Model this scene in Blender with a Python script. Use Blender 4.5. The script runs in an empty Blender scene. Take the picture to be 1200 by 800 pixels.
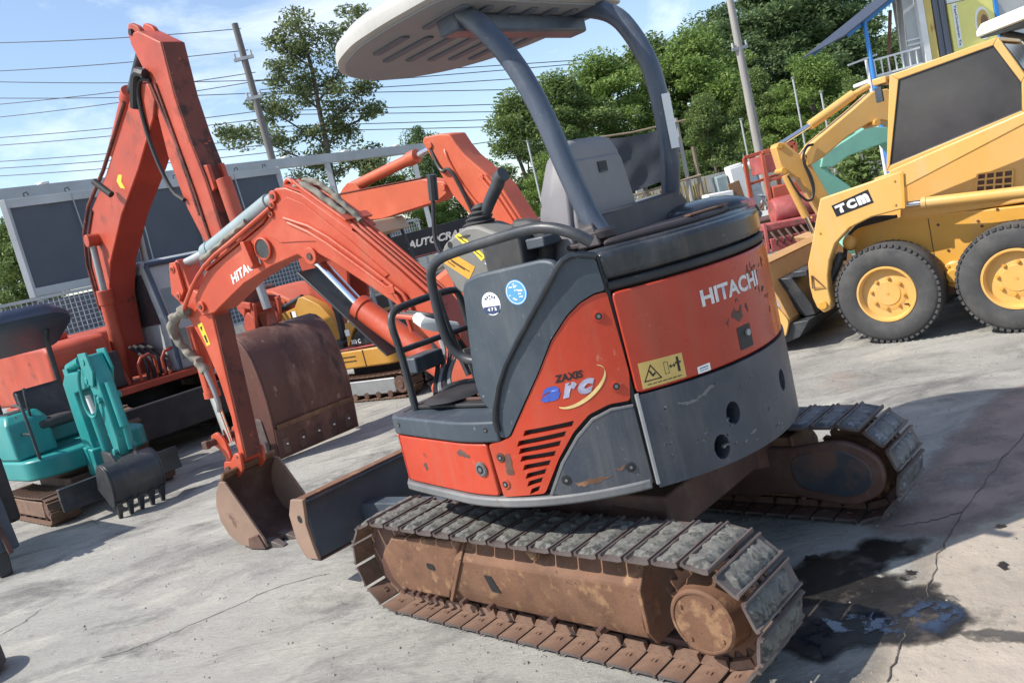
import bpy, bmesh, math, random
import numpy as np
from mathutils import Vector, Matrix
random.seed(7)
R = math.radians
scene = bpy.context.scene
col = scene.collection

# ------------------------------------------------------------------ camera, world, sun
CAM = Vector((0, 0, 1.5521)); FPX = 960.17; PITCH = 0.1396; ROLL = 0.2386
cam = bpy.data.cameras.new('camera'); cam_ob = bpy.data.objects.new('camera', cam); col.objects.link(cam_ob)
_fw = Vector((0, math.cos(PITCH), -math.sin(PITCH))); _r0 = Vector((1, 0, 0)); _u0 = Vector((0, math.sin(PITCH), math.cos(PITCH)))
_rt = _r0 * math.cos(ROLL) - _u0 * math.sin(ROLL)
_up = _r0 * math.sin(ROLL) + _u0 * math.cos(ROLL)
m4 = Matrix.Identity(4)
for i in range(3):
    m4[i][0] = _rt[i]; m4[i][1] = _up[i]; m4[i][2] = -_fw[i]; m4[i][3] = CAM[i]
cam_ob.matrix_world = m4
cam.sensor_width = 36; cam.lens = FPX / 1200 * 36; cam.clip_start = 0.05; cam.clip_end = 2000
scene.camera = cam_ob
scene.render.resolution_x = 1024; scene.render.resolution_y = 682

SUN_AZ = (-0.96, -0.20); SUN_EL = R(47)
world = bpy.data.worlds.new('World'); scene.world = world; world.use_nodes = True
wn = world.node_tree.nodes; wl = world.node_tree.links; wn.clear()
wo = wn.new('ShaderNodeOutputWorld'); bg = wn.new('ShaderNodeBackground'); sky = wn.new('ShaderNodeTexSky')
sky.sky_type = 'NISHITA'; sky.sun_disc = False; sky.sun_elevation = SUN_EL
sky.sun_rotation = math.atan2(SUN_AZ[0], SUN_AZ[1]); sky.air_density = 1.0; sky.dust_density = 0.6; sky.ozone_density = 1.3
tc = wn.new('ShaderNodeTexCoord'); mp = wn.new('ShaderNodeMapping'); mp.inputs['Scale'].default_value = (1.0, 1.0, 2.6)
cn = wn.new('ShaderNodeTexNoise'); cn.inputs['Scale'].default_value = 2.3; cn.inputs['Detail'].default_value = 9; cn.inputs['Roughness'].default_value = 0.62; cn.inputs['Distortion'].default_value = 0.4
cr = wn.new('ShaderNodeValToRGB'); cr.color_ramp.elements[0].position = 0.52; cr.color_ramp.elements[1].position = 0.80
cr.color_ramp.elements[0].color = (0.03, 0.03, 0.03, 1); cr.color_ramp.elements[1].color = (1, 1, 1, 1)
mx = wn.new('ShaderNodeMixRGB'); mx.inputs[2].default_value = (7.2, 7.6, 8.2, 1)
wl.new(tc.outputs['Generated'], mp.inputs['Vector']); wl.new(mp.outputs[0], cn.inputs['Vector']); wl.new(cn.outputs['Fac'], cr.inputs[0])
wl.new(cr.outputs[0], mx.inputs[0]); wl.new(sky.outputs[0], mx.inputs[1]); wl.new(mx.outputs[0], bg.inputs['Color'])
bg.inputs['Strength'].default_value = 0.145
wl.new(bg.outputs[0], wo.inputs['Surface'])
sun = bpy.data.lights.new('sun', 'SUN'); sun.energy = 4.4; sun.angle = R(0.6); sun.color = (1.0, 0.95, 0.87)
sun_ob = bpy.data.objects.new('sun', sun); col.objects.link(sun_ob)
_l = math.hypot(*SUN_AZ)
sdir = Vector((SUN_AZ[0] / _l * math.cos(SUN_EL), SUN_AZ[1] / _l * math.cos(SUN_EL), math.sin(SUN_EL)))
sun_ob.rotation_euler = sdir.to_track_quat('Z', 'Y').to_euler()
scene.view_settings.view_transform = 'Standard'; scene.view_settings.look = 'None'; scene.view_settings.exposure = 0.5; scene.view_settings.gamma = 1
scene.cycles.max_bounces = 5; scene.cycles.diffuse_bounces = 3; scene.cycles.glossy_bounces = 2; scene.cycles.transparent_max_bounces = 6
scene.cycles.use_denoising = True

# ------------------------------------------------------------------ helpers
def at(px, py, Y):
    """point seen at photo pixel (px, py) at depth Y in front of the camera"""
    d = _fw + _rt * ((px - 600) / FPX) + _up * ((400 - py) / FPX)
    return CAM + d * (Y / d.y)

class MB:
    def __init__(s): s.bm = bmesh.new()
    def _mat(s, geom, m):
        vs = [g for g in geom if isinstance(g, bmesh.types.BMVert)]
        bmesh.ops.transform(s.bm, matrix=m, verts=vs)
    def box(s, c, size, rot=None):
        g = bmesh.ops.create_cube(s.bm, size=1.0)['verts']
        m = Matrix.Translation(Vector(c)) @ (rot.to_4x4() if rot else Matrix.Identity(4)) @ Matrix.Diagonal((*size, 1))
        s._mat(g, m); return s
    def bar(s, p0, p1, w, h, up=(0, 0, 1)):
        p0 = Vector(p0); p1 = Vector(p1); d = (p1 - p0); L = d.length; d.normalize()
        up = Vector(up); side = up.cross(d)
        if side.length < 1e-4: side = Vector((1, 0, 0)).cross(d)
        side.normalize(); u2 = d.cross(side)
        rot = Matrix((d, side, u2)).transposed()
        return s.box((p0 + p1) / 2, (L, w, h), rot)
    def cyl(s, p0, p1, r0, r1=None, n=20, caps=True):
        p0 = Vector(p0); p1 = Vector(p1); r1 = r0 if r1 is None else r1
        d = p1 - p0; L = d.length
        g = bmesh.ops.create_cone(s.bm, cap_ends=caps, segments=n, radius1=r0, radius2=r1, depth=L)['verts']
        q = Vector((0, 0, 1)).rotation_difference(d.normalized())
        s._mat(g, Matrix.Translation((p0 + p1) / 2) @ q.to_matrix().to_4x4()); return s
    def ball(s, c, r, sc=(1, 1, 1), sub=2):
        g = bmesh.ops.create_icosphere(s.bm, subdivisions=sub, radius=r)['verts']
        s._mat(g, Matrix.Translation(Vector(c)) @ Matrix.Diagonal((*sc, 1))); return s
    def tube(s, pts, r, n=10, smooth=0, taper=None):
        pts = [Vector(p) for p in pts]
        for _ in range(smooth):
            q = [pts[0]]
            for a, b in zip(pts[:-1], pts[1:]): q += [a * .75 + b * .25, a * .25 + b * .75]
            q.append(pts[-1]); pts = q
        rings = []; T = [(pts[min(i + 1, len(pts) - 1)] - pts[max(i - 1, 0)]).normalized() for i in range(len(pts))]
        u = T[0].orthogonal().normalized()
        for i, p in enumerate(pts):
            u = (u - T[i] * u.dot(T[i])).normalized(); v = T[i].cross(u)
            rr = r if taper is None else r + (taper - r) * i / (len(pts) - 1)
            rings.append([s.bm.verts.new(p + (u * math.cos(6.28318 * k / n) + v * math.sin(6.28318 * k / n)) * rr) for k in range(n)])
        for a, b in zip(rings[:-1], rings[1:]):
            for k in range(n): s.bm.faces.new((a[k], a[(k + 1) % n], b[(k + 1) % n], b[k]))
        s.bm.faces.new(rings[0][::-1]); s.bm.faces.new(rings[-1]); return s
    def prism(s, poly, a, b, axis='y'):
        def P(u, v, w):
            return {'y': (u, w, v), 'x': (w, u, v), 'z': (u, v, w)}[axis]
        A = [s.bm.verts.new(P(u, v, a)) for u, v in poly]; Bv = [s.bm.verts.new(P(u, v, b)) for u, v in poly]
        s.bm.faces.new(A); s.bm.faces.new(Bv[::-1]); n = len(poly)
        for i in range(n): s.bm.faces.new((A[i], Bv[i], Bv[(i + 1) % n], A[(i + 1) % n]))
        return s
    def lathe(s, prof, c, ax='y', n=32):
        c = Vector(c); rings = []
        for r, h in prof:
            ring = []
            for k in range(n):
                t = 6.28318530718 * k / n; a, b = r * math.cos(t), r * math.sin(t)
                ring.append(s.bm.verts.new(c + Vector({'y': (a, h, b), 'x': (h, a, b), 'z': (a, b, h)}[ax])))
            rings.append(ring)
        for a, b in zip(rings[:-1], rings[1:]):
            for k in range(n): s.bm.faces.new((a[k], a[(k + 1) % n], b[(k + 1) % n], b[k]))
        s.bm.faces.new(rings[0]); s.bm.faces.new(rings[-1][::-1]); return s
    def loft(s, secs, close=True):
        rings = [[s.bm.verts.new(Vector(p)) for p in sec] for sec in secs]
        for a, b in zip(rings[:-1], rings[1:]):
            n = len(a)
            for k in range(n if close else n - 1): s.bm.faces.new((a[k], a[(k + 1) % n], b[(k + 1) % n], b[k]))
        if close: s.bm.faces.new(rings[0][::-1]); s.bm.faces.new(rings[-1])
        return s

def finish(me, smooth=35):
    if smooth:
        me.shade_smooth(); me.set_sharp_from_angle(angle=R(smooth))

def link(name, me, parent=None, loc=(0, 0, 0), rotz=0.0):
    o = bpy.data.objects.new(name, me); col.objects.link(o)
    o.parent = parent; o.location = loc; o.rotation_euler = (0, 0, rotz)
    return o

def ob(name, mb, mat, parent=None, loc=(0, 0, 0), rotz=0.0, bev=0.0, smooth=35, seg=2, label=None):
    bm = mb.bm
    bmesh.ops.recalc_face_normals(bm, faces=bm.faces)
    me = bpy.data.meshes.new(name); bm.to_mesh(me); bm.free()
    for m in (mat if isinstance(mat, (list, tuple)) else [mat]): me.materials.append(m)
    finish(me, smooth)
    o = link(name, me, parent, loc, rotz)
    if bev:
        b = o.modifiers.new('bevel', 'BEVEL'); b.width = bev; b.segments = seg; b.limit_method = 'ANGLE'; b.angle_limit = R(32); b.harden_normals = False
    if label: o['label'] = label
    return o

def thing(name, label, cat, loc=(0, 0, 0), rotz=0.0, group=None):
    o = bpy.data.objects.new(name, None); col.objects.link(o); o.empty_display_size = 0.2
    o.location = loc; o.rotation_euler = (0, 0, rotz)
    return tag(o, label, cat, group)

def tag(o, label=None, cat=None, group=None, kind=None):
    if label: o['label'] = label
    if cat: o['category'] = cat
    if group: o['group'] = group
    if kind: o['kind'] = kind
    return o

def rounded(poly, r, n=4):
    """round the corners of a 2-D polygon"""
    out = []; N = len(poly)
    for i in range(N):
        p0, p, p1 = Vector(poly[i - 1]), Vector(poly[i]), Vector(poly[(i + 1) % N])
        a = (p0 - p); b = (p1 - p); rr = min(r, a.length * .45, b.length * .45)
        a = p + a.normalized() * rr; b = p + b.normalized() * rr
        for k in range(n + 1):
            t = k / n; out.append(tuple(a * (1 - t) ** 2 + p * 2 * t * (1 - t) + b * t * t))
    return out

def text_mesh(body, size, bold=0.0, shear=0.0, extrude=0.0):
    c = bpy.data.curves.new('t', 'FONT'); c.body = body; c.size = size; c.offset = bold; c.shear = shear; c.resolution_u = 3
    c.fill_mode = 'FRONT'
    o = bpy.data.objects.new('t', c); col.objects.link(o)
    dg = bpy.context.evaluated_depsgraph_get(); me = bpy.data.meshes.new_from_object(o.evaluated_get(dg))
    bpy.data.objects.remove(o); bpy.data.curves.remove(c)
    return me

def lettering(body, size, mat, parent, fn, bold=0.0, shear=0.0, fit=None, name='lettering'):
    """flat print; fn maps text (u, v) to a point; fit=(w, h) scales the text box"""
    me = text_mesh(body, size, bold, shear); n = len(me.vertices)
    a = np.empty(n * 3, 'f'); me.vertices.foreach_get('co', a); a = a.reshape(-1, 3)
    lo = a.min(0); hi = a.max(0); a[:, :2] -= lo[:2]
    if fit: a[:, 0] *= fit[0] / (hi[0] - lo[0]); a[:, 1] *= fit[1] / (hi[1] - lo[1])
    bm = bmesh.new(); bm.from_mesh(me)
    for v, p in zip(bm.verts, a): v.co = fn(float(p[0]), float(p[1]))
    bm.to_mesh(me); bm.free(); me.name = name
    me.materials.clear(); me.materials.append(mat)
    return link(name, me, parent)

# ------------------------------------------------------------------ materials
def _n(t, k, **kw):
    n = t.nodes.new(k)
    for a, b in kw.items(): setattr(n, a, b)
    return n

def surf(name, base, rough=0.5, metal=0.0, var=0.12, vscale=3.0, spots=(), dust=None, bump=0.0, bscale=60.0, spec=0.5, stretch=None, rvar=0.15, coat=0.0, streak=None):
    """procedural surface: base colour with soft variation, hard-edged patches (colour, scale, threshold, sharpness, rough), dust film"""
    m = bpy.data.materials.new(name); m.use_nodes = True; t = m.node_tree; t.nodes.clear(); L = t.links.new
    out = _n(t, 'ShaderNodeOutputMaterial'); bs = _n(t, 'ShaderNodeBsdfPrincipled'); L(bs.outputs[0], out.inputs[0])
    tcn = _n(t, 'ShaderNodeTexCoord'); src = tcn.outputs['Object']
    if stretch:
        mpn = _n(t, 'ShaderNodeMapping'); mpn.inputs['Scale'].default_value = stretch; L(src, mpn.inputs[0]); src = mpn.outputs[0]
    def noise(scale, det=5, ro=0.6, s=None):
        n = _n(t, 'ShaderNodeTexNoise'); n.inputs['Scale'].default_value = scale; n.inputs['Detail'].default_value = det; n.inputs['Roughness'].default_value = ro
        L(s or src, n.inputs['Vector']); return n.outputs['Fac']
    def mixc(f, a, b):
        x = _n(t, 'ShaderNodeMix', data_type='RGBA')
        if hasattr(f, 'is_linked'): L(f, x.inputs[0])
        else: x.inputs[0].default_value = f
        for k, q in ((6, a), (7, b)):
            if hasattr(q, 'is_linked'): L(q, x.inputs[k])
            else: x.inputs[k].default_value = (*q, 1)
        return x.outputs[2]
    def ramp(f, lo, hi):
        x = _n(t, 'ShaderNodeMapRange'); x.inputs[1].default_value = lo; x.inputs[2].default_value = hi; x.clamp = True; L(f, x.inputs[0]); return x.outputs[0]
    n0 = noise(vscale)
    c = mixc(ramp(n0, .3, .7), tuple(max(0, v * (1 - var)) for v in base), tuple(min(1, v * (1 + var)) for v in base))
    rf = None
    if dust:
        f = ramp(noise(dust[1], 6, .65), dust[2], dust[2] + .3)
        mul = _n(t, 'ShaderNodeMath', operation='MULTIPLY'); L(f, mul.inputs[0]); mul.inputs[1].default_value = dust[3]
        c = mixc(mul.outputs[0], c, dust[0])
    if streak:
        mps = _n(t, 'ShaderNodeMapping'); mps.inputs['Scale'].default_value = (1, 1, .07); L(tcn.outputs['Object'], mps.inputs[0])
        f = ramp(noise(streak[1], 7, .7, mps.outputs[0]), .52, .74); mul = _n(t, 'ShaderNodeMath', operation='MULTIPLY'); L(f, mul.inputs[0]); mul.inputs[1].default_value = streak[2]
        c = mixc(mul.outputs[0], c, streak[0])
        mps = _n(t, 'ShaderNodeMapping'); mps.inputs['Scale'].default_value = (1, .08, .5); mps.inputs['Rotation'].default_value = (.3, .5, .4); L(tcn.outputs['Object'], mps.inputs[0])
        f = ramp(noise(70, 3, .5, mps.outputs[0]), .70, .74); mul = _n(t, 'ShaderNodeMath', operation='MULTIPLY'); L(f, mul.inputs[0]); mul.inputs[1].default_value = streak[2] * .8
        c = mixc(mul.outputs[0], c, tuple(min(1, v * 1.5 + .05) for v in streak[0]))
    rough_s = None
    for k, (sc, scale, th, sh, rr) in enumerate(spots):
        f = ramp(noise(scale, 8, .62), th, th + sh); c = mixc(f, c, sc)
        x = _n(t, 'ShaderNodeMix', data_type='FLOAT'); L(f, x.inputs[0]); x.inputs[3].default_value = rr
        if rough_s is None: x.inputs[2].default_value = rough
        else: L(rough_s, x.inputs[2])
        rough_s = x.outputs[0]
    L(c, bs.inputs['Base Color'])
    nr = ramp(noise(vscale * 4), .2, .8); ad = _n(t, 'ShaderNodeMath', operation='MULTIPLY_ADD'); L(nr, ad.inputs[0]); ad.inputs[1].default_value = rvar
    if rough_s is None: ad.inputs[2].default_value = rough - rvar / 2
    else:
        sb = _n(t, 'ShaderNodeMath', operation='SUBTRACT'); L(rough_s, sb.inputs[0]); sb.inputs[1].default_value = rvar / 2; L(sb.outputs[0], ad.inputs[2])
    ad.use_clamp = True; L(ad.outputs[0], bs.inputs['Roughness'])
    bs.inputs['Metallic'].default_value = metal; bs.inputs['Specular IOR Level'].default_value = spec; bs.inputs['Coat Weight'].default_value = coat
    if bump:
        b = _n(t, 'ShaderNodeBump'); b.inputs['Strength'].default_value = 1.0; b.inputs['Distance'].default_value = bump; L(noise(bscale, 6, .6), b.inputs['Height']); L(b.outputs[0], bs.inputs['Normal'])
    return m

RUST = (0.16, 0.075, 0.045); DUSTC = (0.30, 0.27, 0.23); CHIP = (0.05, 0.035, 0.03)
M = dict(
 orange=surf('orange_red_paint', (0.47, 0.042, 0.014), .42, var=.10, spots=[((.50, .16, .10), 30, .69, .02, .6), ((.075, .03, .02), 9, .70, .02, .8)], dust=((.50, .14, .08), 2.2, .45, .35), bump=.0008, bscale=30, streak=((.36, .13, .085), 9, .5)),
 orange_hood=surf('hood_orange_paint', (0.42, 0.034, 0.012), .30, var=.14, spots=[((.46, .12, .07), 26, .70, .02, .5)], dust=((.42, .09, .05), 2.5, .5, .3), bump=.0006, bscale=20, coat=.2, streak=((.30, .09, .05), 8, .55)),
 orange_boom=surf('boom_orange_paint', (0.50, 0.072, 0.030), .5, var=.12, spots=[((.10, .035, .02), 7, .69, .03, .8)], dust=((.55, .22, .14), 3, .5, .45), bump=.001, bscale=40, streak=((.40, .15, .09), 8, .45)),
 orange_worn=surf('worn_orange_paint', (0.42, 0.058, 0.026), .55, var=.18, spots=[((.22, .05, .03), 2.5, .56, .12, .7), ((.05, .025, .02), 8, .69, .03, .8)], dust=((.48, .15, .09), 1.6, .48, .45), bump=.0015, bscale=20, streak=((.24, .08, .05), 5, .6)),
 orange_far=surf('orange_excavator_paint', (0.54, 0.105, 0.045), .5, var=.10, dust=((.58, .2, .12), 1.5, .5, .4), streak=((.40, .18, .11), 6, .4)),
 dark_red=surf('dark_rusty_red_shade', (0.15, 0.04, 0.028), .7, var=.3, spots=[((.06, .028, .024), 5, .52, .1, .85), ((.40, .075, .035), 16, .64, .04, .6)], bump=.001),  # rusty red with the shade of the stick faces put into the colour
 panel=surf('dark_blue_grey_plastic', (0.042, 0.057, 0.074), .5, var=.14, spots=[((.16, .18, .19), 22, .74, .015, .6)], dust=((.13, .14, .15), 2.4, .48, .5), bump=.0006, bscale=180, streak=((.16, .165, .165), 10, .45)),
 counter=surf('grey_counterweight', (0.044, 0.052, 0.070), .42, var=.15, spots=[((.26, .25, .23), 13, .715, .02, .6), ((.10, .05, .04), 4, .70, .05, .7)], dust=((.15, .145, .14), 2.0, .46, .55), bump=.0008, bscale=90, streak=((.17, .16, .15), 8, .55)),
 blackgloss=surf('black_gloss_top', (0.022, 0.025, 0.03), .24, var=.2, spots=[((.20, .09, .045), 3.2, .66, .05, .5)], dust=((.13, .15, .17), 3.0, .52, .6), bump=.0004, bscale=30, streak=((.12, .10, .085), 6, .5)),
 black=surf('black_rubber_trim', (0.018, 0.018, 0.02), .6, var=.3, dust=((.07, .065, .06), 4, .45, .5)),
 blacktube=surf('black_tube_paint', (0.03, 0.034, 0.04), .42, var=.3, dust=((.12, .11, .10), 7, .48, .55), bump=.0005, bscale=120),
 tubeblue=surf('scratched_blue_grey_post', (0.055, 0.07, 0.10), .38, var=.2, spots=[((.19, .17, .12), 9, .68, .05, .6)], dust=((.15, .17, .20), 5, .5, .5), bump=.0005, bscale=90, streak=((.17, .17, .16), 9, .4)),
 skirt=surf('worn_grey_steel_edge', (0.15, 0.15, 0.152), .5, var=.25, spots=[((.09, .055, .045), 6, .6, .1, .7)], dust=((.33, .30, .26), 5, .45, .5), bump=.001),
 rust=surf('rust_brown_steel', (0.155, 0.074, 0.040), .78, var=.28, vscale=6, spots=[((.26, .145, .075), 14, .55, .1, .8), ((.095, .045, .03), 5, .6, .12, .85), ((.06, .035, .028), 24, .66, .05, .85)], dust=((.215, .135, .09), 3, .48, .45), bump=.0018, bscale=90),
 rust_dark=surf('dark_rusty_steel', (0.095, 0.046, 0.034), .72, var=.3, vscale=5, spots=[((.16, .085, .055), 5, .58, .1, .85)], dust=((.19, .15, .12), 6, .5, .5), bump=.0016, bscale=90),
 rust_bucket=surf('rust_red_bucket_steel', (0.098, 0.040, 0.030), .62, var=.25, vscale=2.5, spots=[((.19, .10, .075), 3.0, .52, .14, .7), ((.045, .028, .024), 4, .58, .1, .7), ((.26, .15, .11), 13, .64, .05, .8)], dust=((.16, .095, .075), 2.0, .5, .5), bump=.0022, bscale=50, stretch=(1, 1, .45)),
 bucket_tan=surf('tan_worn_bucket_steel', (0.27, 0.175, 0.125), .7, var=.2, spots=[((.13, .07, .05), 6, .62, .1, .8)], bump=.0015),
 shoe_in=surf('rusty_track_plate', (0.165, 0.095, 0.064), .75, var=.25, vscale=8, spots=[((.085, .045, .034), 12, .58, .1, .8)], dust=((.25, .185, .14), 9, .5, .5), bump=.0015, bscale=120),
 shoe=surf('worn_track_grouser', (0.10, 0.074, 0.068), .6, var=.3, vscale=9, spots=[((.20, .17, .15), 15, .64, .06, .6)], dust=((.15, .14, .125), 6, .44, .6), bump=.001, bscale=120),
 mud=surf('dried_grey_mud', (0.150, 0.147, 0.134), .95, var=.4, vscale=22, spots=[((.065, .065, .06), 26, .52, .12, .95)], bump=.0035, bscale=55, spec=.2),
 mud_dark=surf('dark_worn_track_pad', (0.085, 0.09, 0.098), .5, var=.45, vscale=22, spots=[((.24, .25, .27), 28, .62, .06, .5)], bump=.003, bscale=80),
 chrome=surf('polished_cylinder_rod', (0.75, 0.76, 0.78), .16, metal=1.0, var=.05),
 greycyl=surf('faded_grey_cylinder', (0.24, 0.30, 0.31), .5, var=.12, dust=((.34, .36, .36), 6, .5, .5)),
 steel=surf('bare_grey_steel', (0.33, 0.34, 0.35), .45, metal=.4, var=.2, spots=[((.16, .1, .07), 8, .64, .06, .7)]),
 galv=surf('galvanised_grey_beam', (0.42, 0.43, 0.44), .55, var=.15, vscale=1.5, spots=[((.30, .20, .14), 3, .68, .05, .7)]),
 canopy=surf('weathered_cream_canopy', (0.41, 0.395, 0.365), .55, var=.08, spots=[((.32, .30, .27), 6, .66, .06, .7)], dust=((.38, .36, .33), 2.5, .45, .6), bump=.0008, bscale=60, streak=((.30, .28, .25), 7, .4)),
 canopy_under=surf('grey_canopy_lining', (0.25, 0.25, 0.262), .6, var=.08, dust=((.26, .25, .25), 3, .45, .5)),
 slot=surf('blue_grey_roof_slot', (0.10, 0.115, 0.15), .55, var=.1),
 bracket=surf('brown_black_bracket', (0.042, 0.032, 0.034), .62, var=.2, spots=[((.13, .075, .055), 5, .62, .08, .6)], bump=.0006),
 seatgrey=surf('mauve_grey_vinyl', (0.20, 0.19, 0.20), .5, var=.08, dust=((.27, .255, .245), 4, .45, .5), bump=.0006, bscale=200),
 console=surf('warm_grey_plastic', (0.17, 0.165, 0.15), .6, var=.1, dust=((.24, .23, .21), 6, .5, .5), bump=.0005, bscale=160),
 boot=surf('black_rubber_boot', (0.04, 0.04, 0.042), .62, var=.2, dust=((.10, .095, .09), 10, .45, .5)),
 wrap=surf('dusty_canvas_hose_wrap', (0.215, 0.195, 0.16), .9, var=.3, vscale=12, bump=.004, bscale=30),
 hose=surf('black_hose', (0.025, 0.025, 0.027), .5, var=.3),
 teal=surf('teal_paint', (0.015, 0.245, 0.24), .42, var=.12, spots=[((.05, .07, .06), 9, .69, .03, .8)], dust=((.10, .34, .31), 3, .5, .4), bump=.0006, streak=((.12, .24, .22), 8, .45)),
 teal_blue=surf('blue_panel_paint', (0.03, 0.10, 0.34), .45, var=.1),
 mint=surf('mint_green_paint', (0.20, 0.44, 0.34), .5, var=.1, spots=[((.12, .10, .07), 6, .68, .04, .8)]),
 yellow=surf('golden_yellow_paint', (0.67, 0.38, 0.105), .38, var=.06, spots=[((.16, .08, .03), 11, .745, .015, .8)], dust=((.62, .42, .20), 1.8, .46, .5), bump=.0006, bscale=25, streak=((.58, .42, .25), 7, .4)),
 yellow_deep=surf('deep_yellow_paint', (0.64, 0.33, 0.055), .4, var=.08, spots=[((.12, .07, .03), 9, .73, .02, .8)], dust=((.52, .30, .11), 3, .5, .4), streak=((.50, .33, .16), 7, .5)),
 catyellow=surf('amber_yellow_paint', (0.50, 0.25, 0.045), .45, var=.1, spots=[((.14, .08, .035), 7, .68, .04, .8)], dust=((.46, .31, .13), 3, .5, .4)),
 tan=surf('tan_yellow_bucket_paint', (0.50, 0.28, 0.11), .5, var=.12, spots=[((.25, .14, .08), 5, .62, .1, .8)]),
 tyre=surf('dusty_tyre_rubber', (0.055, 0.055, 0.056), .85, var=.2, vscale=6, dust=((.15, .14, .125), 5, .45, .55), bump=.001, bscale=90),
 glassdark=surf('smoked_perspex', (0.035, 0.035, 0.04), .16, var=.2, vscale=2, dust=((.085, .082, .085), 1.2, .40, .7), rvar=.06, spots=[((.15, .14, .135), 18, .74, .04, .5)]),
 cabgrey=surf('pale_grey_cab_paint', (0.36, 0.37, 0.37), .5, var=.12, spots=[((.16, .11, .08), 5, .66, .06, .7)]),
 cabblue=surf('dark_blue_cab_frame', (0.045, 0.06, 0.10), .45, var=.15),
 glasspale=surf('dusty_pale_cab_glass', (0.20, 0.225, 0.22), .12, var=.25, vscale=2.5, dust=((.34, .34, .32), 2, .45, .6)),
 tarp=surf('dark_slate_tarpaulin', (0.075, 0.085, 0.11), .72, var=.14, vscale=1.2, bump=.01, bscale=2.5),
 tarp2=surf('black_shade_cloth', (0.045, 0.050, 0.062), .85, var=.15, vscale=2, bump=.01, bscale=3),
 white=surf('white_paint', (0.74, 0.74, 0.72), .5, var=.06, spots=[((.48, .42, .34), 4, .68, .06, .7)]),
 whiteprint=surf('white_print', (0.80, 0.80, 0.78), .5, var=.05),
 greyprint=surf('worn_silver_print', (0.62, 0.60, 0.58), .5, var=.2, vscale=30),
 blackprint=surf('black_print', (0.012, 0.012, 0.014), .5, var=.1),
 blueprint=surf('blue_print', (0.05, 0.10, 0.42), .5, var=.15, vscale=20),
 skyprint=surf('light_blue_print', (0.09, 0.30, 0.60), .5, var=.15, vscale=20),
 lilacprint=surf('worn_lilac_print', (0.36, 0.36, 0.47), .5, var=.3, vscale=40, spots=[((.10, .14, .34), 22, .58, .05, .5)]),
 navyprint=surf('navy_print', (0.03, 0.05, 0.13), .5, var=.1),
 goldprint=surf('pale_gold_print', (0.72, 0.55, 0.22), .5, var=.2, vscale=20),
 yellowprint=surf('yellow_sticker', (0.78, 0.58, 0.05), .5, var=.1, vscale=10),
 ambersticker=surf('amber_sticker', (0.74, 0.34, 0.04), .5, var=.15, vscale=10),
 tansticker=surf('faded_yellow_sticker', (0.58, 0.40, 0.12), .55, var=.1, vscale=10),
 wood=surf('weathered_timber', (0.25, 0.19, 0.13), .8, var=.25, stretch=(1, 1, .2), vscale=8),
 polewood=surf('grey_utility_pole', (0.30, 0.28, 0.26), .85, var=.2, stretch=(1, 1, .12), vscale=9, bump=.004, bscale=30),
 concretewall=surf('stained_concrete_wall', (0.33, 0.32, 0.29), .9, var=.2, vscale=1.2, spots=[((.16, .15, .13), 1.4, .58, .15, .9)], bump=.004, bscale=12),
 bark=surf('grey_brown_bark', (0.13, 0.105, 0.085), .9, var=.3, stretch=(1, 1, .3), vscale=8, bump=.01, bscale=14),
 redmach=surf('faded_red_machine_paint', (0.36, 0.075, 0.07), .6, var=.2, spots=[((.15, .08, .06), 4, .54, .1, .8)], dust=((.50, .22, .20), 3, .5, .5)),
 vermil=surf('vermilion_frame_paint', (0.44, 0.09, 0.045), .55, var=.15, dust=((.55, .22, .15), 3, .5, .4)),
 cargreen=surf('dark_green_glass', (0.02, 0.035, 0.03), .15, var=.2),
 brownbox=surf('brown_board', (0.24, 0.13, 0.07), .8, var=.2),
 bluepaint=surf('bright_blue_paint', (0.04, 0.22, 0.58), .45, var=.1),
 lime=surf('lime_green_plastic', (0.22, 0.62, 0.03), .5, var=.1),
 bamboo=surf('dry_bamboo_fence', (0.30, 0.24, 0.11), .85, var=.35, stretch=(6, 6, .3), vscale=4),
 blueroof=surf('blue_sheet_roof', (0.035, 0.042, 0.065), .5, var=.15),
 signyellow=surf('yellow_sign_print', (0.78, 0.72, 0.22), .5, var=.06),
 ygrey=surf('grey_cladding', (0.13, 0.14, 0.17), .6, var=.1),
 plastergrey=surf('pale_plaster', (0.45, 0.46, 0.45), .8, var=.1),
 yrust=surf('rust_streaked_yellow', (0.62, 0.47, 0.14), .6, var=.1, spots=[((.30, .11, .04), 1.6, .55, .12, .8)], stretch=(3, 3, 1)),
)
def leaf_mat(name, c1, c2, tr=.38):
    m = bpy.data.materials.new(name); m.use_nodes = True; t = m.node_tree; t.nodes.clear(); L = t.links.new
    out = _n(t, 'ShaderNodeOutputMaterial'); df = _n(t, 'ShaderNodeBsdfPrincipled'); tl = _n(t, 'ShaderNodeBsdfTranslucent'); ms = _n(t, 'ShaderNodeMixShader')
    ge = _n(t, 'ShaderNodeNewGeometry'); rp = _n(t, 'ShaderNodeValToRGB'); rp.color_ramp.elements[0].color = (*c1, 1); rp.color_ramp.elements[1].color = (*c2, 1)
    L(ge.outputs['Random Per Island'], rp.inputs[0]); L(rp.outputs[0], df.inputs['Base Color']); L(rp.outputs[0], tl.inputs['Color'])
    df.inputs['Roughness'].default_value = .55; df.inputs['Specular IOR Level'].default_value = .3
    ms.inputs[0].default_value = tr; L(df.outputs[0], ms.inputs[1]); L(tl.outputs[0], ms.inputs[2]); L(ms.outputs[0], out.inputs[0])
    return m
M['leaf'] = leaf_mat('green_leaves', (.085, .145, .045), (.25, .32, .10))
M['leaf_dark'] = leaf_mat('dark_green_leaves', (.07, .12, .05), (.18, .25, .095))
M['leaf_light'] = leaf_mat('bright_green_leaves', (.10, .18, .035), (.27, .36, .10))
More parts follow.
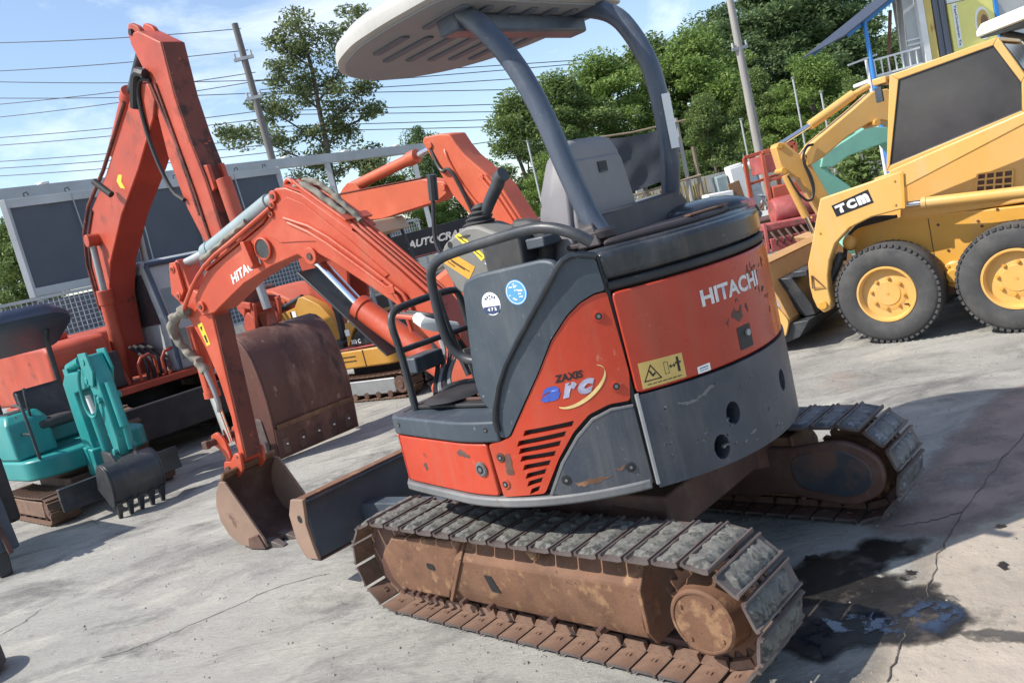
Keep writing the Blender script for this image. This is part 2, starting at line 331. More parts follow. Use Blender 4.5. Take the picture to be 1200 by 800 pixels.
M['leaf_grey'] = leaf_mat('blue_green_leaves', (.09, .13, .06), (.25, .29, .12))
# ------------------------------------------------------------------ ground
def ground_material():
    m = bpy.data.materials.new('worn_yard_concrete'); m.use_nodes = True; t = m.node_tree; t.nodes.clear(); L = t.links.new
    out = _n(t, 'ShaderNodeOutputMaterial'); bs = _n(t, 'ShaderNodeBsdfPrincipled'); L(bs.outputs[0], out.inputs[0])
    tcn = _n(t, 'ShaderNodeTexCoord'); P = tcn.outputs['Object']
    def mapn(sc, rz=0, loc=(0, 0, 0)):
        x = _n(t, 'ShaderNodeMapping'); x.inputs['Scale'].default_value = sc; x.inputs['Rotation'].default_value = (0, 0, rz); x.inputs['Location'].default_value = loc; L(P, x.inputs[0]); return x.outputs[0]
    def noise(v, s, d=6, r=.6, dist=0):
        n = _n(t, 'ShaderNodeTexNoise'); n.inputs['Scale'].default_value = s; n.inputs['Detail'].default_value = d; n.inputs['Roughness'].default_value = r; n.inputs['Distortion'].default_value = dist; L(v, n.inputs['Vector']); return n.outputs['Fac']
    def ramp(f, a, b, lo=0., hi=1.):
        x = _n(t, 'ShaderNodeMapRange'); x.inputs[1].default_value = a; x.inputs[2].default_value = b; x.inputs[3].default_value = lo; x.inputs[4].default_value = hi; L(f, x.inputs[0]); return x.outputs[0]
    def mix(f, a, b):
        x = _n(t, 'ShaderNodeMix', data_type='RGBA'); L(f, x.inputs[0])
        for k, q in ((6, a), (7, b)):
            if hasattr(q, 'is_linked'): L(q, x.inputs[k])
            else: x.inputs[k].default_value = (*q, 1)
        return x.outputs[2]
    c = mix(ramp(noise(mapn((1, 1.6, 1), .2), .6, 6, .6), .36, .64), (.29, .281, .258), (.40, .385, .345))
    c = mix(ramp(noise(mapn((.8, 1.5, 1), .24, (5, 1, 0)), 1.5, 10, .70, .6), .48, .64), c, (.150, .146, .136))        # sweeping dirty streaks
    c = mix(ramp(noise(mapn((.8, 1.4, 1), .15, (3, 7, 0)), 1.7, 10, .70, .5), .53, .68, 0, .9), c, (.49, .468, .405))   # pale dried cement
    c = mix(ramp(noise(mapn((.6, 1.6, 1), .3, (1, 4, 0)), .5, 6, .6), .54, .66, 0, .55), c, (.19, .183, .172))         # broad darker wear
    c = mix(ramp(noise(mapn((1.4, 1, 1), .5, (9, 2, 0)), .8, 6, .6), .62, .74, 0, .6), c, (.36, .265, .215))            # reddish dust
    c = mix(ramp(noise(mapn((1, 1.4, 1), .2), 11, 8, .75), .60, .70, 0, .75), c, (.10, .098, .09))                       # oily specks
    c = mix(ramp(noise(mapn((1.0, 2.2, 1), .2), 34, 5, .75), .50, .72, 0, .6), c, (.40, .38, .32))
    L(c, bs.inputs['Base Color']); L(ramp(noise(mapn((1, 1, 1)), 2, 5), .3, .7, .72, .95), bs.inputs['Roughness'])
    b = _n(t, 'ShaderNodeBump'); b.inputs['Strength'].default_value = .9; b.inputs['Distance'].default_value = .03
    ad = _n(t, 'ShaderNodeMath', operation='ADD'); L(noise(mapn((.8, 1.8, 1), .22), 8, 9, .75), ad.inputs[0]); L(noise(mapn((1, 1, 1)), 1.2, 4), ad.inputs[1]); L(ad.outputs[0], b.inputs['Height']); L(b.outputs[0], bs.inputs['Normal'])
    return m
M['ground'] = ground_material()
g = MB(); 
v = [g.bm.verts.new(p) for p in ((-250, -60, 0), (250, -60, 0), (250, 400, 0), (-250, 400, 0))]; g.bm.faces.new(v)
tag(ob('ground', g, M['ground']), 'worn grey concrete yard with dirty streaks', kind='structure')

def blob_sheet(name, outline, z, mat, jag=.006, n=5, seed=1, sm=3, soft=.035):
    rnd = random.Random(seed); pts = [Vector(p) for p in outline]
    for _ in range(sm):
        q = []
        for i in range(len(pts)):
            a_, b_ = pts[i], pts[(i + 1) % len(pts)]; q += [a_ * .75 + b_ * .25, a_ * .25 + b_ * .75]
        pts = q
        if _ < 2: pts = [p + Vector((rnd.uniform(-jag, jag) * (4 - _ * 2), rnd.uniform(-jag, jag) * (4 - _ * 2))) for p in pts]
    P = np.array([(p.x, p.y) for p in pts]); Q = np.roll(P, -1, 0); lo = P.min(0) - soft; hi = P.max(0) + soft
    h = max(.012, math.sqrt((hi[0] - lo[0]) * (hi[1] - lo[1]) / 9000)); nx, ny = int((hi[0] - lo[0]) / h) + 2, int((hi[1] - lo[1]) / h) + 2
    gx, gy = np.meshgrid(lo[0] + h * np.arange(nx), lo[1] + h * np.arange(ny), indexing='ij'); X = np.stack([gx.ravel(), gy.ravel()], 1)
    dist = np.full(len(X), 1e9); ins = np.zeros(len(X), bool)
    for (ax, ay), (bx_, by) in zip(P, Q):
        ex, ey = bx_ - ax, by - ay; t = np.clip(((X[:, 0] - ax) * ex + (X[:, 1] - ay) * ey) / (ex * ex + ey * ey + 1e-12), 0, 1)
        dist = np.minimum(dist, np.hypot(X[:, 0] - ax - t * ex, X[:, 1] - ay - t * ey))
        cr_ = ((ay > X[:, 1]) != (by > X[:, 1])) & (X[:, 0] < ex * (X[:, 1] - ay) / (ey if abs(ey) > 1e-12 else 1e-12) + ax); ins ^= cr_
    sd = np.where(ins, dist, -dist); ok = (sd > -soft).reshape(nx, ny); idx = -np.ones(nx * ny, int)
    cells = [(i, j) for i in range(nx - 1) for j in range(ny - 1) if ok[i, j] and ok[i + 1, j] and ok[i, j + 1] and ok[i + 1, j + 1]]
    used = sorted({q for i, j in cells for q in (i * ny + j, (i + 1) * ny + j, (i + 1) * ny + j + 1, i * ny + j + 1)}); idx[used] = np.arange(len(used))
    me = bpy.data.meshes.new(name); me.from_pydata([(X[q, 0], X[q, 1], z) for q in used], [], [tuple(int(idx[q]) for q in (i * ny + j, (i + 1) * ny + j, (i + 1) * ny + j + 1, i * ny + j + 1)) for i, j in cells])
    me.materials.append(mat); at_ = me.attributes.new('edge', 'FLOAT', 'POINT'); at_.data.foreach_set('value', np.clip((sd[used] + soft) / (2 * soft), 0, 1).astype('f'))
    return link(name, me)
def patchy(m, scale, lo, hi):
    """let the ground show through in thin places of a stain"""
    t = m.node_tree; out = [n for n in t.nodes if n.type == 'OUTPUT_MATERIAL'][0]; bs = [n for n in t.nodes if n.type == 'BSDF_PRINCIPLED'][0]
    def noise(s):
        nz = _n(t, 'ShaderNodeTexNoise'); nz.inputs['Scale'].default_value = s; nz.inputs['Detail'].default_value = 9; nz.inputs['Roughness'].default_value = .7; L(tcn.outputs['Object'], nz.inputs['Vector']); return nz.outputs['Fac']
    L = t.links.new; tcn = _n(t, 'ShaderNodeTexCoord'); mr = _n(t, 'ShaderNodeMapRange'); mr.inputs[1].default_value = lo; mr.inputs[2].default_value = hi; L(noise(scale), mr.inputs[0])
    at_ = _n(t, 'ShaderNodeAttribute', attribute_name='edge'); ad = _n(t, 'ShaderNodeMath', operation='ADD'); L(at_.outputs['Fac'], ad.inputs[0]); L(noise(scale * 4), ad.inputs[1])
    m2 = _n(t, 'ShaderNodeMapRange'); m2.inputs[1].default_value = .55; m2.inputs[2].default_value = 1.15; m2.inputs[3].default_value = 1; m2.inputs[4].default_value = 0; L(ad.outputs[0], m2.inputs[0])
    mxm = _n(t, 'ShaderNodeMath', operation='MAXIMUM'); L(mr.outputs[0], mxm.inputs[0]); L(m2.outputs[0], mxm.inputs[1])
    tr = _n(t, 'ShaderNodeBsdfTransparent'); ms = _n(t, 'ShaderNodeMixShader'); L(mxm.outputs[0], ms.inputs[0]); L(bs.outputs[0], ms.inputs[1]); L(tr.outputs[0], ms.inputs[2]); L(ms.outputs[0], out.inputs[0])
M['oil'] = surf('wet_black_oil', (.020, .018, .016), .38, var=.4, vscale=5, spots=[((.075, .06, .05), 7, .54, .1, .75)], bump=.002, bscale=40); patchy(M['oil'], 4.5, .58, .66)
M['oil2'] = surf('old_oil_stain', (.075, .068, .06), .8, var=.3, vscale=6); patchy(M['oil2'], 5, .46, .62)
M['puddle'] = surf('puddle_water', (.013, .018, .034), .03, var=.4, vscale=4, rvar=.03, spec=1.0, coat=.9); patchy(M['puddle'], 6, .47, .52)  # blue of the reflected sky tinted into the dark base colour
M['slab'] = surf('sandy_concrete_slab', (.35, .30, .245), .9, var=.2, vscale=2.2, spots=[((.40, .355, .28), 1.6, .55, .15, .9), ((.19, .165, .14), 4, .58, .12, .9), ((.08, .07, .06), 12, .72, .03, .8)], bump=.012, bscale=14); patchy(M['slab'], 1.3, .60, .74)
M['redslab'] = surf('reddish_concrete_strip', (.275, .205, .175), .9, var=.2, vscale=3, bump=.010, bscale=16); patchy(M['redslab'], 1.8, .46, .66)
def G(px, py):
    d = _fw + _rt * ((px - 600) / FPX) + _up * ((400 - py) / FPX); return (CAM + d * (-CAM.z / d.z)).xy
slab = [(1240, 560), (1190, 586), (1114, 622), (1090, 650), (1072, 700), (1052, 745), (1020, 800), (990, 860), (1280, 900), (1320, 620)]
tag(blob_sheet('concrete_patch', [G(*p) for p in slab], .0025, M['slab'], .01, seed=2, soft=.08), 'sandy lighter concrete patch right of the crack', kind='structure')
red = [(1200, 455), (1175, 470), (1130, 520), (1075, 590), (1040, 618), (1090, 622), (1112, 622), (1190, 584), (1230, 560), (1290, 440)]
tag(blob_sheet('reddish_patch', [G(*p) for p in red], .0035, M['redslab'], .012, seed=6, soft=.10), 'reddish concrete strip beside the crack', kind='structure')
oil = [(935, 668), (985, 645), (1035, 632), (1082, 633), (1062, 652), (1020, 668), (1050, 682), (1090, 690), (1098, 704), (1125, 714), (1112, 738), (1075, 750), (1030, 756), (985, 768), (945, 776), (895, 762), (900, 690)]
tag(blob_sheet('oil_stain', [G(*p) for p in oil], .0055, M['oil'], .010, seed=3, soft=.035), 'black oil stain spreading behind the near track', kind='structure')
for k, o_ in enumerate(([(1030, 700), (1060, 690), (1120, 700), (1135, 730), (1100, 750), (1040, 745)], [(1120, 742), (1160, 740), (1215, 744), (1210, 752), (1150, 752)], [(1050, 672), (1075, 668), (1080, 678), (1055, 682)], [(1170, 616), (1180, 614), (1182, 619), (1172, 620)], [(1168, 660), (1184, 660), (1182, 667), (1170, 668)], [(940, 655), (960, 650), (968, 655), (948, 660)])):
    tag(blob_sheet('oil_stain', [G(*p) for p in o_], .0048, M['oil2'] if k in (0, 1) else M['oil'], .004, seed=k + 9, soft=.02 if k < 2 else .008), 'old oil spill thinning out to the right of the puddle' if k == 0 else ['', '', 'dark oil drip beside the upper stain tip', 'small dark oil drip above the sandy patch', 'small dark oil drip inside the sandy patch', 'dark oil drip by the near track rear end'][k] or 'long thin oil smear right of the puddle', kind='structure')
pud = [(945, 742), (980, 724), (1020, 722), (1048, 730), (1075, 714), (1105, 708), (1122, 720), (1112, 736), (1060, 744), (1030, 752), (1000, 764), (955, 770)]
tag(blob_sheet('puddle', [G(*p) for p in pud], .008, M['puddle'], .006, seed=5), 'small puddle reflecting blue sky behind the near track', kind='structure')
M['crackdirt'] = surf('dirt_filled_crack', (.085, .07, .06), .9, var=.4, vscale=8)
cr1 = MB()
for pl in ([(1215, 492), (1170, 545), (1128, 600), (1100, 650), (1085, 700), (1062, 742), (1040, 800)], [(1128, 600), (1090, 612), (1048, 618)]):
    q = [Vector((*G(*p), .006)) for p in pl]; w = []
    rnd = random.Random(4)
    for a, b in zip(q[:-1], q[1:]):
        for k in range(8): w.append(a.lerp(b, k / 8) + Vector((rnd.uniform(-.008, .008), rnd.uniform(-.008, .008), 0)))
    w.append(q[-1])
    for a, b in zip(w[:-1], w[1:]): cr1.bar(a, b, .001 + .004 * rnd.random() ** 1.5, .002)
tag(ob('crack', cr1, M['crackdirt'], smooth=0), 'crack running through the concrete at the right', kind='structure')

grit = MB(); rg_ = random.Random(33)
for k in range(2600):
    y = 2.2 + 7.5 * rg_.random() ** 1.7; x = rg_.uniform(-.62, .62) * y; s = rg_.uniform(.003, .009) * (1.6 if rg_.random() < .08 else 1)
    vs = [grit.bm.verts.new((x + s * rg_.uniform(.6, 1.2) * math.cos(t), y + s * rg_.uniform(.6, 1.2) * math.sin(t), .0)) for t in (0, 1.6, 3.1, 4.7)]; tp = grit.bm.verts.new((x, y, s * rg_.uniform(.5, .9)))
    for q in range(4): grit.bm.faces.new((vs[q], vs[(q + 1) % 4], tp))
tag(ob('grit', grit, surf('loose_grit', (.22, .20, .175), .9, var=.5, vscale=3), smooth=0), 'loose grit and small stones scattered over the concrete', kind='stuff')
cr2 = MB(); rnd = random.Random(8)
for pl in ([(120, 772), (180, 752), (250, 722), (320, 690), (400, 668)], [(0, 745), (30, 728), (52, 712)], [(30, 575), (95, 602), (120, 618)]):
    w = []
    q = [Vector((*G(*p), .004)) for p in pl]
    for a, b_ in zip(q[:-1], q[1:]):
        for k in range(7): w.append(a.lerp(b_, k / 7) + Vector((rnd.uniform(-.012, .012), rnd.uniform(-.012, .012), 0)))
    for a, b_ in zip(w[:-1], w[1:]): cr2.bar(a, b_, .0008 + .003 * rnd.random() ** 2, .002)
tag(ob('crack', cr2, M['crackdirt'], smooth=0), 'fine crack lines in the pale concrete at the left', kind='structure')

# ------------------------------------------------------------------ MAIN EXCAVATOR
exc = thing('mini_excavator', 'large worn red-orange canopy mini excavator in the foreground with rusty tracks', 'excavator', (0.3191, 3.4506, 0), R(135.578))
TR, TA = 0.2256, 0.787            # track end radius and half wheelbase

from mathutils import noise as mnoise
def shoe_meshes(L, W, mats, seed, mud=True):
    """track shoe: plate, two grouser lips, link pads and bolts, caked mud; x along travel, z outward"""
    mb = MB()
    mb.prism([(-L * .455, .000), (-L * .455, .007), (-L * .43, .016), (-L * .37, .016), (-L * .32, .007), (L * .32, .007), (L * .37, .016), (L * .43, .016), (L * .455, .007), (L * .455, .000), (L * .3, -.004), (-L * .3, -.004)], -W / 2, W / 2, 'y')
    bmesh.ops.recalc_face_normals(mb.bm, faces=mb.bm.faces); mb.bm.normal_update()
    for f in mb.bm.faces:
        if f.normal.z < -.5: f.material_index = 1
    nf = len(mb.bm.faces)
    for sx in (-1, 1):
        for y in (-.085, .085): mb.box((sx * L * .07, y * W / .3, -.005), (.012, .016, .006))
        mb.prism([(-L * .5, -.004), (-L * .44, -.034), (L * .30, -.034), (L * .5, -.004)], sx * W * .08, sx * W * .15)
    for f in list(mb.bm.faces)[nf:]: f.material_index = 1
    nf = len(mb.bm.faces)
    rnd = random.Random(seed)
    nx, ny = 8, 30; grid = []; off = Vector((seed * 3.7, seed * 1.3, 0)); k0 = rnd.uniform(.5, 1.1); v0, v1 = rnd.uniform(.80, .98), rnd.uniform(.80, .98)
    for i in range(nx):
        row = []
        for j in range(ny):
            u = i / (nx - 1) * 2 - 1; v = j / (ny - 1) * 2 - 1
            n1 = mnoise.noise(Vector((u * 1.2, v * 5, 0)) + off); n2 = mnoise.noise(Vector((u * 4, v * 17, 3)) + off); n3 = mnoise.noise(Vector((0, v * 7, 9)) + off)
            lim = v0 if v < 0 else v1; e = max(0, min(1, (lim - abs(v) + .06 * n2) * 10)) * max(0, min(1, (.92 - abs(u) + .30 * n3 + .12 * n2) * 3.5))
            h = .004 + e * ((.014 * k0 + .007 * n1 + .004 * n2) if mud else (.010 + .003 * n1 + .003 * n2))
            row.append(mb.bm.verts.new((u * L * (.43 + .04 * n3), v * W * .49, max(.002, h + .004 * e))))
        grid.append(row)
    for i in range(nx - 1):
        for j in range(ny - 1):
            f = mb.bm.faces.new((grid[i][j], grid[i + 1][j], grid[i + 1][j + 1], grid[i][j + 1])); f.material_index = 2
    bm = mb.bm; bmesh.ops.recalc_face_normals(bm, faces=bm.faces[:nf]); 
    for f in bm.faces[nf:]:
        if f.normal.z < 0: f.normal_flip()
    me = bpy.data.meshes.new('shoe'); bm.normal_update(); bm.to_mesh(me); bm.free()
    for m in mats: me.materials.append(m)
    finish(me, 40); return me

def track_path(a, r, n, sag=0.0, phase=0.0):
    per = 4 * a + 2 * math.pi * r; out = []
    for k in range(n):
        s = (k + phase) / n * per
        if s < 2 * a: x, z, t = a - s, 2 * r - sag * math.sin(math.pi * s / (2 * a)), math.pi      # top run to the rear
        elif s < 2 * a + math.pi * r:
            th = (s - 2 * a) / r; x, z, t = -a - r * math.sin(th), r + r * math.cos(th), math.pi + th
        elif s < 4 * a + math.pi * r: x, z, t = -a + (s - 2 * a - math.pi * r), 0.0, 0.0
        else:
            th = (s - 4 * a - math.pi * r) / r; x, z, t = a + r * math.sin(th), r - r * math.cos(th), th
        out.append((x, z, t))
    return out

def add_shoes(parent, meshes, a, r, n, yc, sag=0.0, hgt=.024, dx=0.0):
    for k, (x, z, t) in enumerate(track_path(a, r - hgt, n, sag, .35)):
        o = bpy.data.objects.new('shoe', meshes[k % len(meshes)]); col.objects.link(o); o.parent = parent
        o.location = (x + dx, yc, z + hgt)
        # outward normal: local z must point away from the path centre; t is travel direction angle
        d = Vector((math.cos(t), 0, math.sin(t))); nrm = Vector((d.z, 0, -d.x)); y = nrm.cross(d)
        o.rotation_euler = Matrix((d, y, nrm)).transposed().to_euler()

shoes_near = [shoe_meshes(.105, .30, [M['shoe'], M['shoe_in'], M['mud']], s) for s in range(9)]
shoes_far = [shoe_meshes(.105, .30, [M['shoe'], M['rust_dark'], M['mud_dark']], s + 20, False) for s in range(5)]

def main_track(side, shoes):
    yo = .775 * side; yi = .475 * side; yc = .625 * side; S = side
    ch = MB()
    for (x, z, t), (x2, z2, t2) in zip(track_path(TA, TR - .045, 80, .012), track_path(TA, TR - .045, 80, .012)[1:] + track_path(TA, TR - .045, 80, .012)[:1]):
        ch.bar((x, yc, z + .045), (x2, yc, z2 + .045), .06, .02, (0, 1, 0))
    tr = ob('crawler_track', ch, M['rust_dark'], exc, smooth=40)
    add_shoes(tr, shoes, TA, TR, 42, yc, .014)
    f = MB()
    f.prism([(.30, .372), (.76, .347), (.86, .255), (.83, .14), (.775, .092), (.455, .098)], S * .50, S * .715)          # tensioner end
    ob('track_frame', f, M['rust'], tr, bev=.012)
    f = MB()      # bent main beam: upper sloping face, upright face
    sec = [(.50, .375), (.66, .378), (.725, .30), (.725, .16), (.70, .10), (.50, .10)]
    x0, x1 = .46, -.545
    f.loft([[(x0 - (z - .1) * .55, S * y, z) for y, z in sec], [(x1 - (z - .1) * .10, S * y, z) for y, z in sec]])
    ob('track_frame', f, M['rust'], tr, bev=.008)
    f = MB(); f.prism([(S * .49, .385), (S * .67, .388), (S * .738, .30), (S * .738, .15), (S * .70, .09), (S * .49, .09)], -.575, -.56, 'x')
    ob('frame_end_plate', f, M['rust'], tr, bev=.004)
    f = MB(); f.bar((.305, S * .727, .30), (.425, S * .727, .105), .016, .016, (0, 1, 0)); f.bar((.303, S * .665, .381), (.305, S * .727, .30), .016, .016, (1, 0, 0)); ob('joint_flange', f, M['rust'], tr, bev=.003)
    h = MB(); h.prism(rounded([(.500, .222), (.550, .226), (.552, .252), (.502, .250)], .012), S * .7145, S * .7175); ob('slot', h, M['blackprint'], tr)
    h = MB(); h.prism([(.112, .184), (.162, .184), (.188, .250), (.150, .250)], S * .7265, S * .7285); ob('slot', h, M['blackprint'], tr)
    h = MB(); h.prism(rounded([(S * .700, .175), (S * .722, .175), (S * .722, .245), (S * .700, .245)], .011), -.5775, -.5757, 'x'); ob('slot', h, M['shoe_in'], tr)
    for x, z in ((.74, .10), (.68, .098), (.64, .098), (.58, .097), (.53, .097), (.36, .105), (.2, .108), (-.12, .108), (-.35, .108)):
        b = MB(); b.cyl((x, S * .70, z + .004), (x, S * .738, z), .012, n=8); ob('bolt', b, M['rust_dark'], tr)
    r = MB(); r.cyl((-.12, S * .56, .385), (-.12, S * .735, .385), .034, n=18); r.cyl((-.12, S * .735, .385), (-.12, S * .74, .385), .026, n=18); ob('carrier_roller', r, M['rust'], tr, bev=.004)
    for x in (.45, .2, -.05, -.3):
        r = MB(); r.cyl((x, S * .53, .115), (x, S * .67, .115), .055, n=20); ob('track_roller', r, M['rust_dark'], tr, bev=.006)
    r = MB(); r.lathe([(.05, -.07), (.165, -.06), (.165, -.03), (.15, -.025), (.15, .025), (.165, .03), (.165, .06), (.05, .07)], (TA, yc, TR), 'y', 30); ob('idler_wheel', r, M['rust_dark'], tr)
    sp = MB(); pts = []
    for k in range(21 * 4):
        rr = (.150, .172, .172, .150)[k % 4]; t = 2 * math.pi * k / 84; pts.append((-TA + rr * math.cos(t), TR + rr * math.sin(t)))
    sp.prism(pts, yc - .016, yc + .016); ob('sprocket', sp, M['rust'], tr, bev=.003)
    hb = MB()
    a, b = sorted((S * .60, S * .775))
    p = [(.125, S * .60), (.125, S * .67), (.116, S * .685), (.112, S * .735), (.104, S * .742), (.098, S * .742), (.096, S * .738), (.02, S * .738)]
    hb.lathe(p, (-TA, 0, TR), 'y', 40)
    for t in (.6, 2.2, 3.8, 5.4): hb.cyl((-TA + .08 * math.cos(t), S * .735, TR + .08 * math.sin(t)), (-TA + .08 * math.cos(t), S * .743, TR + .08 * math.sin(t)), .007, n=8)
    ob('final_drive', hb, M['rust'], tr)
    return tr
trk = main_track(1, shoes_near)
trk['label'] = 'near track caked with grey mud'
trk2 = main_track(-1, shoes_far)
trk2['label'] = 'far track with dark worn shoes'
# inboard teardrop motor guard seen on the far track
fr = MB(); fr.prism(rounded([(-.10, .36), (-.55, .335), (-.80, .385), (-.95, .30), (-.94, .16), (-.80, .085), (-.50, .13), (-.10, .09)], .08), -.50, -.465); ob('motor_guard', fr, M['rust_dark'], trk2, bev=.01)
fr = MB(); fr.prism(rounded([(-.555, .305), (-.78, .345), (-.90, .28), (-.89, .175), (-.79, .125), (-.565, .165)], .06), -.47, -.4605); ob('motor_cover', fr, surf('rust_stained_grey_plate', (.042, .048, .058), .5, var=.25, spots=[((.13, .072, .05), 4.5, .47, .12, .75)], dust=((.12, .105, .09), 3, .45, .5)), trk2, bev=.004)
uc = MB(); uc.box((0, 0, .38), (.95, .72, .16)); uc.bar((.3, .3, .36), (.4, .6, .28), .2, .12); uc.bar((-.3, .3, .36), (-.4, .6, .28), .2, .12); uc.bar((.3, -.3, .36), (.4, -.6, .28), .2, .12); uc.bar((-.3, -.3, .36), (-.4, -.6, .28), .2, .12)
uc.cyl((0, 0, .44), (0, 0, .585), .42, n=40)
ob('undercarriage', uc, M['rust_dark'], exc, bev=.01)

# dozer blade
bl = MB(); sec = [(1.40, .170), (1.475, .165), (1.46, .24), (1.455, .40), (1.475, .475), (1.39, .49), (1.37, .475), (1.42, .46), (1.405, .40), (1.40, .25)]
bl.prism(sec, -.715, .715)
bl.bar((.75, .30, .30), (1.41, .36, .28), .09, .10); bl.bar((.75, -.30, .30), (1.41, -.36, .28), .09, .10)
blade = ob('dozer_blade', bl, surf('blue_grey_worn_blade', (.06, .075, .095), .5, var=.25, vscale=3, spots=[((.15, .085, .06), 4, .57, .1, .7)], dust=((.16, .15, .14), 4, .5, .5), bump=.001), exc, bev=.005)
for s in (1, -1):
    e = MB(); e.prism([(1.375, .49), (1.49, .485), (1.545, .40), (1.545, .25), (1.495, .172), (1.385, .175), (1.40, .25), (1.41, .36)], s * .716, s * .735); ob('end_plate', e, M['bucket_tan'], blade, bev=.003)
    e = MB(); e.lathe([(.001, s * .7352), (.02, s * .7352), (.02, s * .7365), (.001, s * .7365)], (1.45, 0, .385), 'y', 16); ob('bolt_hole', e, M['blackprint'], blade)
e = MB(); e.prism([(1.38, .488), (1.48, .476), (1.482, .482), (1.382, .494)], -.714, .714); ob('blade_lip', e, M['rust'], blade)
e = MB(); e.prism([(1.395, .168), (1.488, .163), (1.488, .154), (1.395, .159)], -.714, .714); ob('cutting_edge', e, M['rust_dark'], blade)

# ---- upper structure: outline as seen from above, s runs along it
R0 = .77
OL = [(.60, 0), (.60, .55), (.595, .63), (.57, .675), (.5, .692), (.35, .72), (.16, .753)] + [(R0 * math.cos(R(t)), R0 * math.sin(R(t))) for t in range(80, 281, 2)] + [(.16, -.753), (.35, -.72), (.5, -.692), (.57, -.675), (.595, -.63), (.60, -.55), (.60, 0)]
OLv = [Vector(p) for p in OL]; SS = [0.0]
for a, b in zip(OLv[:-1], OLv[1:]): SS.append(SS[-1] + (b - a).length)
STOT = SS[-1]
import bisect
def osurf(s, z, d=0.0):
    i = min(max(bisect.bisect_right(SS, s) - 1, 0), len(OLv) - 2); t = (s - SS[i]) / (SS[i + 1] - SS[i])
    def nrm(k):
        a = OLv[max(k - 1, 0)]; b = OLv[min(k + 1, len(OLv) - 1)]; e = (b - a).normalized(); return Vector((e.y, -e.x))
    p = OLv[i].lerp(OLv[i + 1], t); n = nrm(i).lerp(nrm(i + 1), t).normalized()
    p = p + n * d; return Vector((p.x, p.y, z))

def bent_plate(name, poly, mat, d0, d1, parent=exc, holes=(), bev=.006, rad=.0, label=None, mirror=False, step=.05, seg=2):
    """plate cut to poly in (s, z) and bent round the body, from depth d0 to d1"""
    if mirror: poly = [(STOT - s, z) for s, z in poly]; holes = [[(STOT - s, z) for s, z in h] for h in holes]
    if rad: poly = rounded(poly, rad, 4)
    bm = bmesh.new(); bm.faces.new([bm.verts.new((s, z, 0)) for s, z in poly])
    def cut(co, no): bmesh.ops.bisect_plane(bm, geom=bm.verts[:] + bm.edges[:] + bm.faces[:], plane_co=co, plane_no=no, dist=1e-5)
    ss = [p[0] for p in poly]
    for h in holes:
        for i in range(len(h)):
            a = Vector((*h[i], 0)); b = Vector((*h[(i + 1) % len(h)], 0)); e = b - a; cut(a, Vector((e.y, -e.x, 0)).normalized())
    if holes:
        kill = []
        for f in bm.faces:
            c = f.calc_center_median()
            for h in holes:
                sg = [((h[(i + 1) % len(h)][0] - h[i][0]) * (c.y - h[i][1]) - (h[(i + 1) % len(h)][1] - h[i][1]) * (c.x - h[i][0])) for i in range(len(h))]
                if all(x > 0 for x in sg) or all(x < 0 for x in sg): kill.append(f); break
        bmesh.ops.delete(bm, geom=kill, context='FACES')
        bmesh.ops.dissolve_limit(bm, angle_limit=.001, verts=bm.verts[:], edges=bm.edges[:])
    x = min(ss) + step
    while x < max(ss) - .01: cut((x, 0, 0), (1, 0, 0)); x += step
    ex = bmesh.ops.extrude_face_region(bm, geom=bm.faces[:]); top = [g_ for g_ in ex['geom'] if isinstance(g_, bmesh.types.BMVert)]
    for v_ in bm.verts: v_.co = osurf(v_.co.x, v_.co.y, d0) if v_ not in set_top(top) else osurf(v_.co.x, v_.co.y, d1)
    mb = MB(); mb.bm.free(); mb.bm = bm
    return ob(name, mb, mat, parent, bev=bev, seg=seg, label=label, smooth=30)
_cache = {}
def set_top(top):
    k = id(top)
    if k not in _cache: _cache.clear(); _cache[k] = set(top)
    return _cache[k]

def outline_prism(mb, d, z0, z1, keep=None, n=90):
    pts = []
    for k in range(n):
        p = osurf(STOT * k / n, 0, d)
        pts.append((p.x, p.y))
    if keep is not None: pts = [(x, y) for x, y in pts if x <= keep]
    q = []
    for p in pts:
        if not q or (Vector(p) - Vector(q[-1])).length > 1e-4: q.append(p)
    mb.prism(q, z0, z1, 'z'); return mb
core = MB(); outline_prism(core, -.06, .60, .815); outline_prism(core, -.05, .80, 1.375, keep=-.50); ob('inner_frame', core, M['black'], exc)
skp = [(.0, .574), (1.886, .574), (1.886, .610), (.0, .610)]
bent_plate('skirt_rail', skp, M['skirt'], -.05, .018, bev=.008); bent_plate('skirt_rail', skp, M['skirt'], -.05, .018, bev=.008, mirror=True)
bent_plate('front_skirt', [(.70, .612), (1.322, .612), (1.320, .812), (.70, .812)], M['orange'], -.02, .002, rad=.015)
bent_plate('front_skirt', [(.70, .612), (1.322, .612), (1.320, .812), (.70, .812)], M['orange'], -.02, .002, rad=.015, mirror=True)
bent_plate('front_skirt', [(.015, .612), (.69, .612), (.69, .812), (.015, .812)], M['orange'], -.02, .002, rad=.01)
bent_plate('front_skirt', [(.015, .612), (.69, .612), (.69, .812), (.015, .812)], M['orange'], -.02, .002, rad=.01, mirror=True)
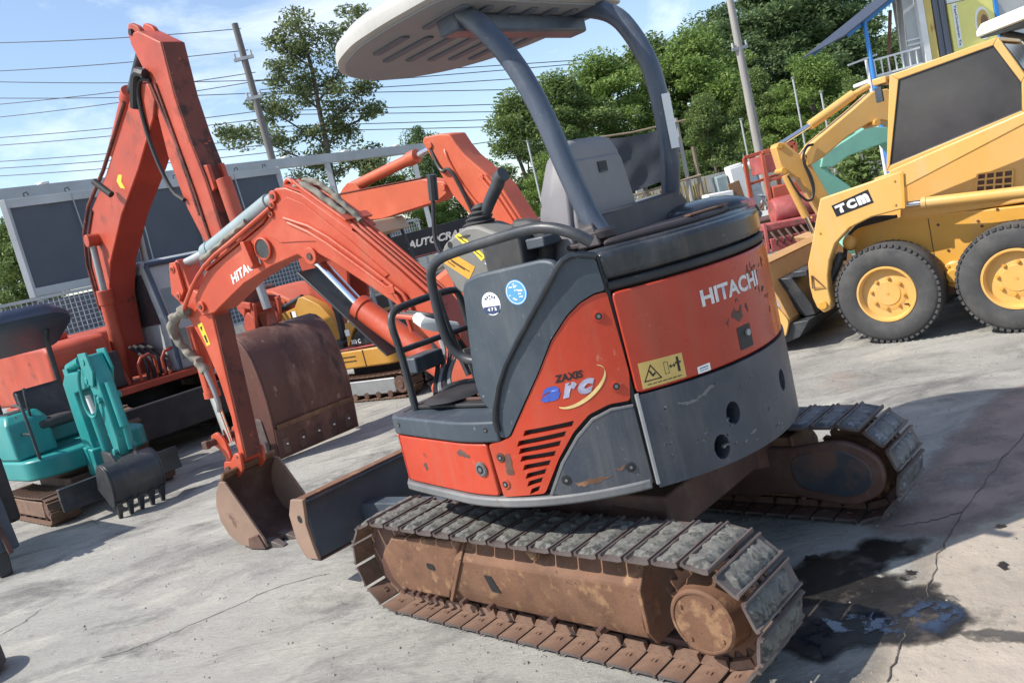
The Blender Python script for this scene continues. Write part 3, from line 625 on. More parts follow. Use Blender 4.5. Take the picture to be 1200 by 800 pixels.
# cab floor
fl = MB(); outline_prism(fl, -.035, .822, .893); flo = ob('cab_floor', fl, M['panel'], exc, bev=.006)
flp = [(.0, .818), (1.392, .818), (1.392, .897), (.0, .897)]
bent_plate('floor_edge', flp, M['panel'], -.05, .010, parent=flo, bev=.012, seg=3); bent_plate('floor_edge', flp, M['panel'], -.05, .010, parent=flo, bev=.012, mirror=True)
fm = MB(); fm.prism([(.52, .60), (.52, -.3), (-.1, -.3), (-.1, .60)], .897, .912, 'z'); mat_o = ob('floor_mat', fm, M['black'], flo, bev=.004)
rb = MB()
for k in range(9): rb.box((.20, .55 - k * .055, .918), (.46, .016, .012))
ob('tread_rib', rb, M['rust_dark'], flo, bev=.003)
rag = MB(); rag.ball((.34, .50, .925), .10, (1.3, 1.5, .22), 2); rag.ball((.42, .40, .93), .08, (1.2, 1.2, .3), 2); ob('rubber_sheet', rag, M['black'], flo)
pd = MB(); pd.box((.50, .10, .98), (.05, .22, .10)); pd.cyl((.47, .0, .9), (.5, .1, .98), .012); pd.bar((.44, .25, .9), (.5, .22, 1.06), .07, .012); pd.bar((.44, .02, .9), (.5, 0.0, 1.06), .07, .012); ob('travel_pedal', pd, M['boot'], exc, bev=.005)

# red side cover with louvres
lv = [((1.486, .853), (1.678, .862)), ((1.453, .818), (1.644, .831)), ((1.452, .790), (1.619, .801)), ((1.451, .762), (1.593, .768)), ((1.453, .730), (1.567, .738)), ((1.455, .698), (1.544, .709)), ((1.454, .669), (1.524, .680)), ((1.457, .640), (1.506, .650))]
holes = []
for (a, za), (b, zb) in lv: holes.append([(a, za - .020), (b - .012, zb - .020), (b, zb), (a + .012, za)])
red = [(1.345, .613), (1.517, .620), (1.596, .738), (1.668, .823), (1.732, .873), (1.806, .893), (1.876, .889), (1.892, .98), (1.878, 1.262), (1.838, 1.262), (1.785, 1.245), (1.735, 1.212), (1.666, 1.143), (1.598, 1.043), (1.441, .838), (1.401, .822), (1.335, .812)]
rc = bent_plate('side_cover', red, M['orange'], -.025, .006, holes=holes, rad=.012, bev=.004)
for (a, za), (b, zb) in lv:
    pass
bent_plate('side_cover', red, M['orange'], -.025, .006, rad=.012, mirror=True)
wedge = [(1.536, .617), (1.602, .725), (1.674, .808), (1.738, .858), (1.808, .878), (1.882, .874), (1.891, .585), (1.70, .590)]
wd = bent_plate('lower_cover', wedge, M['counter'], -.025, .012, rad=.02, bev=.01, label='dark grey lower cover with red scrapes')
bent_plate('lower_cover', wedge, M['counter'], -.025, .012, rad=.02, bev=.01, mirror=True)
wl0 = [(1.536, .617), (1.602, .725), (1.674, .808), (1.738, .858), (1.808, .878), (1.882, .874)]
bent_plate('worn_edge', wl0 + [(1.880, .867), (1.808, .870), (1.742, .850), (1.680, .800), (1.611, .719), (1.548, .617)], M['skirt'], .002, .0135, parent=wd, bev=.001)
bent_plate('panel_backing', [(1.34, .62), (1.90, .62), (1.885, 1.37), (1.78, 1.385), (1.60, 1.19), (1.475, 1.04), (1.405, .89)], M['black'], -.05, -.022, bev=0)
band = [(1.866, 1.375), (1.775, 1.400), (1.722, 1.345), (1.580, 1.185), (1.462, 1.05), (1.395, .905), (1.398, .838), (1.420, .834), (1.438, .842), (1.596, 1.046), (1.664, 1.147), (1.734, 1.217), (1.785, 1.250), (1.838, 1.268), (1.874, 1.268)]
bd = bent_plate('pillar_cover', band, M['panel'], -.03, .010, rad=.012, bev=.008)
bent_plate('pillar_cover', band, M['panel'], -.03, .010, rad=.012, bev=.008, mirror=True)
rib = MB(); rib.tube([osurf(s, z, .016) for s, z in ((1.398, .86), (1.398, .92), (1.463, 1.06), (1.58, 1.195), (1.70, 1.33), (1.75, 1.392), (1.80, 1.408), (1.865, 1.388))], .011, 8, 1); ob('door_seal', rib, M['blackgloss'], exc)
SC = STOT / 2
hood = [(1.902, .905), (STOT - 1.902, .905), (STOT - 1.892, 1.255), (1.892, 1.255)]
hd = bent_plate('engine_hood', hood, M['orange_hood'], -.03, .008, rad=.02, bev=.006)
gap = [(1.885, .60), (1.900, .60), (1.890, 1.385), (1.872, 1.385)]
bent_plate('panel_gap', gap, M['black'], -.03, -.004, bev=0); bent_plate('panel_gap', gap, M['black'], -.03, -.004, bev=0, mirror=True)
seam = MB(); seam.tube([osurf(1.908 - .008 * k / 6, .585 + .32 * k / 6, .010) for k in range(7)], .008, 6); ob('edge_trim', seam, M['steel'], exc)
bent_plate('hood_seal', [(1.885, 1.262), (STOT - 1.885, 1.262), (STOT - 1.885, 1.292), (1.885, 1.292)], M['black'], -.03, .004, bev=.008)
tb = bent_plate('top_band', [(1.880, 1.296), (STOT - 1.880, 1.296), (STOT - 1.872, 1.392), (1.872, 1.392)], M['blackgloss'], -.05, .004, bev=.02, seg=3)
HO = ((2.235, .738, .032, .042), (2.160, .640, .033, .045), (2.575, .752, .03, .042))
hol = [[(s + w * math.cos(t * .5236), z + h * math.sin(t * .5236)) for t in range(12)] for s, z, w, h in HO]
cwt = bent_plate('counterweight', [(1.908, .572), (STOT - 1.908, .572), (STOT - 1.906, .898), (1.906, .898)], M['counter'], -.055, .014, bev=.012, seg=3, holes=hol)
tp = MB(); outline_prism(tp, -.03, 1.36, 1.402, keep=-.46); ob('top_cover', tp, M['blackgloss'], exc, bev=.012)
tp = MB(); outline_prism(tp, -.10, 1.395, 1.425, keep=-.48); ob('top_cover', tp, M['bracket'], exc, bev=.012)
tp = MB(); tp.ball((-.44, -.36, 1.405), .20, (1, 1.1, .30), 3); ob('filler_cap_hump', tp, M['blackgloss'], exc)
st = MB(); st.prism([(-.66, .10), (-.655, -.20), (-.63, -.20), (-.635, .10)], 1.4265, 1.434, 'z'); ob('trim_strip', st, M['rust'], exc, bev=.002)
lamp = MB(); lamp.box((-.60, -.40, 1.405), (.07, .12, .035)); ob('tail_reflector', lamp, surf('faded_pink_lens', (.55, .13, .15), .3, var=.4, vscale=30), exc, bev=.006)
# hood latch, bolts
bent_plate('latch_recess', rounded([(2.338, .932), (2.416, .932), (2.416, 1.014), (2.338, 1.014)], .006), M['blackprint'], .004, .0092, bev=0)
lk = MB(); p = osurf(2.392, .985, .0); q = osurf(2.392, .985, .016); lk.cyl(p, q, .012, n=14); ob('latch_knob', lk, M['steel'], exc)
for s, z, r_, mt in ((1.835, 1.190, .02, 'orange'), (1.841, .947, .02, 'orange'), (1.267, .717, .028, 'skirt'), (1.375, .762, .018, 'rust_dark'), (1.369, .662, .020, 'orange'), (1.607, .661, .018, 'black'), (1.829, .665, .018, 'black'), (1.341, .866, .012, 'black'), (.750, .862, .012, 'black')):
    o1 = .013 if s in (1.607, 1.829) else (.009 if s > 1 else .010)
    b = MB(); b.cyl(osurf(s, z, -.01), osurf(s, z, o1 - .001), r_, n=18); b.cyl(osurf(s, z, o1 - .001), osurf(s, z, o1 + .0015), r_ * .82, n=18); bo = ob('cover_bolt', b, M[mt], exc)
    b = MB(); b.cyl(osurf(s, z, .0), osurf(s, z, o1 + .002), r_ * .6, n=14); ob('bolt_recess', b, M['blackprint'], bo)
    b = MB(); b.cyl(osurf(s, z, .0), osurf(s, z, o1 + .004), r_ * .32, n=6); ob('bolt_head', b, M['skirt'], bo)

# bare patches where the paint has flaked
def flake(poly, d, mat='rust_dark', name='paint_chip'):
    rnd = random.Random(int(poly[0][0] * 997)); pp = []
    for i in range(len(poly)):
        a = Vector(poly[i]); b = Vector(poly[(i + 1) % len(poly)])
        for k in range(5):
            q = a.lerp(b, k / 5); pp.append((q.x + rnd.uniform(-.004, .004), q.y + rnd.uniform(-.004, .004)))
    return bent_plate(name, pp, M[mat], .002, d, bev=0, step=.06)
flake([(2.32, 1.06), (2.345, 1.085), (2.365, 1.062), (2.39, 1.09), (2.385, 1.045), (2.36, 1.03)], .0088); flake([(2.29, 1.045), (2.305, 1.055), (2.30, 1.03)], .0088); flake([(2.41, 1.09), (2.425, 1.08), (2.42, 1.05)], .0088); flake([(2.36, 1.105), (2.37, 1.115), (2.378, 1.10)], .0088)
for k in range(22):
    rnd = random.Random(k + 5); s = rnd.uniform(2.44, 2.62); z = 1.25 - (s - 2.42) * .75 * rnd.uniform(.2, 1.5) - rnd.uniform(0, .05); w = rnd.uniform(.006, .022); h = rnd.uniform(.008, .034)
    flake([(s, z), (s + w * .6, z + h * .3), (s + w, z + h), (s + w * .3, z + h * .8)], .0088, 'rust_dark' if k % 3 else 'rust')
flake([(1.385, .735), (1.40, .775), (1.418, .772), (1.414, .70), (1.388, .695)], .0068)
flake([(1.14, .775), (1.17, .788), (1.20, .775), (1.22, .76), (1.19, .757), (1.155, .762)], .0026)
flake([(.86, .70), (.885, .712), (.89, .685), (.87, .675)], .0026); flake([(.88, .742), (.892, .75), (.895, .733)], .0026)
flake([(1.63, .645), (1.70, .655), (1.755, .648), (1.70, .634), (1.65, .632)], .0128, 'rust'); flake([(1.775, .668), (1.81, .675), (1.80, .66)], .0128, 'rust')
flake([(2.03, .838), (2.10, .832), (2.16, .858), (2.20, .866), (2.16, .846), (2.10, .824), (2.05, .828)], .0146, 'skirt')
for k in range(26):
    rnd = random.Random(k + 50); s = rnd.uniform(1.93, 2.5); z = .60 + .25 * rnd.random() ** 1.6; w = rnd.uniform(.004, .02); h = rnd.uniform(.002, .008)
    flake([(s, z), (s + w, z + h), (s + w * .8, z + h + .003), (s - .002, z + .003)], .0146, 'skirt', 'scratch')

# print on the bodywork (flat transfers bent with the panels)
def onbody(s0, z0, d, sgn=1): return lambda u, v: osurf(s0 + u, z0 + v, d)
lettering('HITACHI', .1, M['greyprint'], hd, onbody(2.202, 1.125, .0092), bold=.0035, fit=(.335, .058))
def slant(s0, z0, d, k): return lambda u, v: osurf(s0 + u, z0 + v + u * k, d)
lettering('ZAXIS', .1, M['blackprint'], rc, slant(1.645, 1.000, .0072, .02), bold=.004, shear=.15, fit=(.098, .026))
lettering('a', .1, M['blueprint'], rc, slant(1.583, .940, .0074, .03), bold=.008, shear=.4, fit=(.074, .050))
lettering('r', .1, M['lilacprint'], rc, slant(1.660, .943, .0074, .03), bold=.008, shear=.4, fit=(.056, .050))
lettering('c', .1, M['lilacprint'], rc, slant(1.714, .944, .0074, .03), bold=.006, shear=.4, fit=(.062, .050))

sw = []
for k in range(25):
    t = -2.55 + 3.35 * k / 24; sw.append((1.722 + .092 * math.cos(t) + .012 * math.sin(t), .972 + .055 * math.sin(t) + .030 * math.cos(t), .0055 * math.sin(math.pi * min(1, (k + 2) / 26)) + .001))
bmk = MB(); ra = [bmk.bm.verts.new(osurf(s, z + w, .0076)) for s, z, w in sw]; rb_ = [bmk.bm.verts.new(osurf(s + w * .5, z - w, .0076)) for s, z, w in sw]
for i in range(24): bmk.bm.faces.new((ra[i], ra[i + 1], rb_[i + 1], rb_[i]))
ob('swoosh', bmk, M['goldprint'], rc, smooth=0)
def flat(name, poly, mat, d, parent=hd): return bent_plate(name, poly, M[mat], d - .0006, d, parent=parent, bev=0, step=.04)
wl_ = flat('warning_label', [(1.925, .915), (2.084, .915), (2.084, 1.000), (1.926, 1.004)], 'tansticker', .0095)
def stroke(pts, w, mat, d, parent, close=False):
    if close: pts = pts + [pts[0]]
    mb = MB()
    for (a, za), (b, zb) in zip(pts[:-1], pts[1:]):
        e = Vector((b - a, zb - za)).normalized() * w * .5; n = Vector((-e.y, e.x)); a0, b0 = a - e.x, b + e.x; z0, z1 = za - e.y, zb + e.y
        q = [mb.bm.verts.new(osurf(x, z, d)) for x, z in ((a0 + n.x, z0 + n.y), (b0 + n.x, z1 + n.y), (b0 - n.x, z1 - n.y), (a0 - n.x, z0 - n.y))]; mb.bm.faces.new(q)
    return ob('pictogram', mb, M[mat], parent, smooth=0)
stroke([(1.937, .938), (1.995, .938), (1.966, .988)], .004, 'blackprint', .0102, wl_, True)
stroke([(1.960, .968), (1.968, .952), (1.976, .958)], .006, 'blackprint', .0102, wl_)
stroke([(2.012, .945), (2.026, .945), (2.026, .985), (2.012, .985)], .0015, 'blackprint', .0102, wl_, True)
stroke([(2.032, .966), (2.050, .966)], .004, 'blackprint', .0102, wl_); stroke([(2.036, .971), (2.031, .966), (2.036, .961)], .003, 'blackprint', .0102, wl_); stroke([(2.046, .971), (2.051, .966), (2.046, .961)], .003, 'blackprint', .0102, wl_)
stroke([(2.063, .945), (2.063, .978)], .009, 'blackprint', .0102, wl_); stroke([(2.055, .972), (2.071, .972)], .006, 'blackprint', .0102, wl_); stroke([(2.063, .986), (2.063, .988)], .008, 'blackprint', .0102, wl_)
for k in range(7): stroke([(1.945 + k * .018, .925), (1.957 + k * .018, .926)], .003, 'blackprint', .0102, wl_)
w2 = flat('white_label', [(2.130, .910), (2.183, .910), (2.183, .936), (2.130, .934)], 'whiteprint', .0095)
stroke([(2.14, .926), (2.172, .927)], .003, 'navyprint', .0101, w2); stroke([(2.14, .918), (2.172, .919)], .002, 'navyprint', .0101, w2)

# ---- cab side panel, rails, seat, consoles
sp_ = [(.045, 1.360), (.020, 1.388), (-.045, 1.402), (-.372, 1.412), (-.425, 1.395), (-.44, 1.31), (-.30, 1.16), (-.10, 1.0), (.02, .88), (.06, .88), (.10, .93), (.105, 1.02)]
pn = MB(); pn.prism(rounded(sp_, .03), .575, .605); sidep = ob('side_panel', pn, M['panel'], exc, bev=.012, seg=3)
def disc(x, z, rx, rz, y, mat, parent, name='round_sticker', n=28):
    mb = MB(); mb.prism([(x + rx * math.cos(6.2832 * k / n), z + rz * math.sin(6.2832 * k / n)) for k in range(n)], y, y + .0008); return ob(name, mb, M[mat], parent, smooth=0)
s1 = disc(-.089, 1.288, .046, .043, .6052, 'whiteprint', sidep)
for a, b, c_, d_ in ((-.131, -.047, 1.265, 1.279),):
    mb = MB(); mb.prism([(a, d_), (b, d_), (b + .0, c_ + .002), (-.055, 1.255), (-.089, 1.249), (-.122, 1.255)], .6062, .6066); ob('sticker_band', mb, M['navyprint'], s1)
lettering('HITACHI', .02, M['navyprint'], s1, lambda u, v: Vector((-.064 - u, .6066, 1.302 + v)), fit=(.05, .009))
for k in range(5):
    mb = MB(); mb.box((-.066 - k * .012, .6066, 1.318 - abs(k - 2) * .004), (.007, .0006, .006)); ob('print_mark', mb, M['navyprint'], s1)
lettering('4 7 2', .02, M['whiteprint'], s1, lambda u, v: Vector((-.066 - u, .6071, 1.262 + v)), fit=(.046, .012), bold=.001)
s2 = disc(-.223, 1.315, .050, .045, .6052, 'skyprint', sidep)
for rr, w in ((.92, .05),):
    mb = MB(); n = 32; A = []; B_ = []
    for k in range(n):
        t = 6.2832 * k / n; A.append(mb.bm.verts.new((-.223 + .050 * rr * math.cos(t), .6064, 1.315 + .045 * rr * math.sin(t)))); B_.append(mb.bm.verts.new((-.223 + .050 * (rr - w) * math.cos(t), .6064, 1.315 + .045 * (rr - w) * math.sin(t))))
    for k in range(n): mb.bm.faces.new((A[k], A[(k + 1) % n], B_[(k + 1) % n], B_[k]))
    ob('sticker_ring', mb, M['whiteprint'], s2, smooth=0)
for k in range(14):
    rnd = random.Random(k); t = rnd.uniform(0, 6.28); q_ = rnd.uniform(.1, .7); mb = MB(); mb.box((-.223 + .05 * q_ * math.cos(t), .6064, 1.315 + .045 * q_ * math.sin(t)), (rnd.uniform(.006, .02), .0006, .004)); ob('print_mark', mb, M['whiteprint'], s2)

rl = MB(); rl.tube([(-.60, .615, 1.435), (-.56, .64, 1.475), (-.47, .655, 1.515), (-.36, .655, 1.52), (-.05, .645, 1.502), (.08, .64, 1.490), (.155, .635, 1.455), (.175, .63, 1.38), (.190, .62, 1.22), (.185, .60, 1.14), (.15, .585, 1.09), (.08, .575, 1.07)], .019, 12, 2); ob('hand_rail', rl, M['blacktube'], exc)
rl = MB(); rl.tube([(.5, .60, .89), (.5, .60, 1.15), (.5, .615, 1.27), (.5, .59, 1.315), (.5, .52, 1.325), (.5, .25, 1.335), (.5, .19, 1.31), (.5, .19, .9)], .016, 10, 2); rl.tube([(.5, .605, 1.15), (.5, .20, 1.15)], .013, 8); ob('front_guard_rail', rl, M['blacktube'], exc)
rl = MB(); rl.tube([(.22, .57, 1.36), (.21, .57, 1.2), (.16, .57, 1.02)], .012, 8, 1); ob('panel_edge_tube', rl, M['blacktube'], exc)
# seat: high grey back, cushion
sb = MB()
def seat_sec(z, w, x0, x1): return [(x0, .075 - w, z), (x0, .075 + w, z), ((x0 + x1) / 2, .075 + w + .012, z), (x1, .075 + w - .02, z), (x1, .075 - w + .02, z), ((x0 + x1) / 2, .075 - w - .012, z)]
sb.loft([seat_sec(1.0, .23, -.27, -.06), seat_sec(1.40, .225, -.27, -.08), seat_sec(1.62, .20, -.285, -.13), seat_sec(1.735, .165, -.29, -.165), seat_sec(1.785, .135, -.285, -.195), seat_sec(1.80, .09, -.27, -.215)])
seat = ob('seat', sb, M['seatgrey'], exc, bev=.02, seg=3, smooth=50)
m_ = MB(); m_.prism(rounded([(-.125, 1.02), (.275, 1.02), (.275, 1.50), (.235, 1.722), (-.085, 1.722), (-.125, 1.50)], .03), -.302, -.270, 'x'); ob('seat_shell', m_, M['seatgrey'], seat, bev=.01)
m_ = MB(); m_.box((-.303, .055, 1.68), (.006, .055, .04)); ob('shell_slot', m_, M['black'], seat)
m_ = MB(); m_.box((-.303, .055, 1.662), (.008, .040, .006)); ob('shell_slot_lip', m_, M['panel'], seat)
m_ = MB(); m_.box((.10, .06, 1.20), (.46, .46, .14)); ob('seat_cushion', m_, M['boot'], seat, bev=.05, seg=4)
m_ = MB(); m_.box((.05, .06, 1.0), (.4, .44, .25)); ob('seat_base', m_, M['black'], seat, bev=.01)
m_ = MB(); m_.tube([(-.10, .335, 1.30), (-.17, .335, 1.40), (-.185, .335, 1.47), (-.14, .335, 1.52), (-.05, .335, 1.53)], .035, 10, 1); m_.box((-.05, .335, 1.35), (.22, .07, .12)); ob('arm_rest', m_, M['boot'], seat, bev=.01)
for s in (1, -1):
    yc = .37 if s > 0 else -.24
    cb = MB(); cb.prism(rounded([(.335, 1.535), (.20, 1.580), (.13, 1.575), (.02, 1.52), (-.02, 1.30), (.20, 1.25), (.33, 1.345), (.385, 1.47)], .025), yc - .085, yc + .06)
    con = ob('control_console', cb, M['console'], exc, (-.065, 0, 0), bev=.012)
    for (x0_, z0_), (x1_, z1_) in (((.325, 1.475), (.225, 1.405)), ((.315, 1.462), (.25, 1.416)), ((.335, 1.462), (.30, 1.436)), ((.245, 1.552), (.205, 1.520)), ((.168, 1.480), (.138, 1.452))):
        cb = MB(); cb.bar((x0_, yc + .0618, z0_), (x1_, yc + .0618, z1_), .0006, .004, (.5, 0, .8)); ob('print_mark', cb, M['blackprint'], con)
    cb = MB(); cb.cyl((.30, yc + .055, 1.525), (.30, yc + .0612, 1.525), .014, n=14); ob('bolt_hole', cb, M['blackprint'], con)
    cb = MB(); cb.box((.02, yc - .01, 1.42), (.20, .17, .17)); ob('console_pod', cb, M['boot'], con, bev=.012)
    cb = MB(); cb.prism([(.36, 1.46), (.31, 1.50), (.19, 1.42), (.24, 1.375)], yc + .0605, yc + .0615); ob('amber_label', cb, M['ambersticker'], con)
    cb = MB(); cb.prism([(.262, 1.555), (.232, 1.562), (.19, 1.522), (.218, 1.510)], yc + .0605, yc + .0615); ob('yellow_label', cb, M['yellowprint'], con)
    cb = MB(); cb.prism([(.185, 1.485), (.155, 1.492), (.12, 1.45), (.148, 1.437)], yc + .0605, yc + .0615); ob('yellow_label', cb, M['yellowprint'], con)
    cb = MB(); cb.cyl((.125, yc + .063, 1.425), (.085, yc + .063, 1.385), .008, n=8); ob('key_switch', cb, M['chrome'], con)
    cb = MB(); cb.box((-.13, yc, 1.46), (.09, .10, .04)); ob('switch_panel', cb, M['panel'], con, bev=.006)
    prof = []
    for k in range(11): prof.append((.090 - .0052 * k - (.013 if k % 2 else 0), 1.545 + .0095 * k))
    cb = MB(); cb.lathe([(.02, 1.543)] + prof + [(.02, 1.655)], (.205, yc - .02, 0), 'z', 20)
    for v_ in cb.bm.verts: v_.co.x -= (v_.co.z - 1.555) * .45
    jy = ob('joystick_boot', cb, M['boot'], con)
    cb = MB(); cb.tube([(.155, yc - .02, 1.60), (.115, yc - .02, 1.645), (.045, yc - .02, 1.705), (.030, yc - .02, 1.728), (.003, yc - .02, 1.738)], .022, 12, 2, taper=.029); ob('joystick', cb, M['blacktube'], con)
lv_ = MB(); lv_.tube([(.52, .17, 1.84), (.545, .17, 1.73)], .022, 10); ob('lever_grip', lv_, M['blacktube'], exc)
lv_ = MB(); lv_.tube([(.545, .17, 1.75), (.60, .17, 1.58), (.60, .17, 1.52), (.54, .17, 1.40), (.50, .16, .95)], .010, 8, 1); ob('travel_lever', lv_, M['blacktube'], exc)

e = MB(); e.box((-.50, 0, 1.13), (.04, 1.05, .50)); ob('fire_wall', e, M['black'], exc)
e = MB(); e.box((.62, .40, 1.055), (.10, .17, .07)); ob('step_block', e, M['panel'], exc, bev=.008)
e = MB(); e.tube([(.70, .30, 1.235), (.62, .33, 1.205), (.60, .18, 1.15)], .028, 10, 1); ob('cream_sleeve', e, M['white'], exc)
for k in range(3):
    e = MB(); e.tube([(.86, .30 - .04 * k, 1.26), (.72, .29 - .03 * k, 1.235), (.66, .25 - .04 * k, 1.20), (.62, .16, 1.10), (.60, .10 + .03 * k, .95)], .012, 7, 2); ob('hose', e, M['hose'] if k else M['orange_boom'], exc)
for k in range(4):
    e = MB(); e.tube([(.68, .12 + .05 * k, 1.16 - .02 * k), (.60, .20 + .04 * k, 1.05), (.55, .34 + .03 * k, .97 - .01 * k), (.46, .42 + .03 * k, .93)], .011, 6, 2); ob('hose', e, M['hose'] if k % 2 else M['steel'], exc)
# ---- canopy: two bent posts, bracket, roof
LP = [(-.47, 1.43), (-.44, 1.48), (-.405, 1.59), (-.37, 1.72), (-.345, 1.84), (-.305, 1.97), (-.25, 2.10), (-.18, 2.21), (-.10, 2.31), (0.02, 2.375), (.2, 2.39)]
RP = [(-.315, 1.44), (-.33, 1.52), (-.362, 1.64), (-.372, 1.78), (-.372, 1.9), (-.36, 2.05), (-.31, 2.18), (-.25, 2.28), (-.13, 2.35), (.02, 2.385), (.2, 2.39)]
for P_, y in ((LP, .37), (RP, -.34)):
    c_ = MB(); c_.tube([(x, y + (.02 if i > 8 else 0), z) for i, (x, z) in enumerate(P_)], .039, 16, 2); po = ob('canopy_post', c_, M['tubeblue'], exc)
    if y < 0:
        e = MB(); 
        e.bar((-.408, y + .020, 1.69), (-.410, y + .020, 1.80), .036, .006, (-.85, .5, 0)); e.bar((-.410, y + .020, 1.80), (-.412, y + .020, 1.91), .036, .006, (-.85, .5, 0))
        ob('paper_strip', e, M['white'], po, bev=.001)
    else:
        e = MB(); e.lathe([(.05, 1.425), (.058, 1.43), (.058, 1.452), (.05, 1.462)], (-.455, y, 0), 'z', 20); ob('post_collar', e, M['bracket'], po)
bk = MB(); bk.loft([[(-.50, .43, 1.405), (-.40, .44, 1.405), (-.40, .42, 1.47), (-.47, .42, 1.48)], [(-.47, .38, 1.405), (-.37, .38, 1.405), (-.39, .38, 1.505), (-.45, .38, 1.505)], [(-.38, -.36, 1.405), (-.28, -.36, 1.405), (-.30, -.36, 1.525), (-.36, -.36, 1.525)], [(-.37, -.43, 1.405), (-.29, -.43, 1.405), (-.30, -.41, 1.48), (-.35, -.41, 1.48)]])
ob('canopy_bracket', bk, M['bracket'], exc, bev=.008)
bk = MB(); bk.bar((-.40, .30, 1.412), (-.32, -.40, 1.412), .30, .02); ob('bracket_foot', bk, M['bracket'], exc, bev=.006)
roofp = [(-.21, .60), (.10, .60), (.34, .575), (.56, .49), (.73, .36), (.83, .20), (.86, .05), (.83, -.14), (.73, -.31), (.56, -.43), (.34, -.49), (.10, -.50), (-.21, -.50)]
rp_ = rounded(roofp, .07, 3); cxy = Vector((.3, .05))
def ring(k, z): return [(cxy.x + (x - cxy.x) * k, cxy.y + (y - cxy.y) * k, z) for x, y in rp_]
cn_ = MB(); cn_.loft([ring(.955, 2.345), ring(1.0, 2.352), ring(1.004, 2.385), ring(.985, 2.415), ring(.93, 2.438), ring(.6, 2.462), ring(.2, 2.468)])
can = ob('canopy_roof', cn_, M['canopy'], exc, smooth=50)
e = MB(); e.prism([(cxy.x + (x - cxy.x) * .95, cxy.y + (y - cxy.y) * .95) for x, y in rp_], 2.338, 2.346, 'z'); ob('roof_lining', e, M['canopy_under'], can, bev=.003)
for k, y in enumerate((.40, .27, .14, .01, -.12, -.25, -.36)):
    for a, b in ((.20, .52), (-.14, .11)):
        if abs(y - .05) > .3 and a > .1: b = .42
        e = MB(); e.prism(rounded([(a, y + .022 + .02), (b, y + .022), (b, y - .022), (a, y - .022 + .02)], .015), 2.330, 2.3385, 'z'); ob('roof_slot', e, M['slot'], can, bev=.002)
e = MB(); e.box((-.02, .02, 2.305), (.10, .80, .07)); ob('roof_beam', e, M['tubeblue'], can, bev=.012)

# ---- boom group, swung 9 degrees to the left
BL = (.75, 0, 0); BR = R(9)
def bob(name, mb, mat, parent=exc, **k):
    if parent is exc: return ob(name, mb, mat, exc, BL, BR, **k)
    return ob(name, mb, mat, parent, **k)
sw_ = MB(); sw_.prism([(-.22, .62), (.10, .60), (.20, .70), (.22, .86), (.10, .98), (-.02, 1.0), (-.10, .90), (-.22, .86)], -.10, .10); sw_.cyl((-.02, 0, .55), (-.02, 0, 1.0), .10); bob('swing_post', sw_, M['orange_boom'], bev=.015)
bm1 = [(1.0, 1.985), (.940, 2.022), (.86, 2.010), (.755, 1.955), (.46, 1.695), (.23, 1.455), (.085, 1.293), (-.04, 1.10), (-.06, .96), (.03, .93), (.10, 1.03), (.315, 1.301), (.471, 1.425), (.68, 1.585), (.755, 1.635), (.83, 1.592), (.904, 1.655), (1.126, 1.632), (1.40, 1.575), (1.74, 1.450), (1.86, 1.448), (1.895, 1.50), (1.883, 1.565), (1.712, 1.695), (1.10, 1.862), (1.03, 1.90)]
b_ = MB(); b_.prism(bm1, -.085, .085); boom = bob('boom', b_, M['orange_boom'], bev=.008)
e = MB()     # raised side stiffener
e.prism([(.97, 1.94), (.86, 1.96), (.75, 1.90), (.50, 1.66), (.30, 1.45), (.38, 1.42), (.66, 1.64), (.74, 1.70), (.86, 1.72), (1.0, 1.74), (1.08, 1.79)], .0855, .0905); ob('side_plate', e, M['orange_boom'], boom, bev=.003)
e = MB(); e.prism([(.47, 1.705), (.755, 1.962), (.86, 2.016), (.855, 2.024), (.745, 1.972), (.46, 1.714)], -.089, .089); ob('top_flange', e, M['orange_boom'], boom)
e = MB(); e.prism([(1.03, 1.91), (1.10, 1.868), (1.70, 1.702), (1.71, 1.712), (1.11, 1.880), (1.04, 1.922)], -.089, .089); ob('top_flange', e, M['orange_boom'], boom)
for x, z, r_ in ((.955, 1.985, .022), (.98, 1.945, .016), (1.01, 1.90, .014), (.80, 1.632, .034), (1.83, 1.505, .024)):
    e = MB(); e.cyl((x, -.10, z), (x, .102, z), r_ * 1.35, n=18); bo = ob('pin_boss', e, M['orange_boom'], boom, bev=.003); e = MB(); e.cyl((x, .10, z), (x, .108, z), r_ * .55, n=12); ob('pin', e, M['rust_dark'], bo)
lettering('HITACHI', .1, M['whiteprint'], boom, lambda u, v: Vector((1.492 - u * .966, .0866, 1.585 + u * .26 + v)), bold=.003, fit=(.295, .058))
# work lamp on the boom
e = MB(); e.lathe([(.01, .086), (.060, .086), (.064, .095), (.064, .104), (.056, .107), (.052, .098), (.01, .094)], (1.145, 0, 1.735), 'y', 24); wl2 = ob('work_lamp', e, M['orange_boom'], boom)
e = MB(); e.lathe([(.001, .0975), (.052, .0975), (.052, .101), (.001, .101)], (1.145, 0, 1.735), 'y', 20); ob('lamp_glass', e, M['blackgloss'], wl2)
e = MB(); e.prism([(1.275, 1.80), (1.245, 1.80), (1.215, 1.66), (1.245, 1.64), (1.27, 1.68)], .088, .135); ob('lamp_guard', e, M['orange_boom'], boom, bev=.004)
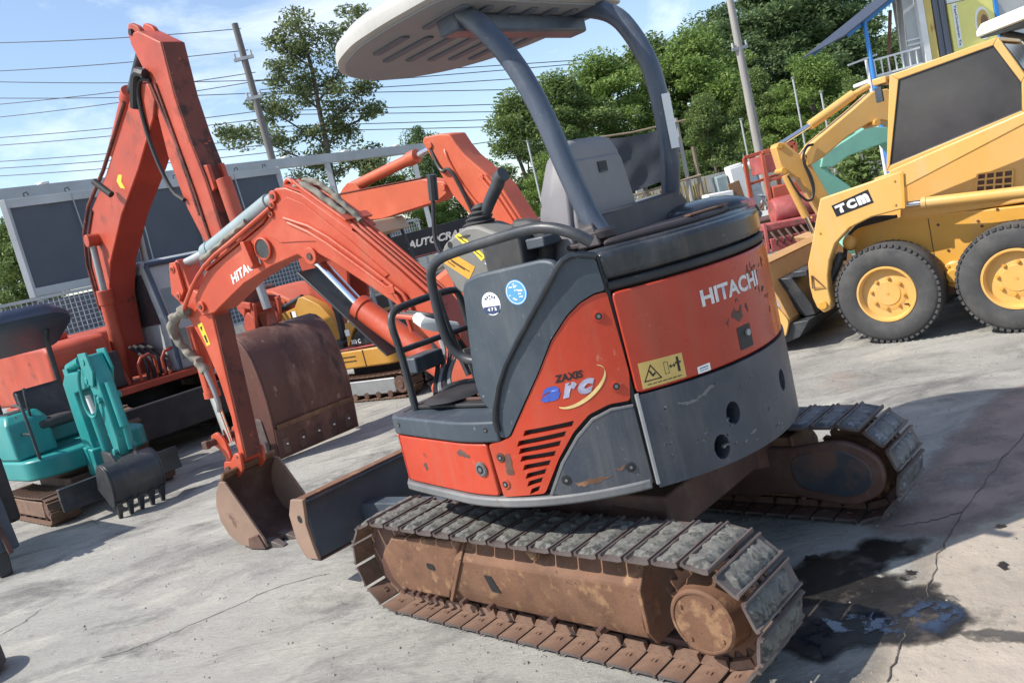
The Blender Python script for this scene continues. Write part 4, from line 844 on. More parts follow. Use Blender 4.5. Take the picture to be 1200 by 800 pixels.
# hard lines and hoses
for k in range(4):
    y = .075 - k * .035
    e = MB(); e.tube([(.80, y, 2.03), (.735, y, 1.965), (.46, y, 1.722), (.23, y, 1.485), (.07, y, 1.31)], .011, 8); ob('hydraulic_pipe', e, M['orange_boom'], boom)
for k in range(2):
    e = MB(); e.tube([(.90, .094, 1.83), (.72, .098, 1.73), (.45, .098, 1.50), (.30, .098, 1.365), (.27, .098, 1.33), (.25, .098, 1.25), (.24, .098, 1.15)] if k == 0 else [(.92, .094, 1.86), (.70, .098, 1.76), (.43, .098, 1.525), (.28, .098, 1.385), (.22, .098, 1.33), (.20, .098, 1.2)], .010, 8, 1); ob('hydraulic_pipe', e, M['orange_boom'], boom)
e = MB(); e.box((.50, 0, 1.775), (.05, .2, .012), Matrix.Rotation(R(-42), 3, 'Y')); ob('pipe_clamp', e, M['orange_boom'], boom, bev=.002)
e = MB(); e.box((.30, .10, 1.375), (.05, .02, .04)); ob('pipe_clamp', e, M['orange_boom'], boom, bev=.002)
e = MB(); e.tube([(.84, .055, 1.99), (.78, .062, 2.010), (.70, .058, 1.965), (.60, .052, 1.865), (.52, .05, 1.79)], .018, 8, 3)
for v_ in e.bm.verts: v_.co += mnoise.noise_vector(v_.co * 26) * .010
ob('hose_wrap', e, M['wrap'], boom, smooth=60)
e = MB(); e.tube([(.80, .0, 2.03), (.72, -.01, 2.0), (.62, .0, 1.92), (.54, .01, 1.82), (.46, .02, 1.74)], .016, 8, 3)
for v_ in e.bm.verts: v_.co += mnoise.noise_vector(v_.co * 26) * .010
ob('hose_wrap', e, M['wrap'], boom, smooth=60)
for k in range(3):
    e = MB(); e.tube([(.84, .03 - k * .03, 2.02), (.88 + .02 * k, .03 - k * .03, 2.06), (.93, .02 - k * .03, 2.03), (1.0, .0 - k * .02, 1.95)], .011, 7, 2); ob('hose', e, M['orange_boom'] if k == 0 else M['hose'], boom)
# long pipe along the upper edge down to the stick
e = MB(); e.tube([(1.0, .10, 1.93), (1.30, .11, 1.84), (1.62, .11, 1.755), (1.80, .11, 1.66), (1.93, .11, 1.56), (2.01, .10, 1.50)], .013, 8, 1); ob('hydraulic_pipe', e, M['orange_boom'], boom)
# boom lift cylinder with guard plate
e = MB(); e.cyl((.625, 0, 1.30), (.10, 0, .86), .064, n=24); e.cyl((.645, 0, 1.317), (.61, 0, 1.288), .070, n=24); e.cyl((.12, -.1, .87), (.12, .1, .87), .05); lift = bob('lift_cylinder', e, M['orange_boom'], bev=.004)
e = MB(); e.cyl((.86, 0, 1.60), (.62, 0, 1.298), .033, n=18); ob('cylinder_rod', e, M['chrome'], lift)
e = MB(); e.bar((.925, .03, 1.565), (.44, .03, 1.05), .15, .012, (.7, 0, .7)); ob('rod_guard', e, M['blacktube'], lift, bev=.003)
# stick cylinder on top
e = MB(); e.cyl((1.10, 0, 1.975), (1.73, 0, 1.815), .050, n=22); e.cyl((1.70, 0, 1.822), (1.76, 0, 1.808), .056, n=22); e.cyl((1.02, 0, 1.99), (1.12, 0, 1.97), .04); stc = bob('stick_cylinder', e, M['greycyl'], bev=.003)
e = MB(); e.cyl((1.74, 0, 1.812), (2.02, 0, 1.78), .028, n=16); ob('cylinder_rod', e, M['steel'], stc)
e = MB(); e.tube([(1.25, .07, 1.90), (1.42, .075, 1.855), (1.60, .07, 1.80), (1.74, .06, 1.775)], .019, 8, 3)
for v_ in e.bm.verts: v_.co += mnoise.noise_vector(v_.co * 26) * .012
ob('hose_wrap', e, M['wrap'], stc, smooth=60)
# stick
ar = [(1.985, 1.815), (2.035, 1.80), (2.115, 1.63), (2.05, 1.50), (1.955, 1.25), (1.915, 1.05), (1.905, .80), (1.945, .53), (1.915, .50), (1.885, .53), (1.845, .95), (1.80, 1.42), (1.79, 1.52), (1.84, 1.58), (1.93, 1.62), (1.945, 1.74)]
e = MB(); e.prism([(x, z) for x, z in ar if True], -.062, .062); stick = bob('stick', e, M['orange_boom'], bev=.007)
e = MB(); e.bar((1.786, 0, 1.43), (1.875, 0, .53), .118, .006, (1, 0, 0)); ob('rear_plate', e, M['dark_red'], stick, label='rusty rear face of the stick with shade put into its colour')  # rear face coloured darker for its shade, on top of the rust
for s in (-1, 1):
    e = MB(); e.prism([(1.97, 1.80), (2.03, 1.805), (2.05, 1.77), (2.10, 1.62), (2.04, 1.56), (1.97, 1.62)], s * .064, s * .085); ob('lug_plate', e, M['orange_boom'], stick, bev=.004)
for x, z in ((2.015, 1.765), (1.835, 1.50), (2.03, 1.60), (1.915, .55)):
    e = MB(); e.cyl((x, -.095, z), (x, .092, z), .024, n=16); ob('pin', e, M['orange_boom'], stick, bev=.004)
    e = MB(); e.cyl((x, .05, z), (x, .096, z), .010, n=10); ob('pin', e, M['rust_dark'], stick)
lab = MB(); lab.prism([(1.965, 1.405), (1.915, 1.412), (1.895, 1.27), (1.935, 1.262)], .0625, .0632); lab_o = ob('warning_label', lab, M['yellowprint'], stick)
lab = MB(); lab.prism([(1.95, 1.385), (1.925, 1.388), (1.935, 1.355)], .0634, .0638); lab.prism([(1.935, 1.33), (1.915, 1.332), (1.91, 1.285), (1.926, 1.282)], .0634, .0638); ob('pictogram', lab, M['blackprint'], lab_o)
e = MB(); e.cyl((2.10, 0, 1.40), (2.115, 0, .95), .046, n=20); e.cyl((2.114, 0, .97), (2.116, 0, .93), .052, n=20); e.tube([(2.06, .05, 1.38), (2.07, .05, 1.0)], .010, 8); bcy = bob('bucket_cylinder', e, M['orange_boom'])
e = MB(); e.cyl((2.115, 0, .95), (2.08, 0, .62), .026, n=16); ob('cylinder_rod', e, M['chrome'], bcy)
e = MB(); e.tube([(1.99, .09, 1.50), (2.10, .10, 1.49), (2.16, .10, 1.43), (2.165, .10, 1.34), (2.10, .09, 1.25), (2.03, .085, 1.18), (1.99, .085, 1.11)], .034, 9, 3, taper=.026)
for v_ in e.bm.verts: v_.co += mnoise.noise_vector(v_.co * 22) * .020
ob('hose_wrap', e, M['wrap'], stick, smooth=70)
e = MB(); e.tube([(1.99, .085, 1.12), (1.965, .08, .98), (1.96, .08, .90), (1.985, .075, .85)], .016, 8, 1); ob('hose', e, M['steel'], stick)
# bucket linkage
for s in (-1, 1):
    e = MB(); e.prism(rounded([(2.13, .70), (2.06, .72), (2.00, .66), (1.985, .56), (2.02, .50), (2.07, .60), (2.13, .64)], .02), s * .07, s * .09); ob('link_arm', e, M['orange_boom'], stick, bev=.004)
    e = MB(); e.prism(rounded([(2.11, .66), (2.06, .66), (2.015, .52), (2.02, .44), (2.07, .44), (2.08, .53)], .02), s * .045, s * .065); ob('tipping_link', e, M['orange_boom'], stick, bev=.004)
e = MB(); e.cyl((2.10, -.13, .66), (2.10, .15, .66), .024, n=14); e.box((2.10, .155, .66), (.05, .03, .05)); ob('pin', e, M['rust_dark'], stick, bev=.004)
e = MB(); e.cyl((2.035, -.11, .47), (2.035, .11, .47), .026, n=14); ob('pin', e, M['rust_dark'], stick, bev=.004)
# bucket
bp_out = [(1.985, .44), (2.045, .37), (2.085, .28), (2.085, .18), (2.04, .085), (1.96, .03), (1.86, .008), (1.70, .012)]
bk_ = MB(); W2 = .205
inn = [(1.955, .44), (2.02, .365), (2.06, .275), (2.06, .185), (2.02, .105), (1.95, .052), (1.86, .030), (1.70, .030)]
bk_.prism(bp_out + inn[::-1], -W2, W2)
bucket = bob('bucket', bk_, M['rust_dark'], bev=.003)
sidep2 = [(1.985, .44), (2.045, .37), (2.085, .28), (2.085, .18), (2.04, .085), (1.96, .03), (1.86, .008), (1.70, .012), (1.715, .075), (1.80, .22), (1.93, .435)]
for s in (-1, 1):
    e = MB(); e.prism(sidep2, s * (W2 + .001), s * (W2 + .017)); ob('side_plate', e, M['bucket_tan'], bucket, bev=.003)
    e = MB(); e.prism([(1.70, .010), (1.86, .006), (1.84, .075), (1.74, .10)], s * (W2 + .018), s * (W2 + .030)); ob('side_cutter', e, M['rust_dark'], bucket, bev=.003)
    e = MB(); e.prism(rounded([(2.01, .41), (2.09, .46), (2.06, .53), (2.0, .52), (1.93, .58), (1.88, .56), (1.90, .46), (1.96, .42)], .02), s * .075, s * .095); ob('mounting_ear', e, M['orange_boom'], bucket, bev=.004)
e = MB(); e.box((1.97, 0, .452), (.09, 2 * W2, .02), Matrix.Rotation(R(50), 3, 'Y')); ob('top_plate', e, M['rust'], bucket, bev=.003)
for k in range(4):
    y = -.165 + k * .11
    e = MB(); e.loft([[(1.76, y - .032, .004), (1.76, y + .032, .004), (1.76, y + .03, .045), (1.76, y - .03, .045)], [(1.67, y - .030, .000), (1.67, y + .030, .000), (1.67, y + .026, .035), (1.67, y - .026, .035)], [(1.60, y - .018, -.002), (1.60, y + .018, -.002), (1.60, y + .016, .008), (1.60, y - .016, .008)]]); ob('tooth', e, M['shoe'], bucket, bev=.004)
# ------------------------------------------------------------------ generic running gear for the other excavators
def plain_track(parent, a, r, W, yc, n, shoe, frame_mat, label=None, z0=0.0):
    ch = MB()
    ch.prism([(x, z + .05) for x, z, t in track_path(a, r - .05, 48)], yc - .05, yc + .05)
    tr = ob('crawler_track', ch, M['rust_dark'], parent, smooth=40, label=label)
    add_shoes(tr, [shoe], a, r, n, yc, .01)
    f = MB(); S = 1 if yc > 0 else -1
    f.prism(rounded([(a * .85, 1.55 * r), (-a * .85, 1.55 * r), (-a * .8, .45 * r), (a * .8, .45 * r)], .03), yc - W * .42, yc + W * .42); ob('track_frame', f, frame_mat, tr, bev=.01)
    for sx in (-1, 1):
        f = MB(); f.cyl((sx * a, yc - W * .40, r), (sx * a, yc + W * .43, r), r * .62, n=24); f.cyl((sx * a, yc - W * .42, r), (sx * a, yc + W * .47, r), r * .30, n=18); ob('idler_wheel' if sx > 0 else 'sprocket', f, M['rust_dark'], tr, bev=.006)
    for k in range(4):
        f = MB(); x = -a * .6 + k * a * .4; f.cyl((x, yc - W * .3, r * .42), (x, yc + W * .46, r * .42), r * .24, n=14); ob('track_roller', f, M['rust_dark'], tr)
    return tr
def simple_shoe(L, W, mat):
    mb = MB(); h = L * .2
    mb.prism([(-L * .48, 0), (-L * .48, h * .5), (-L * .40, h), (-L * .30, h), (-L * .24, h * .4), (L * .24, h * .4), (L * .30, h), (L * .40, h), (L * .48, h * .5), (L * .48, 0)], -W / 2, W / 2)
    bm = mb.bm; bmesh.ops.recalc_face_normals(bm, faces=bm.faces); me = bpy.data.meshes.new('shoe'); bm.to_mesh(me); bm.free(); me.materials.append(mat); finish(me, 30); return me

# ------------------------------------------------------------------ skid steer loader
ss = thing('skid_steer_loader', 'yellow wheeled skid-steer loader with TCM badge and smoked cab window at the right', 'loader', (2.806, 6.039, 0), R(138.25))
def wheel(parent, x, y0, sgn, r=.378, w=.25):
    ty = MB()
    prof = [(.205, 0), (.235, .012), (.33, .016), (.355, .0), (.372, -.03)]
    p = [(.20, -.06), (.205, -.02), (.225, .0), (.29, .008), (.335, .002), (.362, -.018), (.376, -.05), (.376, -w + .05), (.362, -w + .018), (.335, -w), (.225, -w), (.205, -w + .02), (.20, -w + .06)]
    ty.lathe([(a, y0 + b * sgn) for a, b in p], (x, 0, r), 'y', 64)
    wo = ob('tyre', ty, M['tyre'], parent, smooth=40)
    tl = MB()
    for k in range(52):
        t = 2 * math.pi * k / 52; c, s_ = math.cos(t), math.sin(t)
        for yy in (-.032, -w * .5, -w + .032):
            off = .03 if yy == -w * .5 else 0
            t2 = t + off; tl.box((x + .3655 * math.cos(t2), y0 + yy * sgn, r + .3655 * math.sin(t2)), (.018, .058, .026), Matrix.Rotation(-t2, 3, 'Y'))
    tag(ob('tread_block', tl, M['tyre'], wo, smooth=0), kind='stuff')
    rm = MB(); q = [(.198, -.055), (.215, -.012), (.21, -.002), (.198, -.002), (.188, -.02), (.182, -.07), (.150, -.085), (.148, -.062), (.138, -.055), (.095, -.052), (.09, -.046), (.082, -.046), (.02, -.046)]
    rm.lathe([(a, y0 + b * sgn) for a, b in q], (x, 0, r), 'y', 48); ri = ob('rim', rm, M['yellow'], parent, smooth=40)
    for k in range(8):
        t = 2 * math.pi * (k + .25) / 8; nb = MB(); cx, cz = x + .115 * math.cos(t), r + .115 * math.sin(t)
        nb.cyl((cx, y0 - .056 * sgn, cz), (cx, y0 - .036 * sgn, cz), .0135, n=6); nb.cyl((cx, y0 - .036 * sgn, cz), (cx, y0 - .028 * sgn, cz), .007, n=8); ob('wheel_nut', nb, M['yellow_deep'], ri)
    nb = MB(); nb.cyl((x, y0 - .047 * sgn, r), (x, y0 - .043 * sgn, r), .012, n=10); ob('hub_dimple', nb, M['yellow_deep'], ri)
    nb = MB(); nb.cyl((x - .13, y0 - .05 * sgn, r - .10), (x - .12, y0 - .012 * sgn, r - .09), .008, n=8); ob('valve', nb, M['black'], ri)
for x in (0, -.845):
    wheel(ss, x, 0, 1); wheel(ss, x, -1.5, -1)
ch = MB(); ch.prism([(.28, .93), (.26, .62), (.15, .46), (-.20, .44), (-1.25, .44), (-1.30, .84), (-.91, .838), (-.28, .882), (.08, .918)], -1.22, -.29); ob('chassis', ch, M['yellow_deep'], ss, bev=.012)
ch = MB(); ch.prism([(.20, .45), (.10, .26), (-1.0, .26), (-1.2, .45)], -1.18, -.33); ob('belly_pan', ch, M['rust_dark'], ss, bev=.01)
ax = MB(); ax.lathe([(.10, -.292), (.10, -.27), (.085, -.26), (.06, -.258), (.055, -.20), (.045, -.19), (.01, -.19)], (-.43, 0, .42), 'y', 26)
for k in range(6): ax.cyl((-.43 + .08 * math.cos(k * 1.047), -.27, .42 + .08 * math.sin(k * 1.047)), (-.43 + .08 * math.cos(k * 1.047), -.25, .42 + .08 * math.sin(k * 1.047)), .010, n=6)
ob('axle_hub', ax, M['yellow_deep'], ss)
hb = MB(); hb.prism([(-.10, .87), (-1.6, .84), (-1.62, 1.42), (-1.03, 1.44), (-.16, 1.20)], -1.20, -.30); ob('engine_housing', hb, M['yellow'], ss, bev=.012)
gr = MB(); gr.prism([(-.663, 1.111), (-.881, 1.096), (-.855, .955), (-.635, .989)], -.2995, -.2965); gro = ob('grille', gr, M['rust_dark'], ss)
def lerp2(a, b, t): return (a[0] + (b[0] - a[0]) * t, a[1] + (b[1] - a[1]) * t)
for k in range(5):
    t = k / 4; a = lerp2((-.663, 1.111), (-.881, 1.096), t); b = lerp2((-.635, .989), (-.855, .955), t); g_ = MB(); g_.bar((a[0], -.292, a[1]), (b[0], -.292, b[1]), .012, .012, (0, 1, 0)); ob('grille_bar', g_, M['yellow'], gro)
for k in range(4):
    t = k / 3; a = lerp2((-.663, 1.111), (-.635, .989), t); b = lerp2((-.881, 1.096), (-.855, .955), t); g_ = MB(); g_.bar((a[0], -.292, a[1]), (b[0], -.292, b[1]), .012, .010, (0, 1, 0)); ob('grille_bar', g_, M['yellow'], gro)
armf = [(.352, 1.178), (-.255, 1.257), (-.227, .988), (.007, .969), (.176, .917), (.300, .82), (.365, .70), (.40, .582), (.415, .47), (.410, .38), (.430, .31), (.483, .290), (.530, .34), (.550, .42), (.556, .52), (.537, .696), (.464, .881), (.41, 1.03)]
for s, nm in ((0, 'loader_arm'), (-1.4, 'loader_arm')):
    a = MB(); a.prism(armf, s - .115, s - .005); arm_o = ob('loader_arm', a, M['yellow'], ss, bev=.010)
    a = MB(); a.prism([(-.155, 1.274), (-1.033, 1.468), (-1.70, 1.615), (-1.70, 1.50), (-1.022, 1.385), (-.24, 1.135), (-.20, 1.20)], s - .110, s - .016); ob('upper_beam', a, M['yellow'], arm_o, bev=.010)
    a = MB(); a.cyl((-.335, s - .07, 1.000), (-1.55, s - .07, .905), .038, n=20); a.cyl((-.33, s - .07, 1.0005), (-.36, s - .07, .998), .043, n=20); ob('lift_cylinder', a, M['yellow'], arm_o)
    a = MB(); a.cyl((-.20, s - .07, 1.012), (-.34, s - .07, 1.0), .022, n=14); ob('cylinder_rod', a, M['chrome'], arm_o)
    a = MB(); a.cyl((.475, s - .13, .355), (.475, s + .012, .355), .034, n=18); ob('bucket_pin', a, M['yellow_deep'], arm_o, bev=.004)
    a = MB(); a.tube([(.52, s + .004, .60), (.53, s + .008, .50), (.44, s + .008, .50), (.52, s + .004, .60)], .006, 6); ob('pin_clip', a, M['rust_dark'], arm_o)
    a = MB(); a.cyl((.30, s - .10, .72), (.48, s - .14, .45), .035, n=14); ob('tilt_cylinder', a, M['blacktube'], arm_o); a = MB(); a.ball((.245, s - .17, .79), .055, (1, 1, 1.2), 2); ob('cylinder_knuckle', a, M['yellow_deep'], arm_o)
bd_ = MB(); bd_.prism([(.277, 1.108), (-.002, 1.176), (-.028, 1.072), (.254, 1.018)], -.0045, -.0035); bdg = ob('badge', bd_, M['blackprint'], ss)
def badge_fn(u0): 
    def f(u, v):
        U = u0 + u; a = lerp2((.277, 1.108), (-.002, 1.176), U); b = lerp2((.254, 1.018), (-.028, 1.072), U); q = lerp2(b, a, v); return Vector((q[0], -.0028, q[1]))
    return f
lettering('T', 1, M['whiteprint'], bdg, badge_fn(.07), bold=.05, fit=(.25, .66)); 
for ch_, u0, w in (('C', .36, .25), ('m', .645, .30)):
    lettering(ch_, 1, M['whiteprint'], bdg, (lambda f: (lambda u, v: f(u, v + .17)))(badge_fn(u0)), bold=.075, fit=(w, .68))
bpy.data.objects.remove(bpy.data.objects[[o.name for o in bdg.children][0]])
lettering('T', 1, M['whiteprint'], bdg, (lambda f: (lambda u, v: f(u, v + .17)))(badge_fn(.06)), bold=.075, fit=(.26, .68))
# cab
cabo = [(-.20, 1.945), (-.905, 1.990), (-.965, 1.93), (-1.03, 1.70), (-1.015, 1.44), (-.065, 1.255), (-.09, 1.38)]
win = [(-.256, 1.898), (-.872, 1.945), (-1.000, 1.655), (-.980, 1.476), (-.100, 1.300)]
for y0, y1 in ((-.335, -.295), (-1.205, -1.165)):
    f = MB(); n = 5
    A = [cabo[0], cabo[1], cabo[3], cabo[4], cabo[5]]
    for i in range(n):
        j = (i + 1) % n; f.prism([A[i], A[j], win[j], win[i]], y0, y1)
    fo = ob('cab_frame', f, M['yellow'], ss, bev=.006)
    f = MB(); f.prism(win, y0 + .012, y1 - .012); ob('side_window', f, M['glassdark'], fo)
    f = MB(); f.tube([(x, y1 - .010 if y1 > -.5 else y0 + .010, z) for x, z in win + [win[0]]], .009, 6); ob('window_seal', f, M['black'], fo)
f = MB(); f.prism([(-.19, 1.948), (-.91, 1.992), (-.91, 1.965), (-.19, 1.920)], -1.163, -.337); ob('cab_roof', f, M['yellow'], ss, bev=.006)
f = MB(); f.prism([(-.93, 1.94), (-1.04, 1.70), (-1.02, 1.70), (-.91, 1.94)], -1.163, -.337); ob('rear_window', f, M['glassdark'], ss)
f = MB(); f.box((-.12, -.75, 1.925), (.10, .88, .05)); ob('visor_bar', f, M['yellow'], ss, bev=.008)
f = MB(); f.box((-.10, -.33, 1.83), (.05, .03, .11)); f.tube([(-.16, -.33, 1.90), (-.11, -.33, 1.895), (-.10, -.33, 1.87)], .008, 6); ob('mirror', f, M['panel'], ss, bev=.006)
f = MB(); f.box((-.62, -.75, 1.35), (.45, .5, .12)); f.box((-.82, -.75, 1.6), (.12, .46, .5)); ob('seat', f, M['black'], ss, bev=.03)
for x, z in ((-.36, .80), (-.62, .78), (-.64, .74), (-.95, .76), (-.40, .60), (-1.1, .62), (-.75, .84), (.10, .72)):
    f = MB(); f.cyl((x, -.292, z), (x, -.284, z), .010, n=8); ob('bolt', f, M['rust_dark'], ss)
for x0, z0, x1, z1 in ((-.30, .86, -.30, .50), (-.92, .83, -.90, .48)):
    f = MB(); f.bar((x0, -.2895, z0), (x1, -.2895, z1), .006, .004, (0, 1, 0)); ob('panel_seam', f, M['rust_dark'], ss)
for k in range(3):
    f = MB(); f.tube([(-.10, -.22 - .02 * k, .92), (.05, -.20, .95 - .02 * k), (.20, -.18, .90), (.28, -.16 - .02 * k, .80), (.30, -.15, .66)], .013, 7, 2); ob('hose', f, M['hose'], ss)
f = MB(); f.tube([(-.25, -.15, .965), (-.60, -.14, .93), (-1.3, -.14, .90)], .014, 7); ob('hydraulic_pipe', f, M['yellow'], ss)
f = MB(); f.prism([(-.235, 1.245), (-.26, 1.248), (-.232, .992), (-.215, .99)], -.0045, -.002); ob('weld_edge', f, M['yellow_deep'], ss)
for x, z in ((-.19, 1.20), (-.17, 1.03), (.44, 1.05), (.40, .92)):
    f = MB(); f.cyl((x, -.006, z), (x, .004, z), .008, n=8); ob('bolt', f, M['yellow_deep'], ss)
# bucket
b_ = MB(); outer = [(.93, .74), (.80, .46), (.745, .28), (.80, .15), (.95, .105), (1.45, .085)]; innr = [(.945, .72), (.82, .45), (.768, .285), (.815, .17), (.95, .127), (1.45, .10)]
b_.prism(outer + innr[::-1], -1.55, .04); bkt = ob('loader_bucket', b_, M['tan'], ss, bev=.004)
for y in (.041, -1.575):
    b_ = MB(); b_.prism(rounded([(.925, .745), (.86, .46), (.745, .27), (.80, .135), (.95, .10), (1.45, .08), (1.40, .30), (1.08, .70)], .04), y, y + .022); ob('side_plate', b_, M['yellow'], bkt, bev=.003)
b_ = MB(); b_.prism([(.91, .735), (1.03, .76), (1.03, .745), (.92, .72)], -1.55, .04); ob('bucket_lip', b_, M['tan'], bkt, bev=.002)
b_ = MB(); b_.prism([(.86, .59), (.745, .585), (.62, .35), (.60, .26), (.70, .25), (.78, .35)], -1.25, -.14); b_.box((.68, -.3, .60), (.12, .25, .05)); ob('mounting_plate', b_, M['blacktube'], bkt, bev=.006)
b_ = MB(); b_.prism([(.60, .25), (.76, .24), (.90, .095), (.86, .07), (.70, .12)], -1.4, .02); ob('wear_plate', b_, M['blacktube'], bkt, bev=.004)

# ------------------------------------------------------------------ yellow excavator behind the skid steer
ye = thing('yellow_excavator', 'pale yellow excavator with white canopy standing behind the skid-steer loader', 'excavator', (5.3, 8.3, 0), R(180))
def X8(P): return [(5.3 - x, z) for x, z in P]
e = MB(); e.prism(X8([(3.25, 1.52), (3.36, 1.62), (3.82, 1.85), (4.03, 1.965), (4.18, 1.96), (4.34, 1.84), (4.60, 1.30), (4.85, .85), (4.55, .80), (4.38, 1.15), (4.2, 1.60), (4.08, 1.67), (3.95, 1.675), (3.72, 1.60), (3.43, 1.45), (3.27, 1.40)]), -.10, .10); yb = ob('boom', e, M['yellow'], ye, bev=.012)
e = MB(); e.cyl((5.3 - 4.01, -.13, 1.66), (5.3 - 4.01, .13, 1.66), .035, n=16); ob('pin', e, M['yellow_deep'], yb, bev=.004)
e = MB(); e.prism(X8([(2.99, 1.66), (3.04, 1.70), (3.10, 1.68), (3.20, 1.56), (3.31, 1.43), (3.44, 1.05), (3.50, .80), (3.40, .72), (3.30, .98), (3.18, 1.30), (3.02, 1.40)]), -.08, .08); yst = ob('stick', e, M['yellow'], ye, bev=.010)
for x, z in ((3.035, 1.665), (3.03, 1.42), (3.25, 1.50)):
    e = MB(); e.cyl((5.3 - x, -.10, z), (5.3 - x, .10, z), .03, n=14); ob('pin', e, M['yellow_deep'], yst, bev=.004)
e = MB(); e.cyl((5.3 - 3.40, 0, 1.79), (5.3 - 3.88, 0, 1.985), .048, n=18); e.cyl((5.3 - 3.86, 0, 1.975), (5.3 - 4.05, 0, 2.03), .03, n=12); cy = ob('stick_cylinder', e, M['yellow'], ye)
e = MB(); e.cyl((5.3 - 3.05, 0, 1.672), (5.3 - 3.42, 0, 1.80), .025, n=14); ob('cylinder_rod', e, M['chrome'], cy)
e = MB(); e.cyl((5.3 - 3.03, .10, 1.37), (5.3 - 3.155, .10, .92), .038, n=16); cy = ob('bucket_cylinder', e, M['yellow'], ye)
e = MB(); e.cyl((5.3 - 3.15, .10, .94), (5.3 - 3.215, .10, .68), .02, n=12); ob('cylinder_rod', e, M['chrome'], cy)
for k in range(2):
    e = MB(); e.tube([(5.3 - 3.35, .12, 1.60), (5.3 - 3.27, .13, 1.60), (5.3 - 3.21, .13, 1.48), (5.3 - 3.26 - .02 * k, .13, 1.28), (5.3 - 3.27, .13, 1.12), (5.3 - 3.20, .13, 1.05), (5.3 - 3.10, .13, 1.18), (5.3 - 3.04, .13, 1.36)], .013, 7, 2); ob('hose', e, M['hose'], yst)
e = MB(); e.prism(X8([(3.12, .72), (3.28, .74), (3.38, .60), (3.55, .35), (3.4, .12), (3.05, .08), (2.9, .25), (3.15, .3), (3.2, .55)]), -.25, .25); ob('bucket', e, M['tan'], ye, bev=.01)
e = MB(); e.prism([(.6, .55), (.75, .9), (.3, 1.15), (-.7, 1.2), (-.9, .95), (-.85, .55)], -.75, .75); ob('body', e, M['yellow'], ye, bev=.04)
plain_track(ye, .75, .25, .35, .72, 34, simple_shoe(.12, .35, M['shoe']), M['yellow_deep']); plain_track(ye, .75, .25, .35, -.72, 34, simple_shoe(.12, .35, M['shoe']), M['yellow_deep'])
e = MB(); rp2 = rounded([(-.18, .45), (-.26, .60), (-1.25, .60), (-1.3, .45), (-1.3, -.45), (-1.25, -.6), (-.26, -.60), (-.18, -.45)], .1)
e.loft([[(x * .96 - .03, y * .96, 2.27) for x, y in rp2], [(x, y, 2.285) for x, y in rp2], [(x, y, 2.34) for x, y in rp2], [(x * .9 - .05, y * .9, 2.40) for x, y in rp2]]); ob('canopy_roof', e, M['white'], ye, smooth=50)
e = MB(); e.prism([(x * .95 - .03, y * .95) for x, y in rp2], 2.262, 2.270, 'z'); ob('roof_lining', e, M['panel'], ye)
for y in (.55, -.55):
    e = MB(); e.tube([(-.85, y, 1.1), (-.88, y, 1.7), (-.8, y, 2.15), (-.5, y, 2.27)], .035, 10, 1); ob('canopy_post', e, M['blacktube'], ye)
e = MB(); e.box((-.5, 0, 1.35), (.5, .5, .2)); e.box((-.72, 0, 1.7), (.12, .48, .6)); ob('seat', e, M['black'], ye, bev=.04)

# ------------------------------------------------------------------ teal mini excavator
te = thing('teal_mini_excavator', 'small teal mini excavator with black canopy and folded boom at the left', 'excavator', (-4.1, 7.45, 0), R(-43))
sh_t = simple_shoe(.085, .24, M['shoe_in'])
plain_track(te, .45, .135, .24, -.43, 30, sh_t, M['shoe_in']); plain_track(te, .45, .135, .24, .43, 30, sh_t, M['shoe_in'])
e = MB(); e.box((0, 0, .25), (.8, .55, .14)); e.cyl((0, 0, .28), (0, 0, .40), .28, n=30); ob('undercarriage', e, M['rust_dark'], te, bev=.01)
e = MB(); e.prism([(.80, .14), (.845, .14), (.83, .24), (.845, .335), (.80, .34), (.785, .24)], -.52, .50); e.bar((.3, -.25, .22), (.80, -.3, .22), .06, .07); e.bar((.3, .25, .22), (.80, .3, .22), .06, .07); ob('dozer_blade', e, M['blacktube'], te, bev=.006)
e = MB(); e.prism(rounded([(.42, .42), (.45, .15), (.42, -.30), (.25, -.52), (-.35, -.55), (-.62, -.35), (-.66, 0), (-.62, .35), (-.35, .55), (.25, .52)], .08), .38, .56, 'z'); ob('deck', e, M['teal'], te, bev=.02)
e = MB(); e.loft([[(x, y, .56) for x, y in ((.10, -.52), (-.40, -.545), (-.62, -.36), (-.62, -.18), (.10, -.18))], [(x, y, .88) for x, y in ((.06, -.52), (-.40, -.54), (-.62, -.36), (-.60, -.18), (.06, -.18))], [(x, y, .96) for x, y in ((-.02, -.48), (-.38, -.50), (-.55, -.34), (-.55, -.22), (-.02, -.22))]]); th = ob('side_hood', e, M['teal'], te, bev=.025)
e = MB(); e.box((-.2, -.35, .962), (.30, .20, .012)); ob('hood_grille', e, M['black'], th, bev=.003)
e = MB(); e.prism(rounded([(-.52, .42), (-.40, .42), (-.38, .66), (-.58, .66)], .04), -.565, -.545); ob('blue_corner_guard', e, M['teal_blue'], th, bev=.006)
e = MB(); e.prism([(-.62, .56), (-.66, .56), (-.66, .88), (-.55, .93), (-.45, .9), (-.45, .56)], -.18, .5); ob('rear_hood', e, M['teal'], te, bev=.03)
e = MB(); e.prism(rounded([(-.30, .80), (-.20, .80), (-.27, 1.10), (-.32, 1.14), (-.38, 1.12)], .03), -.27, .12); se = ob('seat', e, M['boot'], te, bev=.03, seg=3); e = MB(); e.box((-.10, -.08, .80), (.36, .40, .10)); ob('seat_cushion', e, M['boot'], se, bev=.035)
e = MB(); e.tube([(.32, -.42, .56), (.30, -.42, .98), (.26, -.42, 1.03), (.10, -.42, 1.04)], .014, 8, 1); e.tube([(.30, -.42, .78), (.05, -.42, .78)], .011, 6); ob('hand_rail', e, M['blacktube'], te)
